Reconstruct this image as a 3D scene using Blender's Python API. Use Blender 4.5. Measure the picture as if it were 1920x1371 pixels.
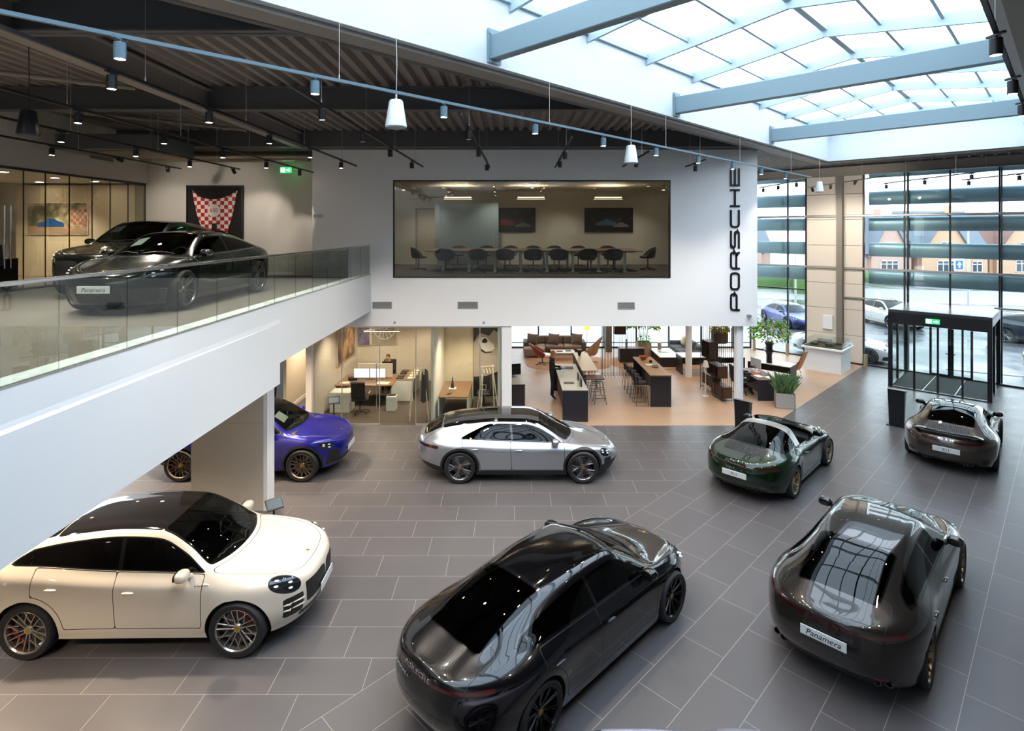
import bpy, math, random
import numpy as np
from mathutils import Vector, Matrix
PI = math.pi
R = math.radians
random.seed(7)
for _o in list(bpy.data.objects):
    bpy.data.objects.remove(_o)
SC = bpy.context.scene
COL = SC.collection
# ------------------------------------------------------------------ camera, sky, exposure, large lights
EYE = 5.96; FPX = 1050.0; HOR = 432.0
cam = bpy.data.cameras.new('camera'); cam_o = bpy.data.objects.new('camera', cam); COL.objects.link(cam_o)
cam_o.location = (0, 0, EYE); cam_o.rotation_euler = (PI / 2, 0, 0)
cam.sensor_width = 36.0; cam.lens = FPX / 1920 * 36.0
cam.shift_y = -(685.5 - HOR) / 1920
cam.clip_start = .05; cam.clip_end = 600
SC.camera = cam_o
SC.view_settings.view_transform = 'Standard'; SC.view_settings.look = 'None'
SC.view_settings.gamma = 1.0; SC.view_settings.use_curve_mapping = False
SC.view_settings.exposure = 0.5
w = bpy.data.worlds.new('overcast_sky'); SC.world = w; w.use_nodes = True
_nt = w.node_tree; _bg = _nt.nodes['Background']
_tc = _nt.nodes.new('ShaderNodeTexCoord'); _sp = _nt.nodes.new('ShaderNodeSeparateXYZ')
_rm = _nt.nodes.new('ShaderNodeValToRGB')
_rm.color_ramp.elements[0].position = 0.0; _rm.color_ramp.elements[0].color = (.86, .92, 1.0, 1)
_rm.color_ramp.elements[1].position = 1.0; _rm.color_ramp.elements[1].color = (.64, .81, 1.0, 1)
_nt.links.new(_tc.outputs['Generated'], _sp.inputs[0]); _nt.links.new(_sp.outputs['Z'], _rm.inputs['Fac'])
_nt.links.new(_rm.outputs['Color'], _bg.inputs['Color'])
_bg.inputs['Strength'].default_value = 3.9
SC.cycles.use_denoising = True
SC.cycles.max_bounces = 8; SC.cycles.transparent_max_bounces = 24
SC.cycles.sample_clamp_indirect = 6.0
SC.cycles.caustics_reflective = False; SC.cycles.caustics_refractive = False
WARM = (1.0, .80, .58); WARM2 = (1.0, .72, .45); NEUT = (1.0, .90, .78)
def area(name, loc, sx, sy, power, col=WARM, rot=(0, 0, 0)):
    l = bpy.data.lights.new(name, 'AREA'); l.shape = 'RECTANGLE'; l.size = sx; l.size_y = sy
    l.energy = power; l.color = col
    o = bpy.data.objects.new(name, l); COL.objects.link(o); o.location = loc; o.rotation_euler = rot
    return o
# recessed lamps of the rooms: bare beams where the photo never shows the fitting
def beam_lamp(name, loc, power, col=WARM, ang=120, blend=.8, rot=(0, 0, 0), soft=.06):
    l = bpy.data.lights.new(name, 'SPOT'); l.energy = power; l.color = col; l.spot_size = R(ang); l.spot_blend = blend; l.shadow_soft_size = soft
    o = bpy.data.objects.new(name, l); COL.objects.link(o); o.location = loc; o.rotation_euler = rot
    return o
for _x in (.8, 2.9, 5.0, 7.0, 8.9):
    for _y in (18.6, 21.2, 23.8, 26.6):
        if not (_x > 8 and _y > 25): beam_lamp('lounge_ceiling_beam', (_x, _y, 3.0), 48, WARM)
for _x in (-5.3, -3.4):
    for _y in (18.4, 20.9): beam_lamp('office_ceiling_beam', (_x, _y, 3.0), 170, WARM)
beam_lamp('small_office_beam', (-1.5, 18.4, 3.0), 260, WARM)
beam_lamp('corridor_beam', (-6.8, 19.5, 3.0), 260, WARM)
for _x in (-3.5, -.7, 2.1, 4.9):
    for _y in (18.9, 22.2): beam_lamp('boardroom_ceiling_beam', (_x, _y, 7.58), 120, NEUT)
for _y in (8., 11., 14., 16.5): beam_lamp('gallery_office_beam', (-14.0, _y, 7.42), 420, WARM)
def px(x, y, z=0.):
    """place on the level z that the photo shows at pixel x, y"""
    Y = (EYE - z) * FPX / (y - HOR)
    return ((x - 960) * Y / FPX, Y)
# ------------------------------------------------------------------ helpers
def srgb(h):
    h = h.lstrip('#')
    c = [int(h[i:i + 2], 16) / 255 for i in (0, 2, 4)]
    return tuple((x / 12.92 if x <= .04045 else ((x + .055) / 1.055) ** 2.4) for x in c)

MATS = {}
def mat(name, col='#808080', rough=.5, metal=0., spec=.5, coat=0., emit=None, es=1., coat_rough=.03, bump=None, vary=None):
    if name in MATS: return MATS[name]
    m = bpy.data.materials.new(name); m.use_nodes = True
    nt = m.node_tree; b = nt.nodes['Principled BSDF']
    c = srgb(col) if isinstance(col, str) else col
    b.inputs['Base Color'].default_value = (*c, 1)
    b.inputs['Roughness'].default_value = rough
    b.inputs['Metallic'].default_value = metal
    b.inputs['Specular IOR Level'].default_value = spec
    b.inputs['Coat Weight'].default_value = coat
    b.inputs['Coat Roughness'].default_value = coat_rough
    if emit:
        b.inputs['Emission Color'].default_value = (*srgb(emit), 1)
        b.inputs['Emission Strength'].default_value = es
    if vary or bump:
        tc = nt.nodes.new('ShaderNodeTexCoord')
        nz = nt.nodes.new('ShaderNodeTexNoise')
        nz.inputs['Scale'].default_value = (vary or bump)[0]
        nz.inputs['Detail'].default_value = 4
        nt.links.new(tc.outputs['Object'], nz.inputs['Vector'])
        if vary:
            r = nt.nodes.new('ShaderNodeMixRGB'); r.blend_type = 'MULTIPLY'
            r.inputs['Fac'].default_value = vary[1]
            r.inputs['Color1'].default_value = (*c, 1)
            rr = nt.nodes.new('ShaderNodeValToRGB')
            rr.color_ramp.elements[0].position = .3; rr.color_ramp.elements[1].position = .7
            rr.color_ramp.elements[0].color = (.25, .25, .25, 1)
            nt.links.new(nz.outputs['Fac'], rr.inputs['Fac'])
            nt.links.new(rr.outputs['Color'], r.inputs['Color2'])
            nt.links.new(r.outputs['Color'], b.inputs['Base Color'])
        if bump:
            bp = nt.nodes.new('ShaderNodeBump'); bp.inputs['Strength'].default_value = bump[1]
            bp.inputs['Distance'].default_value = .01
            nt.links.new(nz.outputs['Fac'], bp.inputs['Height'])
            nt.links.new(bp.outputs['Normal'], b.inputs['Normal'])
    MATS[name] = m
    return m

def glass(name, tint='#ffffff', ior=1.5, rough=0., boost=1.):
    """thin pane: tinted see-through plus mirror reflection by angle"""
    if name in MATS: return MATS[name]
    m = bpy.data.materials.new(name); m.use_nodes = True
    nt = m.node_tree; nt.nodes.remove(nt.nodes['Principled BSDF'])
    out = nt.nodes['Material Output']
    t = nt.nodes.new('ShaderNodeBsdfTransparent'); t.inputs['Color'].default_value = (*srgb(tint), 1)
    g = nt.nodes.new('ShaderNodeBsdfGlossy'); g.inputs['Roughness'].default_value = rough
    f = nt.nodes.new('ShaderNodeFresnel'); f.inputs['IOR'].default_value = ior
    ml = nt.nodes.new('ShaderNodeMath'); ml.operation = 'MULTIPLY'; ml.inputs[1].default_value = boost
    ml.use_clamp = True
    # the facing fraction is the same on both sides of a thin pane
    geo = nt.nodes.new('ShaderNodeNewGeometry')
    mixn = nt.nodes.new('ShaderNodeMix'); mixn.data_type = 'FLOAT'
    mixn.inputs['A'].default_value = ior; mixn.inputs['B'].default_value = 1 / ior
    nt.links.new(geo.outputs['Backfacing'], mixn.inputs['Factor'])
    inv = nt.nodes.new('ShaderNodeMath'); inv.operation = 'ADD'; inv.inputs[1].default_value = 0
    nt.links.new(mixn.outputs['Result'], inv.inputs[0])
    nt.links.new(inv.outputs[0], f.inputs['IOR'])
    f.inputs['IOR'].default_value = ior
    nt.links.new(f.outputs['Fac'], ml.inputs[0])
    x = nt.nodes.new('ShaderNodeMixShader')
    nt.links.new(ml.outputs[0], x.inputs['Fac'])
    nt.links.new(t.outputs[0], x.inputs[1]); nt.links.new(g.outputs[0], x.inputs[2])
    nt.links.new(x.outputs[0], out.inputs['Surface'])
    MATS[name] = m
    return m

class MB:
    """collects simple solids and builds ONE mesh object"""
    def __init__(s): s.v = []; s.f = []; s.m = []; s.cur = 0; s.M = None
    def add(s, vs, fs):
        o = len(s.v)
        if s.M is not None: vs = [tuple(s.M @ Vector(p)) for p in vs]
        s.v += [tuple(p) for p in vs]
        for f in fs:
            s.f.append([o + i for i in f]); s.m.append(s.cur)
        return s
    def mi(s, i): s.cur = i; return s
    def box(s, c, d, rz=0., b=0., rx=0., ry=0.):
        x, y, z = d[0] / 2, d[1] / 2, d[2] / 2
        b = min(b, x * .9, y * .9, z * .9)
        if b <= 0:
            vs = [(-x, -y, -z), (x, -y, -z), (x, y, -z), (-x, y, -z), (-x, -y, z), (x, -y, z), (x, y, z), (-x, y, z)]
            fs = [(3, 2, 1, 0), (4, 5, 6, 7), (0, 1, 5, 4), (1, 2, 6, 5), (2, 3, 7, 6), (3, 0, 4, 7)]
        else:
            vs = []; idx = {}
            for sx in (-1, 1):
                for sy in (-1, 1):
                    for sz in (-1, 1):
                        for a in range(3):
                            p = [sx * (x - b), sy * (y - b), sz * (z - b)]
                            p[a] = (sx * x, sy * y, sz * z)[a]
                            idx[(sx, sy, sz, a)] = len(vs); vs.append(tuple(p))
            fs = []
            def q(l):
                n = [Vector(vs[i]) for i in l]
                nn = (n[1] - n[0]).cross(n[2] - n[0]); cc = sum(n, Vector()) / len(n)
                fs.append(l if nn.dot(cc) > 0 else l[::-1])
            for a in range(3):
                o1, o2 = [k for k in range(3) if k != a]
                for sg in (-1, 1):
                    l = []
                    for (p1, p2) in ((-1, -1), (1, -1), (1, 1), (-1, 1)):
                        t = [0, 0, 0]; t[a] = sg; t[o1] = p1; t[o2] = p2
                        l.append(idx[(*t, a)])
                    q(l)
            for a in range(3):          # edges along axis a
                o1, o2 = [k for k in range(3) if k != a]
                for p1 in (-1, 1):
                    for p2 in (-1, 1):
                        t1 = [0, 0, 0]; t1[a] = -1; t1[o1] = p1; t1[o2] = p2
                        t2 = list(t1); t2[a] = 1
                        q([idx[(*t1, o1)], idx[(*t2, o1)], idx[(*t2, o2)], idx[(*t1, o2)]])
            for sx in (-1, 1):
                for sy in (-1, 1):
                    for sz in (-1, 1):
                        q([idx[(sx, sy, sz, 0)], idx[(sx, sy, sz, 1)], idx[(sx, sy, sz, 2)]])
        M = Matrix.Translation(c) @ Matrix.Rotation(rz, 4, 'Z') @ Matrix.Rotation(ry, 4, 'Y') @ Matrix.Rotation(rx, 4, 'X')
        return s.add([tuple(M @ Vector(p)) for p in vs], fs)
    def b2(s, x0, x1, y0, y1, z0, z1, b=0.):
        return s.box(((x0 + x1) / 2, (y0 + y1) / 2, (z0 + z1) / 2), (abs(x1 - x0), abs(y1 - y0), abs(z1 - z0)), b=b)
    def prism(s, poly, z0, z1):
        a = sum(poly[i][0] * poly[(i + 1) % len(poly)][1] - poly[(i + 1) % len(poly)][0] * poly[i][1] for i in range(len(poly)))
        if a < 0: poly = poly[::-1]
        n = len(poly)
        vs = [(p[0], p[1], z0) for p in poly] + [(p[0], p[1], z1) for p in poly]
        fs = [list(range(n))[::-1], list(range(n, 2 * n))]
        for i in range(n):
            j = (i + 1) % n
            fs.append((i, j, n + j, n + i))
        return s.add(vs, fs)
    def tube(s, pts, r, n=8, cap=True, closed=False):
        pts = [Vector(p) for p in pts]; k = len(pts); vs = []; fs = []
        rr = r if isinstance(r, (list, tuple)) else [r] * k
        up = None
        for i, p in enumerate(pts):
            if closed: d = pts[(i + 1) % k] - pts[i - 1]
            else: d = pts[min(i + 1, k - 1)] - pts[max(i - 1, 0)]
            d.normalize()
            if up is None:
                up = Vector((0, 0, 1)) if abs(d.z) < .9 else Vector((1, 0, 0))
            a = d.cross(up)
            if a.length < 1e-4: a = d.cross(Vector((0, 1, 0)))
            a.normalize(); b = a.cross(d); up = b
            for j in range(n):
                t = 2 * PI * j / n
                vs.append(tuple(p + (a * math.cos(t) + b * math.sin(t)) * rr[i]))
        for i in range(k if closed else k - 1):
            i2 = (i + 1) % k
            for j in range(n):
                j2 = (j + 1) % n
                fs.append((i * n + j, i * n + j2, i2 * n + j2, i2 * n + j))
        if cap and not closed:
            fs.append(list(range(n))[::-1][::-1]); fs.append(list(range((k - 1) * n, k * n))[::-1])
        return s.add(vs, fs)
    def cyl(s, c, r, h, n=20, r2=None, axis='z'):
        r2 = r if r2 is None else r2
        return s.lathe(c, [(0, 0), (r, 0), (r2, h), (0, h)], n, axis)
    def lathe(s, c, prof, n=24, axis='z'):
        vs = []; fs = []
        for (r, z) in prof:
            for j in range(n):
                t = 2 * PI * j / n
                p = (r * math.cos(t), r * math.sin(t), z)
                if axis == 'x': p = (p[2], p[0], p[1])
                if axis == 'y': p = (p[1], p[2], p[0])
                vs.append((p[0] + c[0], p[1] + c[1], p[2] + c[2]))
        for i in range(len(prof) - 1):
            for j in range(n):
                j2 = (j + 1) % n
                fs.append((i * n + j, i * n + j2, (i + 1) * n + j2, (i + 1) * n + j))
        return s.add(vs, fs)
    def ell(s, c, d, n=16, m=10, M=None, p=2.0):
        """ellipsoid / superellipsoid with half sizes d"""
        vs = []; fs = []
        e = 2.0 / p
        def pw(a): return math.copysign(abs(a) ** e, a)
        for i in range(m + 1):
            ph = -PI / 2 + PI * i / m
            for j in range(n):
                t = 2 * PI * j / n
                q = Vector((d[0] * pw(math.cos(ph)) * pw(math.cos(t)), d[1] * pw(math.cos(ph)) * pw(math.sin(t)), d[2] * pw(math.sin(ph))))
                if M is not None: q = M @ q
                vs.append((q.x + c[0], q.y + c[1], q.z + c[2]))
        for i in range(m):
            for j in range(n):
                j2 = (j + 1) % n
                fs.append((i * n + j, i * n + j2, (i + 1) * n + j2, (i + 1) * n + j))
        return s.add(vs, fs)
    def grid(s, rows, flip=False):
        """rows of points -> sheet"""
        n = len(rows[0]); vs = [p for r_ in rows for p in r_]; fs = []
        for i in range(len(rows) - 1):
            for j in range(n - 1):
                q = (i * n + j, i * n + j + 1, (i + 1) * n + j + 1, (i + 1) * n + j)
                fs.append(q[::-1] if flip else q)
        return s.add(vs, fs)
    def build(s, name, m, parent=None, smooth=False, loc=None, bevel=0, angle=40):
        me = bpy.data.meshes.new(name)
        me.from_pydata(s.v, [], s.f); me.validate(); me.update()
        ms = m if isinstance(m, (list, tuple)) else [m]
        for q in ms: me.materials.append(q)
        if len(ms) > 1 and len(me.polygons) == len(s.m):
            me.polygons.foreach_set('material_index', s.m)
        o = bpy.data.objects.new(name, me); COL.objects.link(o)
        if parent is not None: o.parent = parent
        if loc: o.location = loc
        if smooth:
            me.polygons.foreach_set('use_smooth', [True] * len(me.polygons))
            try: me.set_sharp_from_angle(angle=R(angle))
            except Exception: pass
        if bevel:
            bm = o.modifiers.new('bevel', 'BEVEL'); bm.width = bevel; bm.segments = 2; bm.limit_method = 'ANGLE'
        return o

def thing(name, label, cat, loc=(0, 0, 0), rz=0., group=None):
    o = bpy.data.objects.new(name, None); COL.objects.link(o)
    o.empty_display_size = .1
    o.location = loc; o.rotation_euler = (0, 0, rz)
    return tag(o, label, cat, group)
def tag(o, label=None, cat=None, group=None, kind=None):
    if label: o['label'] = label
    if cat: o['category'] = cat
    if group: o['group'] = group
    if kind: o['kind'] = kind
    return o
def struct(o): o['kind'] = 'structure'; return o
def dup(o, parent=None, loc=None, rz=None, label=None, group=None):
    c = o.copy(); COL.objects.link(c)
    if parent is not None: c.parent = parent
    for ch in list(o.children): dup(ch, c)
    if loc is not None: c.location = loc
    if rz is not None: c.rotation_euler = (0, 0, rz)
    if label: c['label'] = label
    if group: c['group'] = group
    return c
def text_obj(name, txt, size, m, parent, loc, rot, ext=.001, shear=0., align='CENTER', sx=1.):
    cu = bpy.data.curves.new(name, 'FONT'); cu.body = txt; cu.size = size; cu.extrude = ext
    cu.align_x = align; cu.align_y = 'CENTER'; cu.shear = shear
    cu.materials.append(m)
    t = bpy.data.objects.new(name, cu); COL.objects.link(t)
    me = bpy.data.meshes.new_from_object(t.evaluated_get(bpy.context.evaluated_depsgraph_get()))
    bpy.data.objects.remove(t)
    o = bpy.data.objects.new(name, me); COL.objects.link(o)
    o.parent = parent; o.location = loc; o.rotation_euler = rot; o.scale = (sx, 1, 1)
    return o
# ------------------------------------------------------------------ cars
def pchip(xs, ys, xq):
    xs = np.array(xs, float); ys = np.array(ys, float)
    o = np.argsort(xs); xs = xs[o]; ys = ys[o]
    h = np.diff(xs); d = np.diff(ys) / h; n = len(xs); m = np.zeros(n)
    for i in range(1, n - 1):
        if d[i - 1] * d[i] > 0:
            w1 = 2 * h[i] + h[i - 1]; w2 = h[i] + 2 * h[i - 1]
            m[i] = (w1 + w2) / (w1 / d[i - 1] + w2 / d[i])
    m[0] = d[0]; m[-1] = d[-1]
    xq = np.clip(xq, xs[0], xs[-1])
    i = np.clip(np.searchsorted(xs, xq) - 1, 0, n - 2)
    t = (xq - xs[i]) / h[i]
    return ((2 * t ** 3 - 3 * t ** 2 + 1) * ys[i] + (t ** 3 - 2 * t ** 2 + t) * h[i] * m[i]
            + (-2 * t ** 3 + 3 * t ** 2) * ys[i + 1] + (t ** 3 - t ** 2) * h[i] * m[i + 1])

def smooth1(xs, ys, xq, w):
    """pchip, then a small triangular average so highlights run cleanly"""
    acc = 0; tot = 0
    for k in range(-4, 5):
        g = 5 - abs(k)
        acc = acc + g * pchip(xs, ys, xq + w * k / 4); tot += g
    return acc / tot

def smax(*a, k=.02):
    r = a[0]
    for b in a[1:]:
        h = np.clip(.5 + .5 * (r - b) / k, 0, 1)
        r = r * h + b * (1 - h) + k * h * (1 - h)
    return r

class Shell:
    def __init__(s, sp):
        s.sp = sp
        XF, XR = sp['XF'], sp['XR']; XAf, XAr = sp['XAf'], sp['XAr']
        nf, nr = sp.get('nF', 2.6), sp.get('nR', 3.0)
        NA = 22; NM = 96
        th = np.linspace(PI / 2, 0, NA)                      # rear corner
        L = sp['lines']; K = len(L)
        w = sp.get('sm', .10)
        mid = np.linspace(XAr, XAf, NM)[1:-1]
        thf = np.linspace(0, PI / 2, NA)
        sr = np.sin(th) ** (2 / nr); cr = np.cos(th) ** (2 / nr)
        sf = np.sin(thf) ** (2 / nf); cf = np.cos(thf) ** (2 / nf)
        Xn = np.concatenate([XAr + (XR - XAr) * sr, mid, XAf + (XF - XAf) * sf])
        one = np.ones(NM - 2)
        yf = np.concatenate([cr, one, cf])
        P = np.zeros((K, len(Xn), 3))
        for k, l in enumerate(L):
            xs = [p[0] for p in l['p']]
            W = smooth1(xs, [p[1] for p in l['p']], Xn, w); Z = smooth1(xs, [p[2] for p in l['p']], Xn, l.get('sm', w))
            xr = XR + l['r']; xf = XF + l['f']
            P[k, :, 0] = np.concatenate([XAr + (xr - XAr) * sr, mid, XAf + (xf - XAf) * sf])
            P[k, :, 1] = W * yf; P[k, :, 2] = Z
        P[K - 1, :, 1] = 0
        # across: Catmull-Rom through the lines
        subs = sp.get('subs', [6, 6, 7, 7, 9, 8, 8])
        ext = np.concatenate([2 * P[:1] - P[1:2], P, P[K - 2:K - 1] * np.array([1, -1, 1])])
        rows = []; vp = []
        for k in range(K - 1):
            a, b, c, d = ext[k], ext[k + 1], ext[k + 2], ext[k + 3]
            m1 = (c - a) / 2; m2 = (d - b) / 2
            # damp tangents so unequal spacing does not overshoot
            ln = np.linalg.norm(c - b, axis=1, keepdims=True) + 1e-9
            for mm in (m1, m2):
                l2 = np.linalg.norm(mm, axis=1, keepdims=True) + 1e-9
                mm *= np.minimum(1, 1.15 * ln / l2)
            if k == K - 2: m2 = m2 * np.array([0, 1, 0])
            for j in range(subs[k]):
                t = j / subs[k]
                rows.append((2 * t ** 3 - 3 * t ** 2 + 1) * b + (t ** 3 - 2 * t ** 2 + t) * m1 + (-2 * t ** 3 + 3 * t ** 2) * c + (t ** 3 - t ** 2) * m2)
                vp.append(k + t)
        rows.append(P[K - 1]); vp.append(K - 1)
        G = np.array(rows)                                     # (v, s, 3)
        nv, ns = G.shape[:2]
        # fender bulges
        for (bx, bz, ru, rv, amt, v0, v1) in sp.get('bulge', []):
            vv = np.array(vp)[:, None]
            g = np.exp(-((G[..., 0] - bx) / ru) ** 2 - ((G[..., 2] - bz) / rv) ** 2) * ((vv >= v0) & (vv <= v1))
            G[..., 1] += amt * g * np.minimum(1, np.abs(G[..., 1]) / .5)
        du = np.gradient(G, axis=1); dv = np.gradient(G, axis=0)
        N = np.cross(du, dv); 
        N[np.isnan(N)] = 0
        ln = np.linalg.norm(N, axis=2, keepdims=True); 
        bad = ln[..., 0] < 1e-9
        N = N / np.maximum(ln, 1e-9)
        if N[nv // 2, ns // 2, 1] < 0: N = -N
        N[-1, :, 1] = 0; N[:, 0, 1] *= .0; N[:, -1, 1] *= .0
        N[bad] = (0, 0, 1)
        N /= np.maximum(np.linalg.norm(N, axis=2, keepdims=True), 1e-9)
        A = np.zeros((nv, ns, 8)); A[..., :3] = G; A[..., 3:6] = N
        A[..., 6] = np.array(vp)[:, None]; A[..., 7] = Xn[None, :]
        s.A = A.reshape(-1, 8)
        s.faces = []
        for i in range(nv - 1):
            for j in range(ns - 1):
                s.faces.append([i * ns + j, i * ns + j + 1, (i + 1) * ns + j + 1, (i + 1) * ns + j])
        s.lab = ['body'] * len(s.faces)
        s.low = P[0].copy()
        s.P = P; s.Xn = Xn
        s.lz = [lambda x, k=k: np.interp(x, P[k, :, 0], P[k, :, 2]) for k in range(K)]
        s.lw = [lambda x, k=k: np.interp(x, P[k, :, 0], P[k, :, 1]) for k in range(K)]
    def cut(s, fn, new, frm=('body',), cond=None):
        """faces of `frm` where fn < 0 become `new`, split exactly along fn = 0"""
        A = s.A
        f = np.array(fn(A[:, 0], A[:, 1], A[:, 2], A[:, 6], A), float)
        ok = np.ones(len(A), bool) if cond is None else np.array(cond(A[:, 0], A[:, 1], A[:, 2], A[:, 6], A))
        f[np.abs(f) < 1e-5] = 0
        sg = np.sign(f).astype(int)
        newA = []; base = len(A); ed = {}
        out_f = []; out_l = []
        frm = set(frm)
        for face, lb in zip(s.faces, s.lab):
            if lb not in frm or not all(ok[i] for i in face):
                out_f.append(face); out_l.append(lb); continue
            sv = [sg[i] for i in face]
            mx = max(sv); mn = min(sv)
            if mn >= 0: out_f.append(face); out_l.append(lb); continue
            if mx <= 0: out_f.append(face); out_l.append(new); continue
            pin, pout = [], []
            n = len(face)
            for q in range(n):
                a, b = face[q], face[(q + 1) % n]; sa, sb = sv[q], sv[(q + 1) % n]
                if sa <= 0: pin.append(a)
                if sa >= 0: pout.append(a)
                if sa * sb < 0:
                    key = (min(a, b), max(a, b))
                    if key not in ed:
                        t = f[a] / (f[a] - f[b])
                        newA.append(A[a] + (A[b] - A[a]) * t); ed[key] = base + len(newA) - 1
                    pin.append(ed[key]); pout.append(ed[key])
            if len(pin) > 2: out_f.append(pin); out_l.append(new)
            if len(pout) > 2: out_f.append(pout); out_l.append(lb)
        if newA: s.A = np.vstack([A, np.array(newA)])
        s.faces = out_f; s.lab = out_l
    def drop(s, lab):
        k = [i for i, l in enumerate(s.lab) if l != lab]
        s.faces = [s.faces[i] for i in k]; s.lab = [s.lab[i] for i in k]
    def part(s, labs, name, mats, parent, side='both', extra=None, off=0., inner=0.):
        """labs: dict label -> material slot"""
        V = []; NN = []; F = []; M = []
        sides = {'both': (1, -1), 'l': (1,), 'r': (-1,)}[side]
        for sd in sides:
            mp = {}
            for face, lb in zip(s.faces, s.lab):
                if lb not in labs: continue
                ids = []
                for i in face:
                    if i not in mp:
                        mp[i] = len(V); a = s.A[i]
                        p = a[:3] + a[3:6] * off
                        V.append((p[0], p[1] * sd, p[2])); NN.append((a[3], a[4] * sd, a[5]))
                    ids.append(mp[i])
                F.append(ids if sd < 0 else ids[::-1]); M.append(labs[lb])
        if not F: return None
        if extra:
            for (vs, fs, mi) in extra:
                o = len(V)
                V += [tuple(p) for p in vs]
                NN += [None] * len(vs)
                for f in fs: F.append([o + i for i in f]); M.append(mi)
        me = bpy.data.meshes.new(name); me.from_pydata(V, [], F); me.update()
        for q in mats: me.materials.append(q)
        me.polygons.foreach_set('material_index', M)
        me.polygons.foreach_set('use_smooth', [True] * len(F))
        vn = [tuple(v.normal) for v in me.vertices]
        NN = [n if n is not None else vn[i] for i, n in enumerate(NN)]
        me.normals_split_custom_set_from_vertices(NN)
        o = bpy.data.objects.new(name, me); COL.objects.link(o); o.parent = parent
        return o
    def surf(s, x, v):
        """a point and normal near station x (nominal) on row v"""
        d = ((s.A[:, 7] - x) / .05) ** 2 + ((s.A[:, 6] - v) / .1) ** 2
        i = int(np.argmin(d)); return s.A[i, :3], s.A[i, 3:6]
    def at(s, x, z, vmax=4.4):
        """side point at x, z"""
        d = (s.A[:, 0] - x) ** 2 + (s.A[:, 2] - z) ** 2 + 10 * (s.A[:, 6] > vmax)
        i = int(np.argmin(d)); return s.A[i, :3], s.A[i, 3:6]
    def top(s, x, y, vmin=4.):
        d = (s.A[:, 0] - x) ** 2 + (s.A[:, 1] - y) ** 2 + 10 * (s.A[:, 6] < vmin)
        i = int(np.argmin(d)); return s.A[i, :3], s.A[i, 3:6]

def wheel_rim(style, r, rw, w):
    """rim spokes around +Y axis, outer face at y=+w/2; r = rim radius"""
    mb = MB()
    # barrel and lip
    mb.lathe((0, 0, 0), [(r * .93, -w * .45), (r * .90, 0), (r * .95, w * .40), (r * 1.0, w * .46), (r * 1.03, w * .44), (r * 1.03, w * .36)], 40, 'y')
    def spoke(a0, r0, a1, r1, h0, h1, y0, y1, t=.02):
        p0 = Vector((math.cos(a0) * r0, 0, math.sin(a0) * r0)); p1 = Vector((math.cos(a1) * r1, 0, math.sin(a1) * r1))
        d = (p1 - p0).normalized(); n = Vector((-d.z, 0, d.x))
        vs = []
        for (p, h, y) in ((p0, h0, y0), (p1, h1, y1)):
            for sgn, yy, k in ((-1, y - t, 1), (1, y - t, 1), (1, y - .004, .9), (.55, y + .003, 1), (-.55, y + .003, 1), (-1, y - .004, .9)):
                vs.append(tuple(p + n * (h * sgn) + Vector((0, yy, 0))))
        fs = [(i, (i + 1) % 6, 6 + (i + 1) % 6, 6 + i) for i in range(6)]
        mb.add(vs, fs)
    yo = w * .40
    if style == 'vee':           # ten crossing thin spokes
        for i in range(10):
            a = 2 * PI * i / 10; st = 2 * PI / 10
            sg = 1 if i % 2 else -1
            spoke(a - .06 * sg, .05, a + .30 * sg * .55, r * .98, .010, .008, yo - .045, yo, .03)
            spoke(a + .0 * sg, r * .45, a - st * .62 * sg, r * .98, .009, .007, yo - .026, yo, .026)
    elif style == 'multi':
        for i in range(20):
            a = 2 * PI * i / 20
            spoke(a, .05, a + (.10 if i % 2 else -.10), r * .98, .008, .006, yo - .045, yo, .025)
    elif style == 'five':
        for i in range(5):
            a = 2 * PI * i / 5 + .3
            for sg in (-1, 1):
                spoke(a + .10 * sg, .05, a + .21 * sg, r * .98, .020, .015, yo - .05, yo, .035)
    elif style == 'wide':
        for i in range(5):
            a = 2 * PI * i / 5 + .3
            spoke(a, .05, a, r * .98, .035, .030, yo - .05, yo - .004, .035)
            for sg in (-1, 1):
                spoke(a + .10 * sg, r * .45, a + .30 * sg, r * .98, .014, .016, yo - .02, yo, .03)
    elif style == 'ten':
        for i in range(5):
            a = 2 * PI * i / 5 + .1
            for sg in (-1, 1):
                spoke(a + .16 * sg, .05, a + .17 * sg, r * .98, .014, .012, yo - .05, yo, .035)
    mb.lathe((0, 0, 0), [(.062, yo - .09), (.066, yo - .05), (.05, yo - .03), (.034, yo - .028)], 24, 'y')
    return mb

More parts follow.
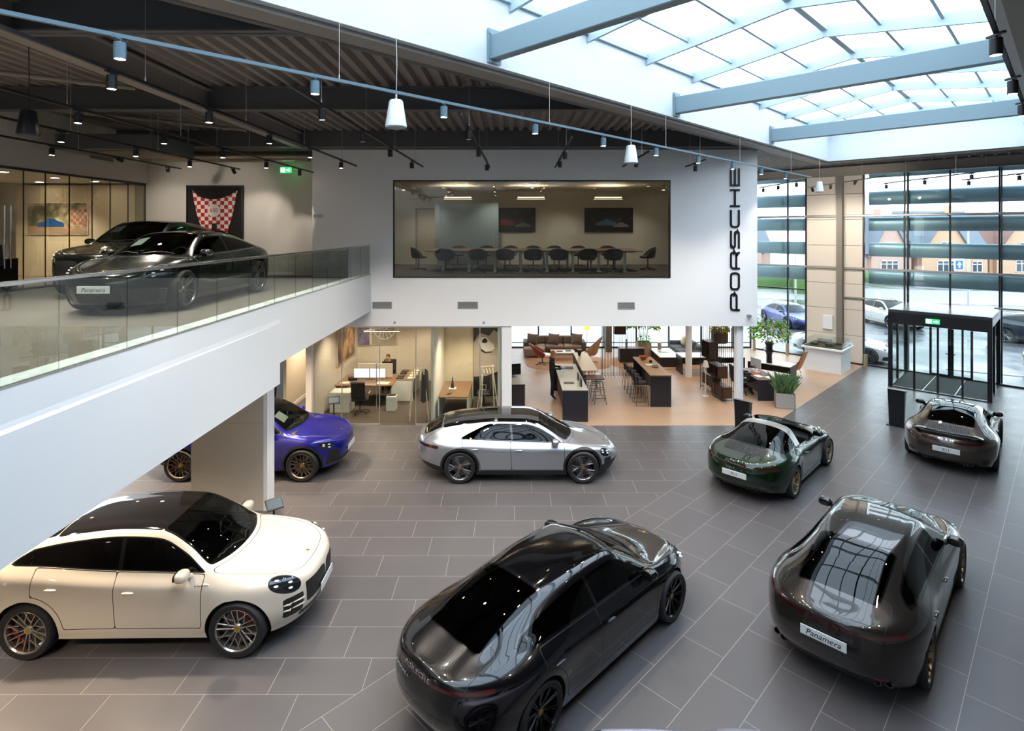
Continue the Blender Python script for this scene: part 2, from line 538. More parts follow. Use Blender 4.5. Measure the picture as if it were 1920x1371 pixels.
def make_wheel(parent, x, y, z, side, R_, style, rim_m, tyre_m, cal_m, w=.27, rr=None, cap_m=None, steer=0.):
    r = rr or R_ * .74
    t = MB()
    t.lathe((0, 0, 0), [(r, -w * .42), (r * 1.04, -w * .48), (R_ - .03, -w * .5), (R_ - .006, -w * .40), (R_, -w * .25), (R_, w * .25), (R_ - .006, w * .40), (R_ - .03, w * .5), (r * 1.04, w * .48), (r, w * .42)], 48, 'y')
    o = t.build('wheel', tyre_m, parent, smooth=True)
    o.location = (x, y, z); o.rotation_euler = (0, random.random() * 6, (PI if side < 0 else 0))
    o.rotation_mode = 'ZYX' if False else 'XYZ'
    rim = wheel_rim(style, r, R_, w).build('rim', rim_m, o, smooth=True, angle=30)
    d = MB(); d.lathe((0, 0, 0), [(.05, .0), (r * .80, .0), (r * .80, .025), (.05, .025)], 36, 'y')
    d.build('brake_disc', MATS['brake_steel'], o, smooth=True)
    c = MB(); 
    for k in range(7):
        a = R(150 + k * 9)
        c.box((math.cos(a) * r * .70, .03, math.sin(a) * r * .70), (.05, .05, r * .3), ry=-a + PI / 2 * 0)
    c.build('brake_caliper', cal_m, o)
    cp = MB(); cp.lathe((0, 0, 0), [(.0, w * .40 - .024), (.033, w * .40 - .026), (.036, w * .40 - .05)], 20, 'y')
    cp.build('centre_cap', cap_m or MATS['crest_gold'], o, smooth=True)
    return o

def make_car(spname, label, loc, rz, paint, opts):
    sp = SPECS[spname]; o_ = dict(sp.get('opt', {})); o_.update(opts)
    sh = Shell(sp)
    ax = sp['ax']; Rw = sp['Rw']; Ra = Rw + sp.get('gap', .045)
    root = thing('car', label, 'car', loc, rz)
    black = MATS['gloss_black']; seam = MATS['seam_black']; plast = MATS['black_plastic']
    z4, z5, w5 = sh.lz[4], sh.lz[5], sh.lw[5]
    axf, axr = ax, -ax
    # wheel arches
    for cx in (axf, axr):
        if o_.get('clad'):
            c_ = o_['clad']
            sh.cut(lambda x, y, z, v, A: np.hypot(x - cx, z - Rw) - Ra - c_, 'cladding', cond=lambda x, y, z, v, A: (v < 4.0) & (y > .45))
        sh.cut(lambda x, y, z, v, A: np.hypot(x - cx, z - Rw) - Ra, 'arch', frm=('body', 'cladding'), cond=lambda x, y, z, v, A: (v < 4.0) & (y > .45))
    sh.drop('arch')
    if o_.get('sillclad'):
        zc = o_['sillclad']
        sh.cut(lambda x, y, z, v, A: z - (zc + .10 * np.clip((np.abs(x) - ax) / .6, 0, 1.3)), 'cladding', cond=lambda x, y, z, v, A: v < 3)
    # side glass area
    xr_ = sp['dlo_r']; ms = sp.get('dlo_m', (.03, .035))
    def dlo(x, y, z, v, A):
        return smax(z - (z5(x) - ms[1]), (z4(x) + ms[0]) - z, (xr_ - x) * .6 + (z - z4(x)) * sp.get('dlo_sl', .3), x - sp.get('dlo_f', 1.3), k=.03)
    side = lambda x, y, z, v, A: (v > 3.3) & (v < 5.6) & (x > -2.3) & (x < 1.6)
    if not o_.get('open'):
        sh.cut(dlo, 'dlo', cond=side)
        sh.cut(lambda *a: dlo(*a) + .016, 'sideglass', frm=('dlo',), cond=side)
        for (bx, bw, sl) in sp['pillars']:
            sh.cut(lambda x, y, z, v, A: np.abs(x - bx - sl * (z - 1.0)) - bw, 'dlo', frm=('sideglass',))
        xb = sp['pillars'][0][0]
        sh.cut(lambda x, y, z, v, A: -(x - xb), 'frontglass', frm=('sideglass',))
    # windscreen, roof glass, rear screen (seen from above)
    c0, c1, h0, h1 = sp['ws']
    h0 = o_.get('header', h0)
    def ws(x, y, z, v, A): return smax(np.abs(y) - (w5(x) - .035), x - (c0 - c1 * y * y), (h0 - h1 * y * y) - x, k=.05)
    topc = lambda x, y, z, v, A: (v > 4.75) & (x > 0 - 2.9) & (x < 1.9)
    sh.cut(ws, 'frit', cond=topc)
    sh.cut(lambda *a: ws(*a) + .028, 'wsglass', frm=('frit',), cond=topc)
    r0, r1 = sp['rw'][:2]; rb0, rb1 = sp['rw'][2:4]; rin = sp['rw'][4]
    def rw(x, y, z, v, A): return smax(np.abs(y) - (w5(x) - rin), x - (r0 + rb0 * y * y), (r1 + rb1 * y * y) - x, k=.06)
    if not o_.get('open'):
        sh.cut(rw, 'rwfrit', cond=topc)
        sh.cut(lambda *a: rw(*a) + .022, 'rwglass', frm=('rwfrit',), cond=topc)
        if sp.get('roofglass'):
            g0, g1, gin = sp['roofglass']
            def rg(x, y, z, v, A): return smax(np.abs(y) - (w5(x) - gin), x - (g0 - h1 * y * y), (g1 + rb0 * y * y) - x, k=.05)
            sh.cut(rg, 'roofglass', cond=topc)
    if o_.get('open'):
        # open two-seater: cabin hole, hoop, wrap-round rear screen
        hb, hw = o_['hoop']
        sh.cut(lambda x, y, z, v, A: np.maximum(h0 - .05 - h1 * y * y - x, 0) * 0 + np.maximum(x - (h0 - .07 - h1 * y * y), (hb - x)) , 'hole', cond=lambda x, y, z, v, A: (v >= 5.0) & (x < 1.5) & (x > -1.5))
        def sw(x, y, z, v, A): return smax(z - (z5(x) - .02), (z4(x) + .02) - z, (hb + .25 * (z - 1.25)) - x, x - (.92 - (z - .86) * 1.25), k=.02)
        sh.cut(sw, 'hole', cond=lambda x, y, z, v, A: (v > 3.8) & (v < 5.3) & (x > -1) & (x < 1.2))
        sh.cut(lambda x, y, z, v, A: np.maximum(x - (h0 - .07 - h1 * y * y), hb - x), 'hole', cond=lambda x, y, z, v, A: (v > 4.85) & (x < 1.0) & (x > -1.0))
        sh.cut(lambda x, y, z, v, A: np.maximum(np.maximum(x - hb - .25 * (z - 1.25), hb - hw + .25 * (z - 1.25) - x), z4(x) + .02 - z), 'hoop', cond=lambda x, y, z, v, A: (v > 3.9) & (x > -1.2) & (x < .6))
        def rws(x, y, z, v, A): return smax(x - (hb - hw + .25 * (z - 1.25)), (r1 + .10 * y * y) - x, (z4(x) + .03) - z, k=.03)
        sh.cut(rws, 'rwglass', cond=lambda x, y, z, v, A: (v > 4.05) & (x > -1.9) & (x < .2))
        sh.cut(lambda x, y, z, v, A: np.maximum(h0 - .12 - x - h1 * y * y, z4(x) + .03 - z), 'frit', cond=lambda x, y, z, v, A: (v > 4.15) & (x > 0) & (x < 1.0))
        sh.drop('hole')
    # lamps
    hx_, hz_, a, b, tilt = sp['head']; pw = sp.get('headp', 2.6)
    c, n_ = sh.at(hx_, hz_, 6.)
    u = np.cross(n_, (0, 0, 1.)); u /= np.linalg.norm(u)
    if u[0] < 0: u = -u
    w_ = np.cross(n_, u); w_ *= np.sign(w_[2]) if abs(w_[2]) > .01 else 1
    u, w_ = u * math.cos(tilt) + w_ * math.sin(tilt), w_ * math.cos(tilt) - u * math.sin(tilt)
    head = (c, u, w_, a, b)
    def hl(x, y, z, v, A):
        d = A[:, :3] - c
        return np.abs(d @ u / a) ** pw + np.abs(d @ w_ / b) ** pw - 1
    hc = lambda x, y, z, v, A: (np.linalg.norm(A[:, :3] - c, axis=1) < a * 1.5) & (x > 1.0) & (np.abs((A[:, :3] - c) @ n_) < .20)
    sh.cut(hl, 'lampring', cond=hc)
    sh.cut(lambda *q: hl(*q) + .18, 'headlight', frm=('lampring',), cond=hc)
    zt, ht, xt, rise = sp['tail']
    def tl(x, y, z, v, A): return np.maximum(np.abs(z - zt - rise * y * y) - ht * (1 + sp.get('tailw', .5) * np.clip(np.abs(y) - .35, 0, 1) ** 1 * 2), x - xt)
    sh.cut(tl, 'taillight', cond=lambda x, y, z, v, A: (x < xt + .2) & (v < 6.5))
    # lower front intakes and dark bumper areas
    for (ya, yb, za, zb, k) in sp['intake']:
        sh.cut(lambda x, y, z, v, A: smax(ya + k * (z - za) - y, y - yb - k * (z - za), za - z, z - zb, k=.02), 'intake', cond=lambda x, y, z, v, A: (x > ax + Ra * .9) & (v < 6))
    for (ya, yb, za, zb) in sp['diffuser']:
        sh.cut(lambda x, y, z, v, A: smax(ya - y, y - yb, za - z, z - zb, k=.02), 'diffuser', cond=lambda x, y, z, v, A: (x < -ax - Ra * .9) & (v < 3))
    if sp.get('reflector'):
        ya, yb, za, zb = sp['reflector']
        sh.cut(lambda x, y, z, v, A: smax(ya - y, y - yb, za - z, z - zb, k=.008), 'reflector', frm=('body', 'diffuser'), cond=lambda x, y, z, v, A: (x < -ax - Ra * .8) & (v < 3))
    if sp.get('lip'):
        lx, lr = sp['lip']
        sh.cut(lambda x, y, z, v, A: np.abs(x - lx - lr * y * y) - .006, 'seam', cond=lambda x, y, z, v, A: (v > 4.6) & (x < -1.8))
    # doors
    ds = sp['doors']; zlo = sp['door_z']
    for i, (xf_, xb_, nm) in enumerate(ds):
        def dr(x, y, z, v, A):
            fr = x - (xf_ + (sp.get('door_rake', .0) * (z - .6) if i else 0))
            re = (xb_ + sp.get('door_rake', .0) * (z - .6)) - x
            if i == len(ds) - 1 and len(ds) > 1:
                re = np.maximum(re, Ra + .07 - np.hypot(x - axr, z - Rw))
            return smax(fr, re, zlo - z, z - (z4(x) + .015), k=.03)
        dc = lambda x, y, z, v, A: (v < 4.5) & (x > -1.9) & (x < 1.4)
        sh.cut(lambda *q: dr(*q) - .005, 'seam', cond=dc)
        sh.cut(lambda *q: dr(*q) + .005, nm, frm=('seam',), cond=dc)
    # bonnet
    hx0, hx1, hin = sp['hood']
    w4 = sh.lw[4]
    def hd(x, y, z, v, A): return smax(np.abs(y) - (w4(x) - hin), (c0 + .06 - c1 * y * y) - x, x - (hx1 - .30 * y * y), k=.12)
    hcnd = lambda x, y, z, v, A: (v > 3.9) & (x > .4)
    sh.cut(lambda *q: hd(*q) - .004, 'seam', cond=hcnd)
    sh.cut(lambda *q: hd(*q) + .004, 'bonnet', frm=('seam',), cond=hcnd)
    # boot / tailgate line
    if sp.get('boot'):
        bw, bz = sp['boot']
        def bt(x, y, z, v, A): return smax(np.abs(y) - bw, bz - z, x + 1.9, k=.08)
        bc = lambda x, y, z, v, A: (x < -1.8)
        sh.cut(lambda *q: bt(*q) - .004, 'seam', cond=bc)
        sh.cut(lambda *q: bt(*q) + .004, 'tailgate', frm=('seam',), cond=bc)
    if sp.get('grille') and not o_.get('nogrille'):
        gx0, gx1, gw = sp['grille']
        def gr(x, y, z, v, A): return smax(np.abs(y) - gw, x - (gx0 + .10 * y * y), (gx1 + .10 * y * y) - x, k=.04)
        sh.cut(gr, 'grille', frm=('body', 'tailgate'), cond=lambda x, y, z, v, A: (v > 4.3) & (x < -1.2))
    # extra faces: arch liners and floor pan
    extra = []
    for cx in (axf, axr):
        for sd in (1, -1):
            n = 28; vs = []; 
            for q in range(n + 1):
                a = -R(18) + (PI + R(36)) * q / n
                x = cx + math.cos(a) * Ra; z = Rw + math.sin(a) * Ra
                p, _ = sh.at(x, max(z, .2))
                vs.append((x, (p[1] - .002) * sd, z)); vs.append((x, .42 * sd, z))
            fs = []
            for q in range(n):
                l = (2 * q, 2 * q + 1, 2 * q + 3, 2 * q + 2); fs.append(l if sd < 0 else l[::-1])
            extra.append((vs, fs, 1))
            c = [(cx + math.cos(2 * PI * q / 20) * Ra, .42 * sd, Rw + math.sin(2 * PI * q / 20) * Ra) for q in range(20)]
            extra.append((c, [list(range(20))], 1))
    lo = sh.low[::6]; vs = [(p[0], p[1] * .62, p[2] + .01) for p in lo] + [(p[0], -p[1] * .62, p[2] + .01) for p in lo]; n = len(lo)
    extra.append((vs, [(i, i + 1, n + i + 1, n + i) for i in range(n - 1)], 1))
    vs2 = []
    for sd in (1, -1):
        vs2 = [(p[0], p[1] * sd, p[2]) for p in lo] + [(p[0], p[1] * .62 * sd, p[2] + .01) for p in lo]
        keep = [i for i in range(n - 1) if min(abs(lo[i][0] - axf), abs(lo[i][0] - axr), abs(lo[i + 1][0] - axf), abs(lo[i + 1][0] - axr)) > Ra * .9]
        extra.append((vs2, [((i, i + 1, n + i + 1, n + i)) for i in keep], 1))
    body_m = [paint, plast, seam, MATS[o_['clad_m']] if o_.get('clad_m') else plast]
    sh.part({'body': 0, 'seam': 2, 'cladding': 3, 'lampring': 2}, 'body', body_m, root, extra=extra)
    roof_m = o_.get('roof_m')
    sh.part({'bonnet': 0}, 'bonnet', [paint], root)
    sh.part({'tailgate': 0}, 'tailgate', [paint], root)
    for sd, sn in ((1, 'l'), (-1, 'r')):
        for (xf_, xb_, nm) in ds:
            d = sh.part({nm: 0}, 'door', [paint], root, side=sn)
            hx, hz = sp['handle'][nm]
            p, nn = sh.at(hx, hz)
            h = MB(); h.ell((p[0], (p[1] + .012) * sd, p[2]), (.085, .022, .017), 14, 8, p=2.6)
            if d: h.build('door_handle', o_.get('handle_m', paint), d, smooth=True)
        sh.part({'frontglass': 0}, 'side_window', [MATS['car_glass_side']], root, side=sn)
        sh.part({'sideglass': 0}, 'side_window', [MATS[o_.get('rear_glass', 'car_glass_dark')]], root, side=sn)
        sh.part({'dlo': 0}, 'window_trim', [MATS[o_.get('trim', 'gloss_black')]], root, side=sn)
        hl_ = sh.part({'headlight': 0}, 'headlight', [MATS['lamp_glass']], root, side=sn)
        # four light points inside each lamp
        c, u, w_, a, b = head
        if hl_:
            u = Vector(u).normalized(); w_ = Vector(w_).normalized()
            for (su, sw_) in ((-.45, -.2), (-.45, .35), (.35, -.25), (.35, .3)):
                q = Vector(c) + u * a * su + w_ * b * sw_
                dd = np.linalg.norm(sh.A[:, :3] - np.array(q), axis=1); i = int(np.argmin(dd)); pp = sh.A[i]
                m2 = MB(); m2.ell((pp[0], pp[1] * sd, pp[2]), (.035, .028, .012), 10, 6); m2.build('light_unit', MATS['lamp_led'], hl_, smooth=True)
    sh.part({'frit': 0, }, 'windscreen_border', [black], root)
    sh.part({'wsglass': 0}, 'windscreen', [MATS[o_.get('ws_glass', 'car_glass')]], root)
    sh.part({'rwfrit': 0}, 'rear_window_border', [black], root)
    sh.part({'rwglass': 0}, 'rear_window', [MATS[o_.get('rw_glass', 'car_glass_dark')]], root)
    sh.part({'roofglass': 0}, 'roof_panel', [roof_m or black], root)
    if o_.get('open'): sh.part({'hoop': 0}, 'roll_hoop', [MATS['silver_satin']], root)
    sh.part({'taillight': 0}, 'taillight', [MATS['tail_red']], root)
    sh.part({'intake': 0}, 'air_intake', [plast], root)
    sh.part({'diffuser': 0}, 'rear_diffuser', [plast], root)
    for sn in 'lr': sh.part({'reflector': 0}, 'reflector', [MATS['reflector_red']], root, side=sn)
    if o_.get('tail_text'):
        txt, y, z, sz = o_['tail_text']
        d = (sh.A[:, 1] - abs(y)) ** 2 + (sh.A[:, 2] - z) ** 2 + 10 * (sh.A[:, 0] > -1.5); p = sh.A[int(np.argmin(d))]
        text_obj('tail_script', txt, sz, MATS['chrome'], root, (p[0] - .008, y, z), (PI / 2, 0, -PI / 2 - .16 * math.copysign(1, y)), ext=.002, shear=.3)
    if o_.get('sheet'):
        y0, y1, xa, xb = o_['sheet']; vs = []
        for (x, y) in ((xa, y0), (xa, y1), (xb, y1), (xb, y0)):
            p, nn = sh.top(x, abs(y)); vs.append((p[0] - nn[0] * .015, y, p[2] - nn[2] * .015))
        q = MB(); q.add(vs + [(a, b, c - .004) for a, b, c in vs], [(0, 1, 2, 3), (7, 6, 5, 4), (0, 4, 5, 1), (1, 5, 6, 2), (2, 6, 7, 3), (3, 7, 4, 0)]); q.build('price_sheet', MATS['plate_white'], root)
    gp = sh.part({'grille': 0}, 'engine_grille', [plast], root)
    if gp:
        mb = MB()
        for q in range(-11, 12):
            y = q * gw / 12
            if q == 0: continue
            pts = []
            for k in range(4):
                x = gx1 + .02 + .10 * y * y + (gx0 - gx1 - .04) * k / 3
                p, nn = sh.top(x, abs(y)); pts.append((p[0], y, p[2] + .004))
            mb.tube(pts, .008, 5)
        mb.build('grille_slats', MATS['rim_grey'], gp, smooth=True)
    if o_.get('wing'):
        wx, wz, ww = o_['wing']
        mb = MB(); rows = []
        for q in range(25):
            y = ww * (q - 12) / 12; k = abs(q - 12) / 12
            dz = -.05 * max(0, k - .8) / .2; dx = -.06 + .10 * k * k
            rows.append([(wx + dx + .10, y, wz + dz - .015), (wx + dx + .05, y, wz + dz + .012), (wx + dx - .08, y, wz + dz + .022), (wx + dx - .13, y, wz + dz + .03), (wx + dx - .10, y, wz + dz - .012), (wx + dx + .10, y, wz + dz - .015)])
        mb.grid(rows)
        mb.add(rows[0], [list(range(5))]); mb.add(rows[-1], [list(range(5))[::-1]])
        mb.build('rear_wing', paint, root, smooth=True)
    if o_.get('blades'):
        for (y0, y1, z) in o_['blades']:
            for sd in (1, -1):
                pts = []
                for q in range(7):
                    y = y0 + (y1 - y0) * q / 6
                    d = (sh.A[:, 1] - y) ** 2 + (sh.A[:, 2] - z) ** 2 + 10 * (sh.A[:, 0] < ax)
                    p = sh.A[int(np.argmin(d))]; pts.append((p[0] + .004, y * sd, z))
                mb = MB(); mb.tube(pts, .012, 6); mb.build('intake_blade', o_.get('blade_m', MATS['silver_satin']), root, smooth=True)
    # wheels
    for (x, st) in ((axf, 0), (axr, 0)):
        for sd in (1, -1):
            yo = sp['track'] / 2 if x > 0 else sp.get('trackr', sp['track']) / 2
            make_wheel(root, x, yo * sd, Rw, sd, Rw, o_['rim'], o_['rim_m'], MATS['tyre'], o_.get('cal_m', MATS['brake_steel']), w=sp.get('tw', .28))
    # mirrors
    mx, my, mz = sp['mirror']
    for sd in (() if o_.get('no_mirror') else (1, -1)):
        m_ = MB(); m_.ell((mx, (my + .10) * sd, mz + .03), (.085, .115, .072), 18, 12, p=2.5)
        m_.tube([(mx + .05, (my - .07) * sd, mz - .07), (mx + .02, (my + .04) * sd, mz - .01)], [.045, .03], 8)
        mo = m_.build('wing_mirror', paint, root, smooth=True)
        g = MB(); g.ell((mx - .08, (my + .10) * sd, mz + .03), (.012, .10, .058), 14, 8, p=2.6); g.build('mirror_glass', black, mo, smooth=True)
    if o_.get('side_text'):
        txt, tx_, tz_ = o_['side_text']
        for sd in (1, -1):
            p, nn = sh.at(tx_, tz_)
            text_obj('badge_lettering', txt, .055, MATS['ink'], root, (p[0], (p[1] + .003) * sd, p[2]), (PI / 2, 0, PI if sd > 0 else 0), shear=.2)
    # wipers
    wp = MB()
    for y0, y1 in ((.52, -.05), (-.08, -.60)):
        pts = []
        for q in range(9):
            y = y0 + (y1 - y0) * q / 8; x = c0 - c1 * y * y - .05 - .05 * math.sin(q / 8 * PI) 
            p, nn = sh.top(x, abs(y)); pts.append((p[0] + nn[0] * .01, y, p[2] + nn[2] * .012))
        wp.tube(pts, .008, 5)
    if not o_.get('no_wiper'): wp.build('wiper', plast, root)
    # cabin
    it = sp['cabin']; x0, x1, zf, zr, wy = it     # rear wall x, dash x, floor z, belt z, half width
    leather = MATS[o_.get('leather', 'leather_black')]
    cb = MB()
    cb.b2(x0, x1 + .1, -wy, wy, .17, zf)
    cb.b2(x1 - .12, x1 + .30, -wy, wy, zf, zr - .06, b=.05)
    cb.b2(x0 - .1, x0 + .05, -wy, wy, zf, zr - .08)
    cb.b2(x0, x1, -.14, .14, zf, zf + .28, b=.03)
    for sd in (-1, 1): cb.b2(x0, x1 - .05, sd * (wy - .03), sd * (wy + .02), zf, zr - .10, b=.01)
    cab = cb.build('dashboard', MATS['cabin_dark'], root, smooth=False)
    for sx in ([x1 - 1.0] + ([x1 - 1.85] if x1 - x0 > 2.1 else [])):
        for sd in (1, -1):
            st = MB(); yy = .37 * sd
            st.box((sx + .05, yy, zf + .24), (.52, .50, .16), b=.06)
            st.box((sx - .26, yy, zf + .55), (.14, .48, .62), ry=-.25, b=.06)
            st.box((sx - .36, yy, min(zf + .90, zf + .88)), (.09, .26, .2), ry=-.2, b=.04)
            st.build('seat', leather, root, smooth=True)
    sw_ = MB(); c = Vector((x1 - .28, .37, zr - .02))
    sw_.tube([tuple(c + Vector((math.sin(t) * .18 * .35 * -1, math.cos(t) * .18, math.sin(t) * .17))) for t in [2 * PI * q / 20 for q in range(20)]], .016, 6, closed=True)
    sw_.tube([tuple(c + Vector((0, -.17, 0))), tuple(c + Vector((.03, 0, -.01))), tuple(c + Vector((0, .17, 0)))], .02, 6)
    sw_.tube([tuple(c), tuple(c + Vector((.2, 0, -.08)))], .03, 6)
    sw_.build('steering_wheel', MATS['cabin_dark'], root, smooth=True)
    # plates
    for where, txt, sz in o_.get('plates', []):
        if where == 'rear':
            x, z = sp['plate_r']; rot = (PI / 2, 0, -PI / 2)
        else:
            x, z = sp['plate_f']; rot = (PI / 2, 0, PI / 2)
        sgn = -1 if where == 'rear' else 1
        pl = MB(); pl.box((x, 0, z), (.012, .54, .125), b=.004)
        po = pl.build('number_plate', MATS[o_.get('plate_m', 'plate_white')], root)
        if txt: text_obj('plate_lettering', txt, sz, MATS['ink'], po, (x + sgn * .0075, 0, z - .005), rot, shear=.25 if len(txt) > 4 else 0)
    if o_.get('badge'):
        x, z, sz = sp['badge']
        # letters spread along the tail, each following the curve of the panel
        txt = 'PORSCHE'; wid = o_['badge']
        for i, ch in enumerate(txt):
            y = wid * (.5 - i / 6)
            d = (sh.A[:, 1] - abs(y)) ** 2 + (sh.A[:, 2] - z) ** 2 + 10 * (sh.A[:, 0] > -1.5)
            p = sh.A[int(np.argmin(d))]
            text_obj('tail_letter', ch, sz, MATS['chrome'], root, (p[0] - .010, y, z + .006), (PI / 2 - math.asin(max(-.9, min(.9, p[5]))), 0, -PI / 2 + math.atan2(p[4] * math.copysign(1, y), -p[3]) * -1), ext=.003, sx=1.3)
    # crest on the bonnet
    p, nn = sh.top(sp['hood'][1] - .12, 0.)
    cr = MB(); cr.ell((p[0], 0, p[2] + .002), (.035, .026, .004), 12, 6); cr.build('bonnet_crest', MATS['crest_gold'], root, smooth=True)
    # exhausts
    for (y, z) in sp.get('exhaust', []):
        for sd in (1, -1):
            e = MB(); e.lathe((XR_at(sh, y, z) + .05, y * sd, z), [(.035, .0), (.042, -.0), (.046, -.06), (.036, -.06), (.034, 0)], 18, 'x'); e.build('exhaust_tip', MATS['exhaust'], root, smooth=True)
    return root, sh
def XR_at(sh, y, z):
    d = (sh.A[:, 1] - y) ** 2 + (sh.A[:, 2] - z) ** 2 + 10 * (sh.A[:, 0] > 0)
    return float(sh.A[int(np.argmin(d)), 0])
def car_mats():
    mat('gloss_black', '#08080a', .06, spec=.6, coat=.5)
    mat('seam_black', '#050505', .6)
    mat('black_plastic', '#141416', .5)
    mat('tyre', '#17171a', .65, bump=(60, .2))
    mat('brake_steel', '#55565a', .35, metal=.9)
    mat('cal_red', '#b01018', .3, coat=.5)
    mat('crest_gold', '#b58a35', .3, metal=.8)
    mat('silver_satin', '#b9b9b4', .28, metal=.8)
    mat('chrome', '#d8dadc', .12, metal=1.)
    mat('exhaust', '#5b5b60', .2, metal=1.)
    mat('reflector_red', '#a01018', .2, coat=.6)
    mat('tail_red', '#3a0508', .08, spec=.6, coat=1.)
    mat('lamp_led', '#e6eef5', .1, metal=.3)
    mat('lamp_glass', '#22272c', .05, metal=.3, coat=1.)
    mat('plate_white', '#d4d8da', .3)
    mat('plate_yellow', '#e0b020', .4)
    mat('ink', '#101214', .4)
    mat('leather_black', '#121214', .5)
    mat('leather_grey', '#5a5650', .55)
    mat('cabin_dark', '#17171a', .55)
    mat('cladding_dark', '#1b1b20', .4)
    mat('rim_black', '#0e0e10', .2, metal=.5, coat=.6)
    mat('rim_silver', '#8e8e90', .25, metal=.9)
    mat('rim_bright', '#b0a9a2', .22, metal=.9)
    mat('rim_bronze', '#8d7a68', .28, metal=.9)
    mat('rim_grey', '#77757a', .28, metal=.85)
    mat('rim_champagne', '#b5a68e', .28, metal=.8)
    glass('car_glass', '#9aa6a0', 1.5, boost=.8)
    glass('car_glass_side', '#414845', 1.5, boost=.65)
    glass('car_glass_dark', '#141618', 1.5, boost=.8)
    glass('car_glass_blue', '#5b7f94', 1.55)
def L(f, r, p, **k): return dict(f=f, r=r, p=p, **k)
SPECS = {}
SPECS['saloon'] = dict(   # long five-door fastback
    XF=2.44, XR=-2.61, ax=1.475, XAf=1.30, XAr=-1.55, nF=2.5, nR=2.9, Rw=.362, reflector=(.52, .80, .40, .425), lip=(-2.36, .10), track=1.66, trackr=1.64, tw=.29,
    lines=[
        L(-.10, .12, [(-2.61, .80, .33), (-2.0, .88, .24), (-1.0, .90, .17), (1.0, .90, .17), (1.9, .87, .17), (2.44, .82, .20)]),
        L(-.02, .03, [(-2.61, .86, .47), (-1.475, .955, .41), (-.7, .925, .34), (.8, .925, .34), (1.475, .955, .38), (2.44, .87, .36)]),
        L(.0, .0, [(-2.61, .86, .68), (-1.475, .965, .63), (-.6, .935, .58), (.6, .935, .58), (1.475, .962, .58), (2.44, .86, .50)]),
        L(-.03, .03, [(-2.61, .82, .86), (-2.0, .91, .88), (-1.475, .950, .87), (-.6, .93, .80), (.6, .925, .78), (1.475, .93, .78), (2.0, .88, .74), (2.44, .82, .62)]),
        L(-.09, .05, [(-2.61, .76, .965), (-2.0, .80, 1.0), (-1.475, .84, 1.015), (-.6, .825, .975), (.6, .825, .935), (1.1, .825, .915), (1.475, .79, .905), (2.0, .73, .83), (2.44, .72, .68)]),
        L(-.18, .07, [(-2.61, .64, 1.0), (-2.2, .585, 1.05), (-1.6, .565, 1.175), (-1.0, .565, 1.28), (-.3, .57, 1.345), (.25, .575, 1.33), (.7, .64, 1.15), (1.02, .70, .975), (1.25, .66, .885), (1.6, .58, .835), (2.44, .54, .725)]),
        L(-.26, .09, [(-2.61, .36, 1.02), (-2.2, .36, 1.095), (-1.6, .35, 1.245), (-1.0, .36, 1.365), (-.3, .34, 1.41), (.3, .34, 1.385), (.8, .38, 1.19), (1.18, .42, .975), (1.35, .40, .91), (1.8, .36, .82), (2.44, .30, .74)]),
        L(-.32, .10, [(-2.61, 0, 1.025), (-2.2, 0, 1.11), (-1.6, 0, 1.265), (-1.0, 0, 1.38), (-.3, 0, 1.425), (.35, 0, 1.395), (.85, 0, 1.20), (1.25, 0, .98), (1.42, 0, .915), (1.8, 0, .825), (2.44, 0, .745)]),
    ],
    bulge=[(1.475, .86, .45, .22, .015, 3, 5), (-1.5, .80, .55, .25, .02, 2, 4.4)],
    dlo_r=-1.82, dlo_sl=.9, dlo_f=1.02, dlo_m=(.025, .03), pillars=[(-.28, .028, -.12), (-1.42, .012, -.6)],
    ws=(1.27, .42, .36, .10), rw=(-1.02, -2.12, .05, .10, .06), roofglass=(.30, -.98, .05),
    head=(2.02, .715, .25, .115, -.45), tail=(.905, .016, -2.1, .03), tailw=.35,
    intake=[(.46, .76, .24, .46, .2), (.0, .36, .22, .40, .1)], diffuser=[(0, .62, .18, .42)],
    doors=[(1.02, -.30, 'fdoor'), (-.30, -1.40, 'rdoor')], door_z=.28, door_rake=-.06, handle={'fdoor': (-.10, .79), 'rdoor': (-1.18, .83)},
    hood=(1.3, 2.26, .05), boot=(.62, .62), mirror=(.82, .84, .97), cabin=(-1.9, 1.0, .30, .95, .72),
    plate_r=(-2.63, .74), plate_f=(2.46, .46), badge=(-2.6, .925, .075), exhaust=[(.55, .36), (.66, .36)])

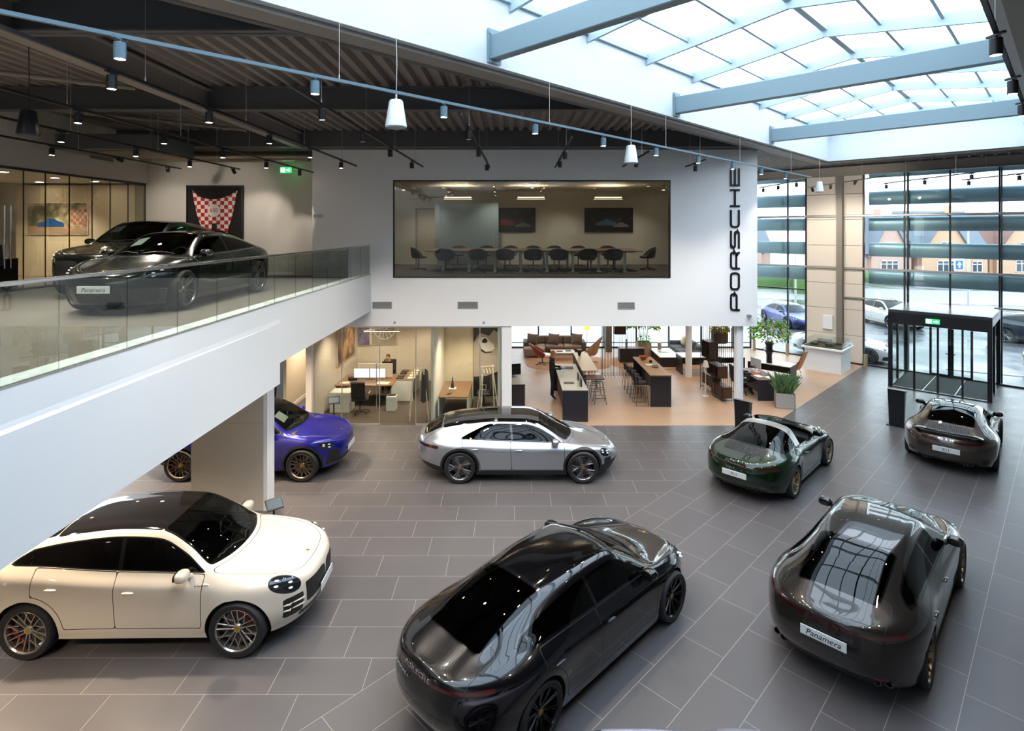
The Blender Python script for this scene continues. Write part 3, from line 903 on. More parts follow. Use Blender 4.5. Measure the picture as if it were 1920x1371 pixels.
SPECS['suv'] = dict(      # tall coupe-roofed five-door
    XF=2.38, XR=-2.55, ax=1.447, XAf=1.30, XAr=-1.55, nF=2.8, nR=3.0, Rw=.388, track=1.70, tw=.29, gap=.05,
    lines=[
        L(-.10, .12, [(-2.55, .84, .44), (-1.9, .90, .35), (-1, .93, .27), (1, .93, .27), (1.9, .90, .27), (2.38, .84, .30)]),
        L(-.02, .03, [(-2.55, .88, .60), (-1.45, .985, .53), (-.7, .955, .44), (.8, .955, .44), (1.45, .985, .50), (2.38, .89, .47)]),
        L(.0, .0, [(-2.55, .88, .82), (-1.45, .985, .77), (-.6, .965, .70), (.6, .965, .70), (1.45, .985, .72), (2.38, .89, .66)]),
        L(-.02, .03, [(-2.55, .85, 1.02), (-2.0, .93, 1.05), (-1.45, .97, 1.04), (-.6, .96, .97), (.6, .955, .94), (1.45, .96, .94), (2.0, .92, .91), (2.38, .86, .81)]),
        L(-.06, .06, [(-2.55, .79, 1.14), (-2.0, .83, 1.19), (-1.45, .865, 1.205), (-.6, .855, 1.15), (.6, .855, 1.105), (1.05, .86, 1.085), (1.45, .835, 1.06), (2.0, .79, .995), (2.38, .77, .89)]),
        L(-.13, .09, [(-2.55, .68, 1.18), (-2.2, .65, 1.26), (-1.6, .645, 1.42), (-1.0, .64, 1.53), (-.3, .635, 1.59), (.2, .64, 1.57), (.65, .70, 1.38), (1.0, .77, 1.14), (1.2, .74, 1.075), (1.6, .68, 1.03), (2.38, .62, .93)]),
        L(-.19, .11, [(-2.55, .37, 1.195), (-2.2, .39, 1.30), (-1.6, .39, 1.49), (-1, .37, 1.605), (-.3, .36, 1.66), (.25, .36, 1.635), (.7, .40, 1.43), (1.1, .45, 1.15), (1.3, .43, 1.09), (1.8, .38, 1.02), (2.38, .32, .945)]),
        L(-.24, .12, [(-2.55, 0, 1.20), (-2.2, 0, 1.315), (-1.6, 0, 1.505), (-1, 0, 1.62), (-.3, 0, 1.68), (.3, 0, 1.65), (.75, 0, 1.44), (1.18, 0, 1.16), (1.38, 0, 1.10), (1.8, 0, 1.035), (2.38, 0, .95)]),
    ],
    bulge=[(1.447, .62, .50, .42, .018, .5, 4), (-1.45, .62, .50, .42, .018, .5, 4)],
    dlo_r=-1.86, dlo_sl=.9, dlo_f=.98, dlo_m=(.025, .04), pillars=[(-.22, .03, -.10), (-1.36, .012, -.5)],
    ws=(1.19, .38, .26, .12), rw=(-1.32, -2.14, .05, .10, .06), roofglass=(.268, -1.31, .035),
    head=(2.03, .90, .24, .115, -.38), headp=2.2, tail=(1.07, .024, -2.0, .03), tailw=.5,
    intake=[(.58, .80, .42, .70, .05), (.0, .54, .50, .80, .05), (.0, .60, .34, .42, .1)], diffuser=[(0, .70, .38, .62)],
    doors=[(.96, -.24, 'fdoor'), (-.24, -1.36, 'rdoor')], door_z=.42, door_rake=-.05, handle={'fdoor': (-.04, .93), 'rdoor': (-1.1, .97)},
    hood=(1.2, 2.22, .05), boot=(.66, .72), mirror=(.72, .90, 1.14), cabin=(-1.8, .95, .48, 1.13, .76),
    plate_r=(-2.57, .86), plate_f=(2.40, .54), badge=(-2.5, 1.10, .07), exhaust=[(.55, .46), (.66, .46)])
def variant(src, zs=1., ws=1., **k):
    d = dict(SPECS[src])
    d['lines'] = [dict(l, p=[(x, w * ws, z * zs) for (x, w, z) in l['p']]) for l in d['lines']]
    d.update(k); return d
SPECS['small_suv'] = variant('suv', .965, .98, XF=2.34, XR=-2.44, Rw=.378,
    head=(2.00, .80, .20, .085, -.15), mirror=(.72, .88, 1.10), plate_f=(2.35, .56), tail=(1.04, .022, -1.95, .03),
    intake=[(.54, .80, .34, .66, .0), (.0, .60, .32, .44, .1)])
SPECS['estate'] = dict(   # low electric estate
    XF=2.40, XR=-2.57, ax=1.452, XAf=1.25, XAr=-1.50, nF=2.4, nR=2.7, Rw=.372, track=1.69, tw=.27, gap=.04,
    lines=[
        L(-.12, .10, [(-2.57, .80, .34), (-2.0, .88, .26), (-1.0, .90, .19), (1.0, .90, .19), (1.9, .87, .18), (2.40, .80, .20)]),
        L(-.04, .02, [(-2.57, .86, .47), (-1.452, .955, .42), (-.7, .92, .35), (.8, .92, .35), (1.452, .955, .38), (2.40, .84, .34)]),
        L(.0, .0, [(-2.57, .86, .66), (-1.452, .97, .63), (-.6, .935, .58), (.6, .93, .57), (1.452, .962, .57), (2.40, .82, .47)]),
        L(-.05, .03, [(-2.57, .82, .82), (-2.0, .91, .85), (-1.452, .955, .86), (-.6, .925, .78), (.6, .92, .76), (1.452, .93, .76), (2.0, .86, .70), (2.40, .78, .57)]),
        L(-.12, .05, [(-2.57, .75, .91), (-2.0, .80, .965), (-1.452, .845, .99), (-.6, .82, .945), (.6, .82, .905), (1.1, .825, .89), (1.452, .79, .865), (2.0, .73, .765), (2.40, .70, .62)]),
        L(-.20, .07, [(-2.57, .66, .95), (-2.35, .66, 1.0), (-2.1, .62, 1.12), (-1.8, .595, 1.205), (-1.3, .58, 1.275), (-.6, .575, 1.33), (.1, .575, 1.325), (.35, .59, 1.27), (.75, .66, 1.08), (1.03, .72, .925), (1.25, .69, .865), (1.7, .62, .79), (2.40, .55, .66)]),
        L(-.28, .09, [(-2.57, .36, .965), (-2.35, .37, 1.02), (-2.12, .36, 1.18), (-1.8, .35, 1.275), (-1.3, .345, 1.345), (-.6, .34, 1.395), (.15, .34, 1.385), (.4, .35, 1.34), (.82, .39, 1.13), (1.17, .42, .94), (1.35, .40, .88), (1.8, .34, .785), (2.40, .28, .675)]),
        L(-.33, .10, [(-2.57, 0, .97), (-2.35, 0, 1.025), (-2.12, 0, 1.195), (-1.8, 0, 1.295), (-1.3, 0, 1.365), (-.6, 0, 1.41), (.18, 0, 1.40), (.45, 0, 1.35), (.88, 0, 1.14), (1.25, 0, .95), (1.43, 0, .885), (1.8, 0, .80), (2.40, 0, .68)]),
    ],
    bulge=[(1.452, .84, .42, .2, .018, 3, 5), (-1.45, .78, .55, .25, .02, 2, 4.4)],
    dlo_r=-1.52, dlo_sl=1.3, dlo_f=1.0, dlo_m=(.02, .035), pillars=[(-.22, .026, -.12), (-1.62, .004, -.6)],
    ws=(1.26, .42, .42, .10), rw=(-1.93, -2.38, .06, .10, .03), roofglass=(.428, -1.90, .0),
    head=(1.99, .655, .15, .095, -.35), headp=2.6, tail=(.80, .022, -1.95, .03), tailw=.6,
    intake=[(.58, .74, .30, .52, .1), (.0, .52, .20, .34, .1)], diffuser=[(0, .70, .22, .40)],
    doors=[(1.02, -.24, 'fdoor'), (-.24, -1.38, 'rdoor')], door_z=.31, door_rake=-.05, handle={'fdoor': (-.05, .76), 'rdoor': (-1.1, .80)},
    hood=(1.3, 2.2, .05), boot=(.60, .60), mirror=(.80, .86, .95), cabin=(-1.9, 1.0, .34, .92, .72),
    plate_r=(-2.59, .62), plate_f=(2.42, .40), badge=(-2.55, .86, .07), exhaust=[])
SPECS['sports'] = dict(   # rear-engined two-door
    XF=2.24, XR=-2.29, ax=1.225, XAf=1.02, XAr=-1.28, nF=2.3, nR=2.6, Rw=.348, reflector=(.50, .78, .36, .38), lip=(-1.98, .10), track=1.58, trackr=1.60, tw=.29, gap=.035,
    lines=[
        L(-.10, .10, [(-2.29, .80, .28), (-1.7, .87, .22), (-.7, .85, .15), (.7, .85, .15), (1.7, .83, .15), (2.24, .76, .18)]),
        L(-.03, .01, [(-2.29, .87, .42), (-1.225, .945, .37), (-.4, .865, .30), (.6, .865, .30), (1.225, .91, .35), (2.24, .81, .32)]),
        L(.0, .0, [(-2.29, .87, .60), (-1.225, .955, .57), (-.4, .875, .52), (.6, .87, .52), (1.225, .915, .53), (2.24, .80, .45)]),
        L(-.05, .03, [(-2.29, .83, .745), (-1.7, .91, .79), (-1.225, .935, .80), (-.4, .865, .74), (.6, .86, .72), (1.225, .885, .73), (1.8, .82, .66), (2.24, .75, .55)]),
        L(-.12, .06, [(-2.29, .74, .82), (-1.7, .79, .90), (-1.225, .81, .935), (-.6, .765, .92), (.4, .765, .875), (.8, .775, .86), (1.225, .735, .845), (1.7, .67, .76), (2.24, .64, .61)]),
        L(-.20, .08, [(-2.29, .62, .845), (-1.9, .60, .905), (-1.4, .565, 1.01), (-.9, .55, 1.12), (-.3, .535, 1.20), (.05, .54, 1.195), (.45, .61, 1.045), (.70, .67, .885), (.95, .61, .80), (1.4, .53, .73), (2.24, .47, .59)]),
        L(-.28, .10, [(-2.29, .34, .86), (-1.9, .37, .925), (-1.4, .36, 1.055), (-.9, .34, 1.185), (-.3, .325, 1.27), (.1, .325, 1.25), (.5, .37, 1.085), (.85, .40, .875), (1.05, .36, .81), (1.5, .31, .73), (2.24, .25, .605)]),
        L(-.32, .11, [(-2.29, 0, .865), (-1.9, 0, .93), (-1.4, 0, 1.065), (-.9, 0, 1.20), (-.3, 0, 1.29), (.15, 0, 1.265), (.55, 0, 1.095), (.92, 0, .885), (1.1, 0, .82), (1.5, 0, .735), (2.24, 0, .61)]),
    ],
    bulge=[(1.3, .80, .45, .2, .015, 3, 5), (-1.3, .70, .5, .28, .02, 1, 4.4)],
    dlo_r=-1.12, dlo_sl=1.0, dlo_f=.68, dlo_m=(.02, .03), pillars=[(-.42, .012, -.15)],
    ws=(.93, .42, .17, .10), rw=(-.62, -1.50, .05, .12, .075), roofglass=(.10, -.55, .05), grille=(-1.56, -1.86, .46),
    head=(1.74, .705, .145, .125, -.2), headp=2.0, tail=(.775, .014, -1.85, .02), tailw=.35,
    intake=[(.42, .72, .20, .38, .1), (.0, .32, .18, .30, .1)], diffuser=[(0, .60, .16, .32), (.66, .80, .32, .44)],
    doors=[(.80, -.50, 'fdoor')], door_z=.26, door_rake=-.08, handle={'fdoor': (-.30, .74)},
    hood=(.95, 2.08, .14), mirror=(.55, .76, .94), cabin=(-1.2, .70, .24, .86, .66),
    plate_r=(-2.31, .58), plate_f=(2.26, .34), badge=(-2.28, .81, .065), exhaust=[(.36, .28), (.46, .28)])
# ------------------------------------------------------------------ node helpers for the tiled floors
class NG:
    def __init__(s, nt): s.nt = nt
    def m(s, op, a, b=None, c=None):
        n = s.nt.nodes.new('ShaderNodeMath'); n.operation = op
        for i, v in enumerate((a, b, c)):
            if v is None: continue
            if isinstance(v, (int, float)): n.inputs[i].default_value = v
            else: s.nt.links.new(v, n.inputs[i])
        return n.outputs[0]
def tile_floor(name, c1, c2, grout, rough, blocks):
    """blocks: function(NG, x, y) -> (along, across); tiles laid in a third-bond"""
    m = bpy.data.materials.new(name); m.use_nodes = True; nt = m.node_tree; b = nt.nodes['Principled BSDF']
    g = NG(nt); tc = nt.nodes.new('ShaderNodeTexCoord'); sp = nt.nodes.new('ShaderNodeSeparateXYZ')
    nt.links.new(tc.outputs['Object'], sp.inputs[0]); x, y = sp.outputs[0], sp.outputs[1]
    p, q, LEN, WID, GW, SH = blocks(g, x, y)
    qq = g.m('DIVIDE', q, WID); row = g.m('FLOOR', qq)
    u = g.m('DIVIDE', g.m('ADD', p, g.m('MULTIPLY', row, SH)), LEN)
    fu = g.m('MULTIPLY', g.m('FRACT', u), LEN); fq = g.m('MULTIPLY', g.m('FRACT', qq), WID)
    line = g.m('MAXIMUM', g.m('LESS_THAN', fu, GW), g.m('LESS_THAN', fq, GW))
    cx = nt.nodes.new('ShaderNodeCombineXYZ'); nt.links.new(row, cx.inputs[0]); nt.links.new(g.m('FLOOR', u), cx.inputs[1])
    wn = nt.nodes.new('ShaderNodeTexWhiteNoise'); nt.links.new(cx.outputs[0], wn.inputs['Vector'])
    nz = nt.nodes.new('ShaderNodeTexNoise'); nz.inputs['Scale'].default_value = 2.2; nz.inputs['Detail'].default_value = 6
    nt.links.new(tc.outputs['Object'], nz.inputs['Vector'])
    f = g.m('ADD', g.m('MULTIPLY', wn.outputs['Value'], .5), g.m('MULTIPLY', nz.outputs['Fac'], .6))
    mx = nt.nodes.new('ShaderNodeMixRGB'); mx.inputs[1].default_value = (*srgb(c1), 1); mx.inputs[2].default_value = (*srgb(c2), 1)
    nt.links.new(f, mx.inputs[0])
    m2 = nt.nodes.new('ShaderNodeMixRGB'); m2.inputs[2].default_value = (*srgb(grout), 1)
    nt.links.new(line, m2.inputs[0]); nt.links.new(mx.outputs[0], m2.inputs[1])
    nt.links.new(m2.outputs[0], b.inputs['Base Color'])
    rr = g.m('ADD', g.m('MULTIPLY', nz.outputs['Fac'], .15), rough); nt.links.new(rr, b.inputs['Roughness'])
    b.inputs['Specular IOR Level'].default_value = .45
    MATS[name] = m; return m
SQ2 = math.sqrt(.5)
def dark_blocks(g, x, y):
    # straight bond left of the diagonal, 45 degree bond right of it
    diff = g.m('SUBTRACT', x, y)
    right = g.m('GREATER_THAN', diff, -9.2)
    left = g.m('SUBTRACT', 1., right)
    p1 = g.m('SUBTRACT', x, 2.05 - 12); q1 = g.m('SUBTRACT', y, 7.80 - .614 * 20)
    p2 = g.m('ADD', g.m('MULTIPLY', g.m('ADD', x, y), SQ2), 10.); q2 = g.m('ADD', g.m('MULTIPLY', g.m('ADD', diff, 9.2), SQ2), 0.)
    p = g.m('ADD', g.m('MULTIPLY', p1, left), g.m('MULTIPLY', p2, right))
    q = g.m('ADD', g.m('MULTIPLY', q1, left), g.m('MULTIPLY', q2, right))
    return p, q, 1.2, .614, .007, .4
def beige_blocks(g, x, y): return g.m('ADD', x, 20.), g.m('ADD', y, 20.), 1.2, .3, .004, .4
def mezz_blocks(g, x, y): return g.m('ADD', y, 20.), g.m('ADD', x, 40.), 1.2, .6, .006, .4

tile_floor('dark_tile', '#504d4e', '#595657', '#989089', .25, dark_blocks)
tile_floor('beige_tile', '#a98c73', '#b5987f', '#987b63', .35, beige_blocks)
tile_floor('gallery_tile', '#6a625c', '#756d66', '#8a8078', .4, mezz_blocks)
mat('white_wall', '#f4f5f6', .6)
mat('warm_wall', '#ded8cf', .6)
mat('white_gloss', '#e6ebef', .4)
mat('shaft_white', '#d8dfe3', .5)
mat('beige_panel', '#ddd3c6', .5)
mat('column_panel', '#c9c0b0', .5)
mat('deck_dark', '#857d78', .6)
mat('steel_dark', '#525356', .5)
mat('steel_lit', '#8d8780', .5)  # paler steel: lamplight on the beam flanges is put into the colour
mat('steel_blue', '#7c949d', .4)
mat('steel_pale', '#a5b9c2', .4)
mat('alu', '#b8b5b0', .35, metal=.6)
mat('mullion_dark', '#22252b', .4)
mat('black_frame', '#15171c', .35)
mat('track_blue', '#5b7683', .4)
mat('track_black', '#121318', .45)
mat('lamp_glow', '#ffffff', .5, emit='#ffe6c4', es=45.)
mat('lamp_glow_soft', '#ffffff', .5, emit='#ffdcae', es=5.)
mat('carpet', '#5b5048', .9, vary=(40, .3))
mat('stainless', '#c9ccce', .22, metal=1.)
glass('pane', '#f2f7f6', 1.5)
glass('rail_glass', '#d3dad7', 1.52)
glass('roof_glass', '#ffffff', 1.3, boost=.3)
glass('tint_pane', '#d6d9d4', 1.52)
glass('office_pane', '#eef0ea', 1.5)

# ------------------------------------------------------------------ floors
WK = 40.4                                    # the street glass stands on x + y = WK
fl = MB(); fl.prism([(-22, -4), (24, -4), (24, WK - 24), (WK - 28.4, 28.4), (-22, 28.4)], -.12, 0)
struct(fl.build('floor', MATS['dark_tile']))
bf = MB(); bf.prism([(-.35, 17.08), (7.88, 17.08), (15.42, 24.62), (12.0, 28.35), (-.35, 28.35)], 0, .004)
struct(bf.build('floor_lounge', MATS['beige_tile']))
of = MB(); of.prism([(-6.3, 17.15), (-.36, 17.15), (-.36, 23), (-6.3, 23)], 0, .006)
struct(of.build('floor_office', MATS['carpet']))

# ------------------------------------------------------------------ white block with the boardroom window
FY = 17.1
f_ = MB()
wx0, wx1, wz0, wz1 = -3.63, 4.84, 4.51, 7.49
fx0, fx1, fz0, fz1 = -6.1, 7.49, 3.03, 8.42
for (a, b, c, d) in ((fx0, wx0, fz0, fz1), (wx1, fx1, fz0, fz1), (wx0, wx1, fz0, wz0), (wx0, wx1, wz1, fz1)):
    f_.b2(a, b, FY, FY + .25, c, d)
f_.b2(fx0, fx0 + .2, FY + .25, 23.6, fz0, fz1); f_.b2(fx1 - .2, fx1, FY + .25, 28.4, fz0, fz1)
struct(f_.build('wall_front', MATS['white_wall']))
s_ = MB(); s_.b2(fx0 - 1.5, fx1 - .2, FY + .25, 28.4, fz0, 3.4)
struct(s_.build('ceiling_ground', MATS['white_wall']))
b_ = MB(); b_.b2(fx0 + .2, fx1 - .2, FY + .25, 23.5, 4.43, 4.53); struct(b_.build('floor_boardroom', MATS['carpet']))
b_ = MB(); b_.b2(fx0 + .2, fx1 - .2, 23.5, 23.7, 4.43, 7.7); struct(b_.build('wall_boardroom', MATS['warm_wall']))
b_ = MB(); b_.b2(fx0 + .2, fx1 - .2, FY + .25, 23.7, 7.6, 7.7); struct(b_.build('ceiling_boardroom', MATS['warm_wall']))
wn = MB()
t = .035
wn.b2(wx0, wx1, FY - .015, FY + .1, wz0, wz0 + t); wn.b2(wx0, wx1, FY - .015, FY + .1, wz1 - t, wz1)
wn.b2(wx0, wx0 + t, FY - .015, FY + .1, wz0, wz1); wn.b2(wx1 - t, wx1, FY - .015, FY + .1, wz0, wz1)
win1 = struct(wn.build('window_1', MATS['black_frame']))
g_ = MB(); g_.b2(wx0 + t, wx1 - t, FY + .03, FY + .04, wz0 + t, wz1 - t); g_.build('pane', MATS['tint_pane'], win1)

# ------------------------------------------------------------------ gallery (upper floor at the left)
MX, MZ = -4.3, 4.53
m_ = MB(); m_.b2(-20, MX - .02, -3, 18.2, 4.38, MZ); struct(m_.build('floor_gallery', MATS['gallery_tile']))
m_ = MB(); m_.b2(-20, MX - .35, -3, 18.2, 3.46, 4.37)
m_.b2(-20, MX - .35, -3, 10.3, 3.12, 3.46)
struct(m_.build('ceiling_gallery_underside', MATS['white_wall']))
m_ = MB()
m_.b2(MX - .35, MX, -3, FY, 3.5, 4.617)
# lower fascia stands proud, its sloping ledge runs out towards the far end
prof = [(MX - .35, 3.12), (MX + .05, 3.12), (MX + .05, 4.24), (MX, 4.32), (MX - .35, 4.32)]
vs = [(x, -3, z) for x, z in prof] + [((MX + .008 if x > MX else x), 10.36, z) for x, z in prof]
n = len(prof)
m_.add(vs, [list(range(n))] + [list(range(n, 2 * n))[::-1]] + [(i + n, (i + 1) % n + n, (i + 1) % n, i) for i in range(n)])
struct(m_.build('wall_gallery_edge', MATS['white_gloss']))
m_ = MB(); m_.b2(-20.5, fx0 + .1, 18.0, 18.2, MZ, 8.95); m_.b2(-6.95, fx0, 17.75, 18.0, MZ, 8.95); struct(m_.build('wall_gallery_back', MATS['warm_wall']))
m_ = MB(); m_.b2(-11.78, -11.66, -3, 18.0, 7.46, 8.95); struct(m_.build('wall_gallery_left', MATS['warm_wall']))
m_ = MB(); m_.b2(-20, -11.78, -3, 18, 7.44, 7.5); struct(m_.build('ceiling_gallery_office', MATS['warm_wall']))
m_ = MB(); m_.b2(-20.2, -20, -3, 18, 0, 8.95); struct(m_.build('wall_left', MATS['warm_wall']))
m_ = MB(); m_.b2(-11.65, fx0, 17.97, 18.0, MZ, MZ + .1); struct(m_.build('baseboard_gallery', MATS['white_wall']))
m_ = MB(); m_.b2(24, 24.2, -4, 16.5, 0, 9); struct(m_.build('wall_right', MATS['white_wall']))
m_ = MB(); m_.b2(-20, 24, -4.2, -4, 0, 9); struct(m_.build('wall_behind', MATS['warm_wall']))
# glazed office front on the gallery
gp = thing('glass_partition', 'frameless glass partition with dark joints along the upper gallery', 'partition', (-11.7, 0, MZ))
ys = [2.2, 3.4, 4.6, 5.8, 7.0, 8.2, 9.4, 10.6, 11.9, 12.7, 13.41, 14.04, 14.8, 15.6, 16.3, 17.06, 17.86]
for a, b in zip(ys, ys[1:]):
    q = MB(); q.b2(-.006, .006, a + .008, b - .008, .05, 2.86); q.build('pane', MATS['office_pane'], gp)
q = MB()
for a in ys: q.b2(-.012, .012, a - .008, a + .008, .05, 2.88)
q.b2(-.03, .03, ys[0], ys[-1], 0, .05); q.b2(-.03, .03, ys[0], ys[-1], 2.86, 2.92)
q.build('frame', MATS['black_frame'], gp)
for yy in (12.86, 13.02):
    q = MB(); q.tube([(.05, yy, .55), (.05, yy, 2.0)], .014, 8); q.build('handle', MATS['stainless'], gp)
# cupboards at the back of that office
for i in range(5):
    c = MB(); x0 = -11.85 - .75 * (i + 1); c.b2(x0 + .004, x0 + .746, 17.6, 17.98, MZ, MZ + 2.85)
    cc = c.build('tall_cupboard', MATS['warm_wall'] if False else mat('cupboard', '#cfc3ae', .5))
    tag(cc, ['cream tall cupboard nearest the glass corner of the gallery office', 'second cream cupboard from the glass corner', 'third cream cupboard from the glass corner, behind the wide picture', 'fourth cream cupboard from the glass corner', 'fifth cream cupboard, furthest left behind the wide picture'][i], 'cupboard', 'cream cupboards in the gallery office')
# glass balustrade
bal = thing('balustrade', 'frameless glass balustrade with steel handrail along the gallery edge', 'balustrade', (MX, 0, 4.617))
ys = [.42, 1.40, 2.38, 3.36, 4.35, 5.34, 6.285, 7.23, 8.2, 9.2, 10.19, 11.18, 12.12, 13.1, 14.06, 15.03, 16.0, 17.0]
for a, b in zip(ys, ys[1:]):
    q = MB(); q.b2(-.03, -.014, a + .006, b - .006, -.08, .87); q.build('glass_pane', MATS['rail_glass'], bal)
q = MB(); q.b2(-.05, .006, ys[0], ys[-1], .865, .905, b=.008); q.build('handrail', MATS['stainless'], bal)
q = MB(); q.b2(-.06, .004, -3, 17.05, 0, .012); q.build('base_trim', MATS['alu'], bal)

# ------------------------------------------------------------------ roof deck, beams, skylight
SL, SR, SE = -8.6, -.9, 31.0                 # skylight: x-y between SL and SR, x+y below SE
def deck_runs(x):
    y1 = min(28.4 if x < 12 else 99, WK - x); runs = [(-4., y1)]
    h0, h1 = x - SR - .32, min(x - SL, SE - x) + .45
    out = []
    for a, b in runs:
        if h1 <= h0 or h1 <= a or h0 >= b: out.append((a, b)); continue
        if h0 > a: out.append((a, h0))
        if h1 < b: out.append((h1, b))
    return out
dk = MB(); x = -20.; P_ = .28
while x < 24:
    for a, b in deck_runs(x + P_ / 2):
        vs = []; 
        for yy in (a, b):
            vs += [(x, yy, 9.0), (x + .05, yy, 8.9), (x + .15, yy, 8.9), (x + .20, yy, 9.0), (x + P_, yy, 9.0)]
        dk.add(vs, [(i + 5, i + 6, i + 1, i) for i in range(4)])
    x += P_
struct(dk.build('ceiling', MATS['deck_dark']))
rt = MB(); rt.prism([(-20.2, -4.2), (SR - 4.2, -4.2), (SR - 4.2 + .0, -4.2), (-20.2, -4.2)], 9.02, 9.03) if False else None
def ibeam(mb, p0, p1, z0, h=.45, wd=.2, tf=.025, tw=.02):
    p0 = Vector((*p0, 0)); p1 = Vector((*p1, 0)); d = p1 - p0; L_ = d.length; a = math.atan2(d.y, d.x); c = (p0 + p1) / 2
    mb.box((c.x, c.y, z0 + tf / 2), (L_, wd, tf), a); mb.box((c.x, c.y, z0 + h - tf / 2), (L_, wd, tf), a); mb.box((c.x, c.y, z0 + h / 2), (L_, tw, h), a)
def beam(name, p0, p1, z0, m, **k):
    mb = MB(); ibeam(mb, p0, p1, z0, **k); return struct(mb.build(name, m))
for i, (yy, xe) in enumerate(((2.4, -7.2), (7.0, -2.6), (11.5, 1.9))):
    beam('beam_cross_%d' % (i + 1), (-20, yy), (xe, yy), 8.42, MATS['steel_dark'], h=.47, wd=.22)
mb = MB(); mb.b2(-20, 7.4, 16.5, 16.9, 8.43, 9.0); mb.b2(-6.1, 7.5, 16.9, 17.4, 8.42, 9.0); struct(mb.build('beam_cross_4', MATS['steel_dark']))
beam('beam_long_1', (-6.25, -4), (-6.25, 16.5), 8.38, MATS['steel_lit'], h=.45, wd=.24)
beam('beam_long_2', (-12.5, -4), (-12.5, 16.5), 8.40, MATS['steel_dark'], h=.45, wd=.2)
beam('beam_diagonal_1', (-13.0, -3.5), (10.9, 20.4), 8.40, MATS['steel_dark'], h=.48, wd=.26)
beam('beam_diagonal_2', (4.6, 4.6), (12.4, 12.4), 8.40, MATS['steel_dark'], h=.48, wd=.26)
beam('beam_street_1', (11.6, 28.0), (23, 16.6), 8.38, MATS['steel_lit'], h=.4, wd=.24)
beam('beam_street_2', (11.2, 20.4), (21.5, 10.1), 8.5, MATS['steel_dark'], h=.4, wd=.24)
def dpt(d, s): return ((s + d) / 2, (s - d) / 2)     # x-y = d, x+y = s
def wallq(mb, d0, s0, d1, s1, z0, z1, th, out):
    a = Vector((*dpt(d0, s0), 0)); b = Vector((*dpt(d1, s1), 0)); d = (b - a); L_ = d.length; ang = math.atan2(d.y, d.x); c = (a + b) / 2 + Vector(out) * th / 2
    mb.box((c.x, c.y, (z0 + z1) / 2), (L_ + th * 2, th, z1 - z0), ang)
S0 = -3.0
sh_ = MB()
wallq(sh_, SL, S0, SL, SE, 8.40, 9.62, .12, (-SQ2, SQ2, 0)); wallq(sh_, SR, S0, SR, SE, 8.40, 9.62, .12, (SQ2, -SQ2, 0))
wallq(sh_, SL, SE, SR, SE, 8.40, 9.9, .12, (SQ2, SQ2, 0)); wallq(sh_, SL, S0, SR, S0, 8.40, 9.9, .12, (-SQ2, -SQ2, 0))
struct(sh_.build('wall_skylight_shaft', MATS['shaft_white']))
tr = MB()
wallq(tr, SL - .17, S0, SL - .17, SE + .17, 8.34, 8.40, .34, (-SQ2, SQ2, 0))
wallq(tr, SR + .17, S0, SR + .17, SE + .17, 8.34, 8.40, .34, (SQ2, -SQ2, 0))
wallq(tr, SL, SE + .17, SR, SE + .17, 8.36, 8.40, .2, (SQ2, SQ2, 0))
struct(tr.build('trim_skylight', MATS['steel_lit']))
so = MB()
wallq(so, SL - .3, S0, SL - .3, SE, 8.62, 8.66, .75, (-SQ2, SQ2, 0)); wallq(so, SL - .25, S0, SL - .25, SE, 8.40, 9.0, .04, (-SQ2, SQ2, 0))
wallq(so, SL, SE + .25, SR, SE + .25, 8.40, 9.0, .04, (SQ2, SQ2, 0)); wallq(so, SR + .25, S0, SR + .25, SE, 8.40, 9.0, .04, (SQ2, -SQ2, 0))
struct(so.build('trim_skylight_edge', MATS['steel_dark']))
DM = (SL + SR) / 2; EZ, RZ = 9.42, 9.80
sk = MB()                                   # rafters, purlins and ridge of the glass roof
def zr(d): return RZ - (RZ - EZ) * abs(d - DM) / (SR - DM)
def bar(d0, s0, d1, s1, wd, hg, dz=0.):
    a = Vector((*dpt(d0, s0), zr(d0) + dz)); b = Vector((*dpt(d1, s1), zr(d1) + dz)); d = b - a
    L_ = d.length; M = Matrix.Translation((a + b) / 2) @ d.to_track_quat('X', 'Z').to_matrix().to_4x4()
    x, y, z = L_ / 2, wd / 2, hg / 2
    vs = [M @ Vector((sx * x, sy * y, sz * z)) for sx in (-1, 1) for sy in (-1, 1) for sz in (-1, 1)]
    sk.add([tuple(v) for v in vs], [(0, 1, 3, 2), (6, 7, 5, 4), (0, 4, 5, 1), (2, 3, 7, 6), (0, 2, 6, 4), (1, 5, 7, 3)])
raf = []; s = 2 * 8.54 - 8.54 - 2.74 * 3
while s < SE:
    raf.append(s); bar(SL, s, DM, s, .06, .22, -.02); bar(DM, s, SR, s, .06, .22, -.02); s += 2.74
pur = [SL + .05, SL + 1.28, SL + 2.56, DM, SR - 2.56, SR - 1.28, SR - .05]
for d in pur: bar(d, S0, d, SE, .05 if d != DM else .11, .10, .04)
sky = struct(sk.build('window_2', MATS['steel_pale']))
gl = MB()
for d0, d1 in ((SL, DM), (DM, SR)):
    a, b, c, e = dpt(d0, S0), dpt(d1, S0), dpt(d1, SE), dpt(d0, SE)
    gl.add([(*a, zr(d0) + .1), (*b, zr(d1) + .1), (*c, zr(d1) + .1), (*e, zr(d0) + .1)], [(0, 1, 2, 3)])
gl.build('pane', MATS['roof_glass'], sky)
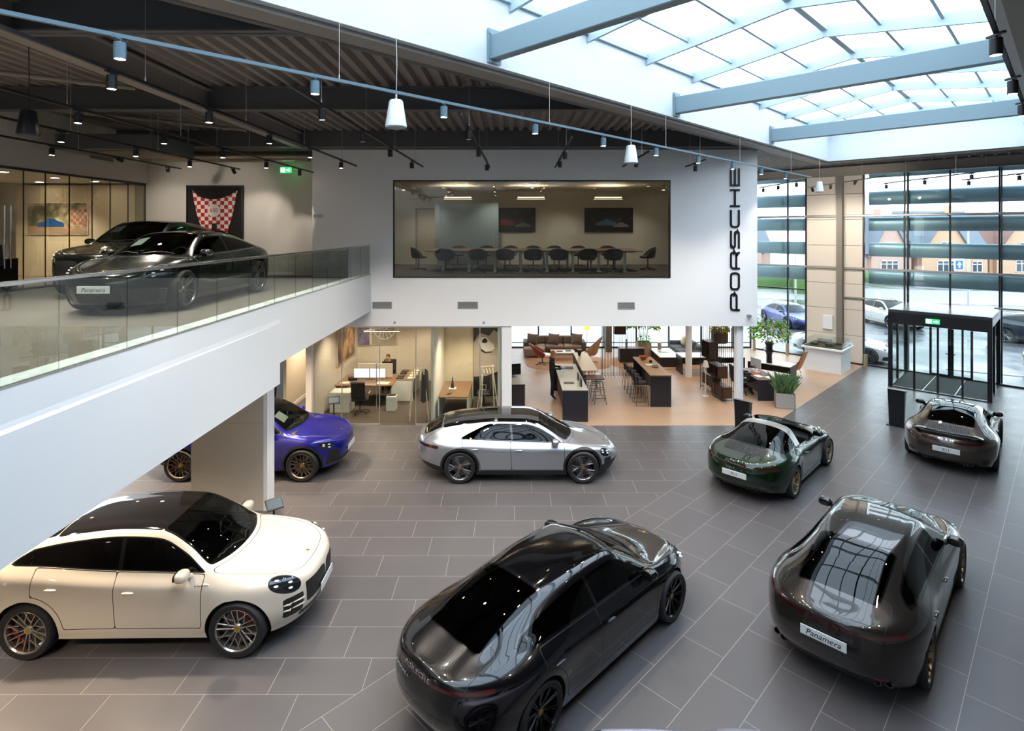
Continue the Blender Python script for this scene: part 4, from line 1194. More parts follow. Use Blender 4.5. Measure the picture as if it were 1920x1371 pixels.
for i, yy in enumerate((4.5, 8.32, 12.15, 16.0)):
    s = 2 * yy + SL
    a, b = Vector((*dpt(SL + .02, s), 0)), Vector((*dpt(SR - .02, s), 0)); c = (a + b) / 2; ang = math.atan2(b.y - a.y, b.x - a.x); L_ = (b - a).length
    mb = MB(); mb.box((c.x, c.y, 8.66), (L_, .17, .36), ang, b=.012)
    for e, sg in ((a, 1), (b, -1)):
        d = (b - a).normalized() * sg
        mb.box((e.x + d.x * .012, e.y + d.y * .012, 8.68), (.022, .26, .5), ang)
        for zz in (8.5, 8.86):
            for q in (-.1, .1): mb.box((e.x + d.x * .03 - d.y * q, e.y + d.y * .03 + d.x * q, zz), (.02, .03, .03), ang)
    struct(mb.build('beam_skylight_%d' % (i + 1), [MATS['steel_blue']]))

# ------------------------------------------------------------------ street glass
def wp(x, off=0.):
    """point on the street glass, off metres towards the inside"""
    return Vector((x - off * SQ2, WK - x - off * SQ2, 0))
A45 = -PI / 4
def wbar(mb, x0, x1, z0, z1, off, th, b=0.):
    a, b_ = wp(x0, off), wp(x1, off); c = (a + b_) / 2; mb.box((c.x, c.y, (z0 + z1) / 2), ((b_ - a).length, th, z1 - z0), A45, b=b)
cw = MB()
mull = [12.2, 13.35, 13.92, 15.6, 16.66, 17.74, 18.81, 19.88, 20.95, 22.0, 23.0, 24.0]
for x in mull: c = wp(x, .05); cw.box((c.x, c.y, 4.42), (.06, .12, 8.84), A45)
wbar(cw, 12.2, 24, 0, .06, .05, .1); wbar(cw, 12.2, 24, 8.76, 8.84, .05, .1)
wbar(cw, 12.2, 13.92, 3.13, 3.19, .05, .1)
w3 = struct(cw.build('window_3', MATS['mullion_dark']))
mb = MB()
for z in (4.26, 6.61):
    wbar(mb, 12.2, 23, z - .05, z + .05, .14, .10, b=.02)
wbar(mb, 14.95, 16.5, 2.92, 2.99, .14, .12, b=.02); wbar(mb, 18.7, 22, 2.92, 2.99, .14, .12, b=.02)
mb.build('transom', MATS['alu'], w3)
for x0, x1 in zip(mull, mull[1:]):
    if abs(x0 - 13.92) < .01: continue
    for z0, z1 in ((.06, 4.26), (4.26, 6.61), (6.61, 8.78)):
        if 16.6 < x0 < 18.2 and z0 < 1:
            z0 = 2.95
        q = MB(); wbar(q, x0, x1, z0, z1, .03, .012); q.build('pane', MATS['pane'], w3)
pn = MB()
zs = [0, 1.25, 2.4, 3.55, 4.12, 5.28, 6.45, 7.6, 8.84]
for z0, z1 in zip(zs, zs[1:]):
    wbar(pn, 13.95, 14.92, z0 + .008, z1 - .008, .06, .06, b=.006); wbar(pn, 14.94, 15.57, z0 + .008, z1 - .008, .06, .06, b=.006)
st_ = MB(); wbar(st_, 11.9, 23.5, 8.80, 9.4, -.02, .12); st_.b2(7.2, 12.2, 28.4, 28.5, 8.8, 9.4); struct(st_.build('trim_street_top', MATS['steel_dark']))
struct(pn.build('wall_street_panels', MATS['beige_panel']))
pb = MB(); wbar(pb, 13.93, 15.59, 0, 8.84, .0, .05); struct(pb.build('wall_street_backing', MATS['mullion_dark']))
c = wp(15.0, .42); mb = MB(); ibm = mb
mb.box((c.x, c.y, 4.2), (.02, .24, 8.4), A45); mb.box((c.x + .12 * SQ2, c.y + .12 * SQ2, 4.2), (.24, .02, 8.4), A45); mb.box((c.x - .12 * SQ2, c.y - .12 * SQ2, 4.2), (.24, .02, 8.4), A45)
struct(mb.build('column_street', mat('column_grey', '#7c756d', .5)))
# lounge back windows
bw = MB()
for x in (-.3, 1.34, 3.0, 4.66, 6.3, 7.95, 9.6, 11.2, 12.1): bw.b2(x - .035, x + .035, 28.36, 28.46, 0, 3.03)
bw.b2(-.3, 12.1, 28.36, 28.46, 0, .07); bw.b2(-.3, 12.1, 28.38, 28.44, .25, .29); bw.b2(7.4, 12.2, 28.34, 28.44, 3.0, 3.2)
w4 = struct(bw.build('window_4', MATS['mullion_dark']))
q = MB(); q.b2(-.3, 12.1, 28.40, 28.412, .07, 3.03); q.build('pane', MATS['pane'], w4)
q = MB(); q.b2(7.3, 12.1, 28.4, 28.41, 3.2, 8.9); q.build('pane', MATS['pane'], w4)
q = MB()
for x in (8.7, 10.0, 11.2): q.b2(x - .035, x + .035, 28.36, 28.44, 3.2, 8.9)
for z in (5.0, 6.8): q.b2(7.3, 12.1, 28.36, 28.44, z - .03, z + .03)
q.build('mullion', MATS['mullion_dark'], w4)
mb = MB(); mb.b2(-20, -.34, 28.4, 28.6, 0, 9); struct(mb.build('wall_back', MATS['warm_wall']))
# columns under the block
for nm, (x, y), r in (('column_1', (-.16, 17.28), None), ('column_2', (7.02, 17.35), .135), ('column_3', (7.18, 22.75), .13), ('column_4', (4.75, 27.6), None)):
    mb = MB()
    if r: mb.lathe((x, y, 0), [(r, 0), (r, 3.03)], 28)
    else: mb.b2(x - .15, x + .15, y - .15, y + .15, 0, 3.03)
    struct(mb.build(nm, MATS['white_wall'] if nm != 'column_4' else MATS['column_grey'], smooth=bool(r)))
# broad column below the gallery
mb = MB(); mb.b2(-6.82, -5.28, 11.9, 12.24, 0, 1.86); mb.b2(-6.82, -5.28, 11.9, 12.24, 1.875, 3.5); mb.b2(-6.82, -5.28, 11.91, 12.23, 1.86, 1.875)
mb.mi(1).b2(-5.28, -5.2, 11.895, 12.25, 0, 3.5)
struct(mb.build('column_5', [MATS['column_panel'], MATS['white_wall']]))
# ------------------------------------------------------------------ lamp tracks, spotlights, pendants
ORD = ['first', 'second', 'third', 'fourth', 'fifth', 'sixth', 'seventh', 'eighth', 'ninth', 'tenth', 'eleventh', 'twelfth']
def spotlight(loc, m, label, group, power=60., tilt=(0, 0), lit=True, ang=105, aim=None):
    if aim:
        if len(aim) > 3: power, ang = aim[3], aim[4]
        aim = aim[:3]
        d = (Vector(aim) - Vector(loc)).normalized(); tx = math.asin(max(-1, min(1, d.y))); ty = math.atan2(-d.x, -d.z); tilt = (tx, ty)
    t = thing('spotlight', label, 'spotlight', loc, 0, group)
    b = MB(); M = Matrix.Rotation(tilt[1], 4, 'Y') @ Matrix.Rotation(tilt[0], 4, 'X')
    b.M = M
    b.lathe((0, 0, -.19), [(0, .15), (.046, .15), (.05, .145), (.05, 0), (.044, 0), (.042, .02)], 20)
    b.build('lamp_body', m, t, smooth=True, angle=30)
    j = MB(); j.tube([(0, 0, -.05), (0, 0, -.01)], .012, 8); j.box((0, 0, -.008), (.03, .18, .02)); j.build('adapter', m, t)
    e = MB(); e.M = M; e.lathe((0, 0, -.186), [(.0, .012), (.043, .012), (.043, .0), (0, 0)], 18)
    e.build('lens', MATS['lamp_glow'], t)
    if power:
        l = bpy.data.lights.new('spotlight_beam', 'SPOT'); l.energy = power; l.color = NEUT; l.spot_size = R(ang); l.spot_blend = .6; l.shadow_soft_size = .05
        o = bpy.data.objects.new('spotlight_beam', l); COL.objects.link(o); o.parent = t
        v = M @ Vector((0, 0, -.22)); o.location = v; o.rotation_euler = (tilt[0], tilt[1], 0)  # x first, then y
    return t
def track(p0, p1, z, m, label, lamps, desc, nwire=4, power=60., tilt=(0, 0), lm=None, ztop=8.93, aims=None):
    """lamps: distances as Y positions along the track"""
    p0 = Vector((*p0, z)); p1 = Vector((*p1, z)); d = p1 - p0; L_ = d.length; a = math.atan2(d.y, d.x); c = (p0 + p1) / 2
    t = thing('lamp_track', label, 'track', tuple(c), a)
    b = MB(); b.box((0, 0, .02), (L_, .036, .036)); b.build('rail', m, t)
    for i in range(nwire):
        x = -L_ / 2 + L_ * (i + .5) / nwire
        q = MB(); q.tube([(x, 0, .03), (x, 0, ztop - z)], .004, 5); q.tube([(x, 0, .03), (x, 0, .09)], .009, 6); q.build('suspension_wire', MATS['alu'], t)
    n = len(lamps)
    for i, yy in enumerate(lamps):
        k = (yy - p0.y) / d.y; q = p0 + d * k
        lb = '%s spotlight %son the %s' % ('blue-grey' if m == MATS['track_blue'] else 'black', '' if n == 1 else ORD[i] + ' from the camera ', desc)
        spotlight((q.x, q.y, z), lm or m, lb, 'spotlights on the ' + desc, power, tilt, aim=aims[i] if aims else None)
ZT = 7.69
dl = lambda y, s=SL: (y + s + .03, y)
track(dl(2.6), dl(18.4), ZT, MATS['track_blue'], 'long blue-grey lamp track hung along the left edge of the skylight', [3.74 + 1.3 * k for k in range(11)], 'long track under the skylight edge', 6, 135, ztop=8.4)
track((-4.42, 3.0), (-4.22, 15.2), ZT, MATS['track_black'], 'black lamp track above the gallery glass balustrade', [4.2, 6.11, 8.02, 9.94, 11.85, 13.9], 'track above the balustrade', 5, 230)
track((-6.36, 4), (-6.0, 16.9), ZT, MATS['track_black'], 'black lamp track over the green saloon on the gallery', [8.07, 9.98, 11.9, 13.87, 15.9], 'track over the green saloon', 5, 280, (-.06, 0), aims=[None, None, None, None, (-6.75, 17.7, 5.6, 60, 38)])
track((-7.98, 4), (-7.78, 16.0), ZT, MATS['track_black'], 'black lamp track over the gallery between the two parked cars', [7.8, 9.8, 11.7, 13.6, 15.6], 'track between the gallery cars', 5, 290, (-.06, 0), aims=[None, None, None, None, (-8.0, 17.98, 6.0, 75, 60)])
track((-9.5, 6), (-9.4, 15.9), ZT, MATS['track_black'], 'black lamp track nearest the glass offices on the gallery', [9.6, 11.5, 13.35, 15.3], 'track nearest the gallery offices', 4, 330, (-.06, 0), aims=[None, None, (-9.5, 17.9, 6.6, 110, 60), (-11.0, 17.98, 6.0, 75, 60)])
track((-2.68, 6.7), (-2.45, 15.4), ZT, MATS['track_black'], 'black lamp track ending above the left end of the boardroom window', [7.8, 9.74, 11.7, 13.9], 'track at the boardroom window left end', 4, 170, (.12, 0))
track((-.76, 8.45), (-.62, 15.5), ZT, MATS['track_black'], 'black lamp track above the second quarter of the boardroom window', [9.5, 11.7, 14.4], 'track left of the window middle', 3, 170, (.12, 0))
track((1.12, 10.5), (1.2, 15.5), ZT, MATS['track_black'], 'short black lamp track above the middle of the boardroom window', [12.1, 13.7], 'track above the window middle', 2, 170, (.12, 0))
track((3.03, 12.3), (3.04, 15.4), ZT, MATS['track_black'], 'short black lamp track at the right of the boardroom window', [13.65], 'short track near the window right end', 2, 170, (.12, 0))
track((4.8, 13.9), (4.77, 15.4), ZT, MATS['track_black'], 'shortest black lamp track near the upright wall lettering', [14.6], 'shortest track by the lettering', 2, 170, (.12, 0))
track((10.1, 19.3), (10.15, 23), ZT, MATS['track_black'], 'black lamp track beside the right corner of the white block', [19.9, 21.3, 22.6], 'track beside the white block corner', 2, 90)
track((12.0, 18.0), (12.1, 23), ZT, MATS['track_black'], 'black lamp track in front of the beige street panels', [19.6, 21.2, 22.6], 'track before the beige panels', 2, 330, aims=[(14.3, 26.0, 4.6), (14.45, 25.9, 2.2), (15.25, 25.1, 3.0)])
track((13.96, 16.5), (13.9, 20.9), ZT, MATS['track_black'], 'black lamp track in front of the street glass above the lobby', [17.0, 18.9, 20.8], 'track above the entrance lobby', 2, 90)
track((15.68, 15.5), (15.66, 19.5), ZT, MATS['track_black'], 'black lamp track furthest right before the street glass', [17.3, 19.2], 'furthest right track by the street glass', 2, 90)
track(dl(3.4, SR + .2), dl(12.4, SR + .2), ZT, MATS['track_black'], 'black lamp track along the right edge of the skylight', [4.93, 6.33, 7.55, 8.9, 10.3], 'track under the right skylight edge', 3, 60, ztop=8.4)

def pendant(loc, zc, m, label, wire_m, ztop=8.4):
    t = thing('pendant_speaker', label, 'speaker', loc)
    b = MB(); b.lathe((0, 0, 0), [(0, .0), (.115, .0), (.135, .012), (.135, .03), (.088, .33), (.075, .35), (0, .352)], 28)
    b.build('housing', m, t, smooth=True)
    g = MB(); g.lathe((0, 0, -.004), [(0, 0), (.118, 0), (.118, .01), (0, .01)], 24); g.build('grille', mat('grille_grey', '#9aa0a2', .6) if m != MATS['track_black'] else m, t)
    c = MB(); c.tube([(0, 0, .35), (0, 0, .43)], .014, 8); c.tube([(0, 0, .42), (.01, 0, .8), (0, 0, ztop - loc[2])], .006, 6); c.build('cable', wire_m, t)
mat('white_lamp', '#e6eaee', .35)
for (y, lb) in ((7.1, 'white cone pendant speaker nearest the camera, below the skylight edge'), (10.88, 'white cone pendant speaker right of the boardroom window'), (19.0, 'white cone pendant speaker furthest away, by the beige street panels')):
    p = dl(y); pendant((p[0], p[1], 7.26), 0, MATS['white_lamp'], lb, MATS['alu'])
pendant((-6.65, 7.7, 7.26), 0, MATS['track_black'], 'black cone pendant speaker over the gallery at far left', MATS['track_black'], 8.9)
# ------------------------------------------------------------------ things on the walls
def ribbon(mb, pts, w_, th, y, closed=False):
    """flat stroke in the x-z plane, thickness along y, square ends, mitred corners"""
    P = [Vector((p[0], p[1])) for p in pts]; n = len(P); Lf, Rt = [], []
    for i in range(n):
        a = P[i - 1] if (i > 0 or closed) else None; b = P[(i + 1) % n] if (i < n - 1 or closed) else None
        d1 = (P[i] - a).normalized() if a is not None else None; d2 = (b - P[i]).normalized() if b is not None else None
        if d1 is None: d1 = d2
        if d2 is None: d2 = d1
        n1 = Vector((-d1.y, d1.x)); n2 = Vector((-d2.y, d2.x)); m = (n1 + n2).normalized(); k = w_ / 2 / max(.3, m.dot(n1))
        Lf.append(P[i] + m * k); Rt.append(P[i] - m * k)
    vs = [(p.x, y, p.y) for p in Lf] + [(p.x, y, p.y) for p in Rt] + [(p.x, y - th, p.y) for p in Lf] + [(p.x, y - th, p.y) for p in Rt]
    fs = []
    for i in range(n if closed else n - 1):
        j = (i + 1) % n
        fs += [(2 * n + i, 2 * n + j, 3 * n + j, 3 * n + i), (i, n + i, n + j, j), (i, j, 2 * n + j, 2 * n + i), (n + i, 3 * n + i, 3 * n + j, n + j)]
    if not closed:
        for i in (0, n - 1): fs.append((i, 2 * n + i, 3 * n + i, n + i) if i == 0 else (i, n + i, 3 * n + i, 2 * n + i))
    mb.add(vs, fs)
def arcpts(pts, r, closed=False):
    out = []; n = len(pts)
    for i in range(n):
        p = Vector(pts[i])
        if not closed and i in (0, n - 1): out.append(tuple(p)); continue
        a = Vector(pts[i - 1]); b = Vector(pts[(i + 1) % n]); k = min(r, (a - p).length / 2, (b - p).length / 2)
        q0 = p + (a - p).normalized() * k; q1 = p + (b - p).normalized() * k
        for t in (0, .33, .67, 1): out.append(tuple((q0 * (1 - t) + p * t) * (1 - t) + (p * (1 - t) + q1 * t) * t))
    return out
LW, LH, ST = .545, .30, .058
def glyph(ch):
    a, b = LW, LH; s = ST / 2; x0, x1, y0, y1, ym = s, a - s, s, b - s, b * .5
    if ch == 'P': return [(arcpts([(x0, 0), (x0, y1), (x1, y1), (x1, b * .33), (x0, b * .33)], .09), 0)]
    if ch == 'O': return [(arcpts([(x0, y0), (x0, y1), (x1, y1), (x1, y0)], .09, True), 1)]
    if ch == 'R': return [(arcpts([(x0, 0), (x0, y1), (x1, y1), (x1, b * .36), (x0, b * .36)], .09), 0), ([(a * .72, b * .36), (x1 - .02, b * .22), (x1, 0)], 0)]
    if ch == 'S': return [(arcpts([(a, y1), (x0, y1), (x0, ym), (x1, ym), (x1, y0), (0, y0)], .085), 0)]
    if ch == 'C': return [(arcpts([(a, y1), (x0, y1), (x0, y0), (a, y0)], .09), 0)]
    if ch == 'H': return [([(x0, 0), (x0, b)], 0), ([(x1, 0), (x1, b)], 0), ([(x0, ym), (x1, ym)], 0)]
    if ch == 'E': return [([(a, y1), (x0, y1), (x0, y0), (a, y0)], 0), ([(x0, ym), (a, ym)], 0)]
sg = thing('wall_lettering', 'large black upright lettering reading PORSCHE on the white block', 'sign', (6.80, FY, 5.96 - (583 - 432) * FY / 1050))
for i, ch in enumerate('PORSCHE'):
    mb = MB()
    for pts, cl in glyph(ch):
        pts = [(LH / 2 - v, u + i * .634) for u, v in pts]
        ribbon(mb, pts, ST, .03, 0, bool(cl))
    mb.build('letter', MATS['black_frame'], sg)
def vent(x0, x1, z0, z1, y, label):
    t = thing('air_vent', label, 'vent', ((x0 + x1) / 2, y, (z0 + z1) / 2)); a, b = (x1 - x0) / 2, (z1 - z0) / 2
    m = MB(); m.b2(-a, a, -.012, 0, -b, -b + .02); m.b2(-a, a, -.012, 0, b - .02, b); m.b2(-a, -a + .02, -.012, 0, -b, b); m.b2(a - .02, a, -.012, 0, -b, b); m.build('frame', MATS['alu'], t)
    m = MB(); m.b2(-a + .01, a - .01, -.003, 0, -b + .01, b - .01)
    k = 5
    for i in range(k): m.box((0, -.006, -b + 2 * b * (i + .5) / k), (2 * a - .04, .01, .014), rx=.5)
    m.build('grille', mat('vent_grey', '#8a8d8f', .5), t)
def fx(x): return (x - 960) * FY / 1050
def fz(y): return EYE - (y - 432) * FY / 1050
vent(fx(698), fx(735), fz(579), fz(566), FY, 'grey wall vent low on the white block next to the gallery')
vent(fx(858), fx(896), fz(579), fz(566), FY, 'grey wall vent under the left half of the boardroom window')
vent(fx(1158), fx(1190), fz(580), fz(567), FY, 'grey wall vent under the right half of the boardroom window')
for x, y, lb in ((740, 605, 'small round sensor on the white block left of the middle vent'), (907, 605, 'small round sensor on the white block right of the middle vent')):
    m = MB(); m.lathe((fx(x), FY, fz(y)), [(0, -.03), (.03, -.025), (.035, 0)], 16, 'y'); tag(m.build('sensor', MATS['vent_grey'], smooth=True), lb, 'sensor')
m = MB(); m.tube([(fx(1403), FY, fz(592)), (fx(1403), FY - .14, fz(592))], .05, 14); tag(m.build('wall_camera', MATS['vent_grey'], smooth=True), 'small grey camera on the white block below the lettering', 'camera')
m = MB(); m.b2(fx(588), fx(606), FY - .03, FY, fz(408), fz(402)); o = m.build('wall_sign', MATS['alu']); tag(o, 'small grey sign at the left edge of the white block', 'sign')

# boardroom furniture ------------------------------------------------------
BZ = 4.53
def framed(name, label, cat, x0, x1, z0, z1, y, m, th=.04, frame=None):
    t = thing(name, label, cat, ((x0 + x1) / 2, y, (z0 + z1) / 2)); a, b = (x1 - x0) / 2, (z1 - z0) / 2
    q = MB(); q.b2(-a, a, -th, 0, -b, b); q.build('frame', frame or MATS['black_frame'], t)
    q = MB(); q.b2(-a + .015, a - .015, -th - .004, -th, -b + .015, b - .015); o = q.build('picture', m, t)
    return t, a, b, -th - .005
def blotch(name, base, cols, scale=3., stretch=(1, 1, 1)):
    """loose coloured patches for photographic prints"""
    m = bpy.data.materials.new(name); m.use_nodes = True; nt = m.node_tree; b = nt.nodes['Principled BSDF']; b.inputs['Roughness'].default_value = .4
    tc = nt.nodes.new('ShaderNodeTexCoord'); mp = nt.nodes.new('ShaderNodeMapping'); mp.inputs['Scale'].default_value = stretch
    nt.links.new(tc.outputs['Object'], mp.inputs[0]); nz = nt.nodes.new('ShaderNodeTexNoise'); nz.inputs['Scale'].default_value = scale; nz.inputs['Detail'].default_value = 6
    nt.links.new(mp.outputs[0], nz.inputs['Vector']); r = nt.nodes.new('ShaderNodeValToRGB')
    cs = [base] + cols
    while len(r.color_ramp.elements) < len(cs): r.color_ramp.elements.new(.5)
    for i, c in enumerate(cs):
        e = r.color_ramp.elements[i]; e.position = .36 + .34 * i / max(1, len(cs) - 1); e.color = (*srgb(c), 1)
    nt.links.new(nz.outputs['Fac'], r.inputs['Fac']); nt.links.new(r.outputs['Color'], b.inputs['Base Color']); MATS[name] = m; return m
def car_side(mb, x, z, s, y):
    """little side-on car silhouette for a print"""
    P = [(-1, .0), (-1, .22), (-.75, .36), (-.45, .42), (-.2, .62), (.25, .62), (.55, .42), (.9, .34), (1, .2), (1, 0)]
    pr = [(x + p[0] * s, y, z + p[1] * s) for p in P]
    mb.add(pr + [(p[0], y - .003, p[2]) for p in pr], [list(range(10, 20)), ] + [(i, (i + 1) % 10, 10 + (i + 1) % 10, 10 + i) for i in range(10)])
night = blotch('print_night', '#08090d', ['#0b0c12', '#2a1416', '#5a4a44'], 3.5, (1, 1, 2))
bx = lambda x, y: (x - 960) * y / 1050
bz = lambda v, y: EYE - (v - 432) * y / 1050
for i, (p0, p1, lb, c1) in enumerate(((913, 1004, 'dark racing photograph on the boardroom wall, partly behind the pale blue reflection sheet', '#8a2024'), (1096, 1187, 'dark racing photograph on the right of the boardroom wall', '#3c6a86'))):
    t, a, b, y = framed('picture', lb, 'picture', bx(p0, 23.45), bx(p1, 23.45), bz(435, 23.45), bz(390, 23.45), 23.48, night)
    q = MB(); car_side(q, -.1 if i else -.3, -.22, .42, y); q.build('printed_car', mat('print_car_%d' % i, c1, .5), t)
    q = MB(); car_side(q, .5, -.30, .32, y); q.build('printed_car', mat('print_car_b', '#77726c', .5), t)
bd = thing('reflection_sheet', 'pale blue sheet standing in for a reflection behind the boardroom table', 'board', (-1.85, 22.9, BZ))  # bluish reflection in the window glass, built as an upright sheet
mf = bpy.data.materials.new('reflection_blue'); mf.use_nodes = True
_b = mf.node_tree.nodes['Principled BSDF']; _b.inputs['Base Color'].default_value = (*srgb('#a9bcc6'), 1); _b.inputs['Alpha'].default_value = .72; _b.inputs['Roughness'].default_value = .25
q = MB(); q.b2(-1.3, 1.3, -.01, .01, .35, 2.55); q.build('board', mf, bd)  # made-up sheet whose tint carries the reflection
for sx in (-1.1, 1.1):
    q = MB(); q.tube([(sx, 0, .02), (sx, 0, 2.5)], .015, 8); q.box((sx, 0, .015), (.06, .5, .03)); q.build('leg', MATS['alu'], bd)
dr = thing('door', 'flush cream door in the left of the boardroom wall', 'door', (-3.55, 23.5, BZ))
q = MB(); q.b2(-.5, -.42, -.03, 0, 0, 2.36); q.b2(.42, .5, -.03, 0, 0, 2.36); q.b2(-.5, .5, -.03, 0, 2.28, 2.36); q.build('frame', mat('door_grey', '#9d9080', .5), dr)
q = MB(); q.b2(-.41, .41, -.02, 0, .01, 2.27); q.build('door_leaf', MATS['cupboard'], dr)
q = MB(); q.tube([(.34, -.02, 1.05), (.34, -.07, 1.05), (.22, -.07, 1.05)], .012, 8); q.build('handle', MATS['stainless'], dr)
dr['kind'] = 'structure'; dr.name = 'door_1'
mat('table_wood', '#8a6a50', .4); mat('chair_dark', '#23252b', .6); mat('chair_grey', '#4c4b4e', .7)
tb = thing('boardroom_table', 'long boardroom table with walnut top and white legs behind the big window', 'table', (.76, 20.4, BZ))
q = MB(); q.b2(-3.75, 3.75, -1.15, 1.15, .70, .74, b=.01); q.build('tabletop', MATS['table_wood'], tb)
q = MB()
q.b2(-3.5, 3.5, -1.0, -.94, .64, .70); q.b2(-3.5, 3.5, .94, 1.0, .64, .70); q.build('apron', MATS['white_lamp'], tb)
for i in range(8):
    x = -3.15 + 6.3 * i / 7
    for sy in (-.97, .97):
        q = MB(); q.b2(x - .04, x + .04, sy - .03, sy + .03, .03, .66); q.b2(x - .05, x + .05, sy - .18, sy + .18, 0, .03); q.build('leg', MATS['white_lamp'], tb)
def tub_chair(loc, rz, label, group, shell, base='star', name='conference_chair'):
    t = thing(name, label, 'chair', loc, rz, group)
    s = MB(); rows = []
    for i in range(9):
        a = R(-28) + R(236) * i / 8; h = .42 + .36 * max(0, math.sin((i / 8) * PI)) ** .7
        c, s_ = math.cos(a), math.sin(a)
        rows.append([(c * .16, s_ * .16, .43), (c * .25, s_ * .23, .45), (c * .285, s_ * .26, .50), (c * .31, s_ * .285, .45 + (h - .42) * .6), (c * .33, s_ * .30, .47 + (h - .42)), (c * .305, s_ * .275, .47 + (h - .42)), (c * .27, s_ * .24, .52)])
    s.grid(rows); s.build('shell', shell, t, smooth=True, angle=60)
    s = MB(); s.ell((0, -.04, .47), (.25, .25, .05), 18, 8, p=3); s.build('seat', shell, t, smooth=True)
    b = MB(); b.tube([(0, 0, .06), (0, 0, .44)], .022, 10); b.build('stem', MATS['black_frame'], t)
    n = 5
    for i in range(n):
        a = 2 * PI * i / n + .3; g = MB(); g.tube([(0, 0, .08), (math.cos(a) * .28, math.sin(a) * .28, .035)], [.018, .012], 6); g.ell((math.cos(a) * .28, math.sin(a) * .28, .025), (.022, .022, .025), 8, 6); g.build('leg', MATS['black_frame'], t, smooth=True)
    return t
c0 = tub_chair((0, 0, 0), 0, 'x', 'boardroom chairs', MATS['chair_dark'])
xs = [835, 896, 947, 1000, 1048, 1102, 1150]
first = True
for i, x in enumerate(xs):
    X = bx(x, 18.75); lb = 'dark tub chair on the near side of the boardroom table, %s from the left' % ORD[i]
    if first: c0.location = (X, 18.75, BZ); c0.rotation_euler = (0, 0, PI); c0['label'] = lb; first = False
    else: dup(c0, None, (X, 18.75, BZ), PI + random.uniform(-.2, .2), lb)
for i, x in enumerate((858, 912, 956, 1000, 1039, 1084, 1140)):
    X = bx(x, 22.0); dup(c0, None, (X, 22.0, BZ), random.uniform(-.15, .15), 'tub chair on the far side of the boardroom table, %s from the left' % ORD[i])
dup(c0, None, (-3.35, 20.1, BZ), PI / 2, 'dark tub chair at the left end of the boardroom table')
dup(c0, None, (4.9, 20.2, BZ), -PI / 2, 'dark tub chair at the right end of the boardroom table')
for x, y, lb in ((900, 467, 'small black conference phone left on the boardroom table'),):
    q = MB(); q.lathe((-2.55, 20.2, BZ + .74), [(0, .06), (.05, .055), (.11, .02), (.12, 0), (0, 0)], 16); tag(q.build('conference_phone', MATS['black_frame'], smooth=True), lb, 'phone')
for i, (p0, p1) in enumerate(((831, 886), (968, 1023), (1113, 1168))):
    X0, X1 = bx(p0, 20.5), bx(p1, 20.5)
    t = thing('linear_pendant', ['linear pendant lamp over the left of the boardroom table', 'linear pendant lamp over the middle of the boardroom table', 'linear pendant lamp over the right of the boardroom table'][i], 'lamp', ((X0 + X1) / 2, 20.5, 7.11), 0, 'boardroom pendant lamps')
    L_ = (X1 - X0) / 2
    q = MB(); q.b2(-L_, L_, -.04, .04, 0, .05); q.build('lamp_body', MATS['alu'], t)
    q = MB(); q.b2(-L_ + .02, L_ - .02, -.03, .03, -.006, 0); q.build('diffuser', MATS['lamp_glow_soft'], t)
    q = MB(); q.b2(-L_ + .05, L_ - .05, -.02, .02, .05, .056); q.build('uplight', MATS['lamp_glow'], t)
    for sx in (-L_ * .8, L_ * .8):
        q = MB(); q.tube([(sx, 0, .05), (sx, 0, .49)], .004, 5); q.build('wire', MATS['alu'], t)
    l = area('pendant_uplight', ((X0 + X1) / 2, 20.5, 7.18), .9, .06, 14, WARM, (PI, 0, 0))
def downlight(loc, label, group, r=.06, power=0):
    t = thing('downlight', label, 'downlight', loc, 0, group)
    q = MB(); q.lathe((0, 0, -.012), [(r * 1.25, .012), (r * 1.2, 0), (r, 0), (r, .01)], 20); q.build('rim', MATS['white_lamp'], t, smooth=True)
    q = MB(); q.lathe((0, 0, -.004), [(0, 0), (r, 0)], 20); q.build('lens', MATS['lamp_glow'], t)
for (x, y, lb) in ((738, 350, 'ceiling downlight in the upper left corner of the boardroom window'), (757, 356, 'second ceiling downlight left in the boardroom'), (998, 352, 'ceiling downlight in the middle of the boardroom'), (1244, 356, 'ceiling downlight at the right of the boardroom')):
    Y = (7.6 - EYE) * 1050 / (432 - y); X = (x - 960) * Y / 1050; downlight((X, Y, 7.6), lb, 'boardroom downlights')

# gallery: framed bonnet, exit sign, office -------------------------------
GY = 17.98
gx = lambda x: (x - 960) * GY / 1050
gz = lambda y: EYE - (y - 432) * GY / 1050
t = thing('framed_bonnet', 'red and white chequered car bonnet in a black frame on the gallery wall', 'picture', (gx(405), GY, gz(398)))
q = MB(); q.b2(gx(352) - gx(405), gx(457) - gx(405), -.05, 0, gz(452) - gz(398), gz(348) - gz(398)); q.build('back_panel', mat('velvet_black', '#141214', .8), t)
q = MB(); x0, x1, zb, zt = gx(352) - gx(405), gx(457) - gx(405), gz(452) - gz(398), gz(348) - gz(398)
q.b2(x0, x0 + .03, -.09, 0, zb, zt); q.b2(x1 - .03, x1, -.09, 0, zb, zt); q.b2(x0, x1, -.09, 0, zt - .03, zt); q.b2(x0, x1, -.09, 0, zb, zb + .03); q.build('frame', MATS['black_frame'], t)
mc = bpy.data.materials.new('chequer'); mc.use_nodes = True; nt = mc.node_tree; ck = nt.nodes.new('ShaderNodeTexChecker'); ck.inputs['Scale'].default_value = 1 / .125
ck.inputs['Color1'].default_value = (*srgb('#c2182c'), 1); ck.inputs['Color2'].default_value = (*srgb('#efe6da'), 1)
tc = nt.nodes.new('ShaderNodeTexCoord'); mp = nt.nodes.new('ShaderNodeMapping'); mp.inputs['Location'].default_value = (.063, .5, .02); mp.inputs['Scale'].default_value = (1, 0, 1)
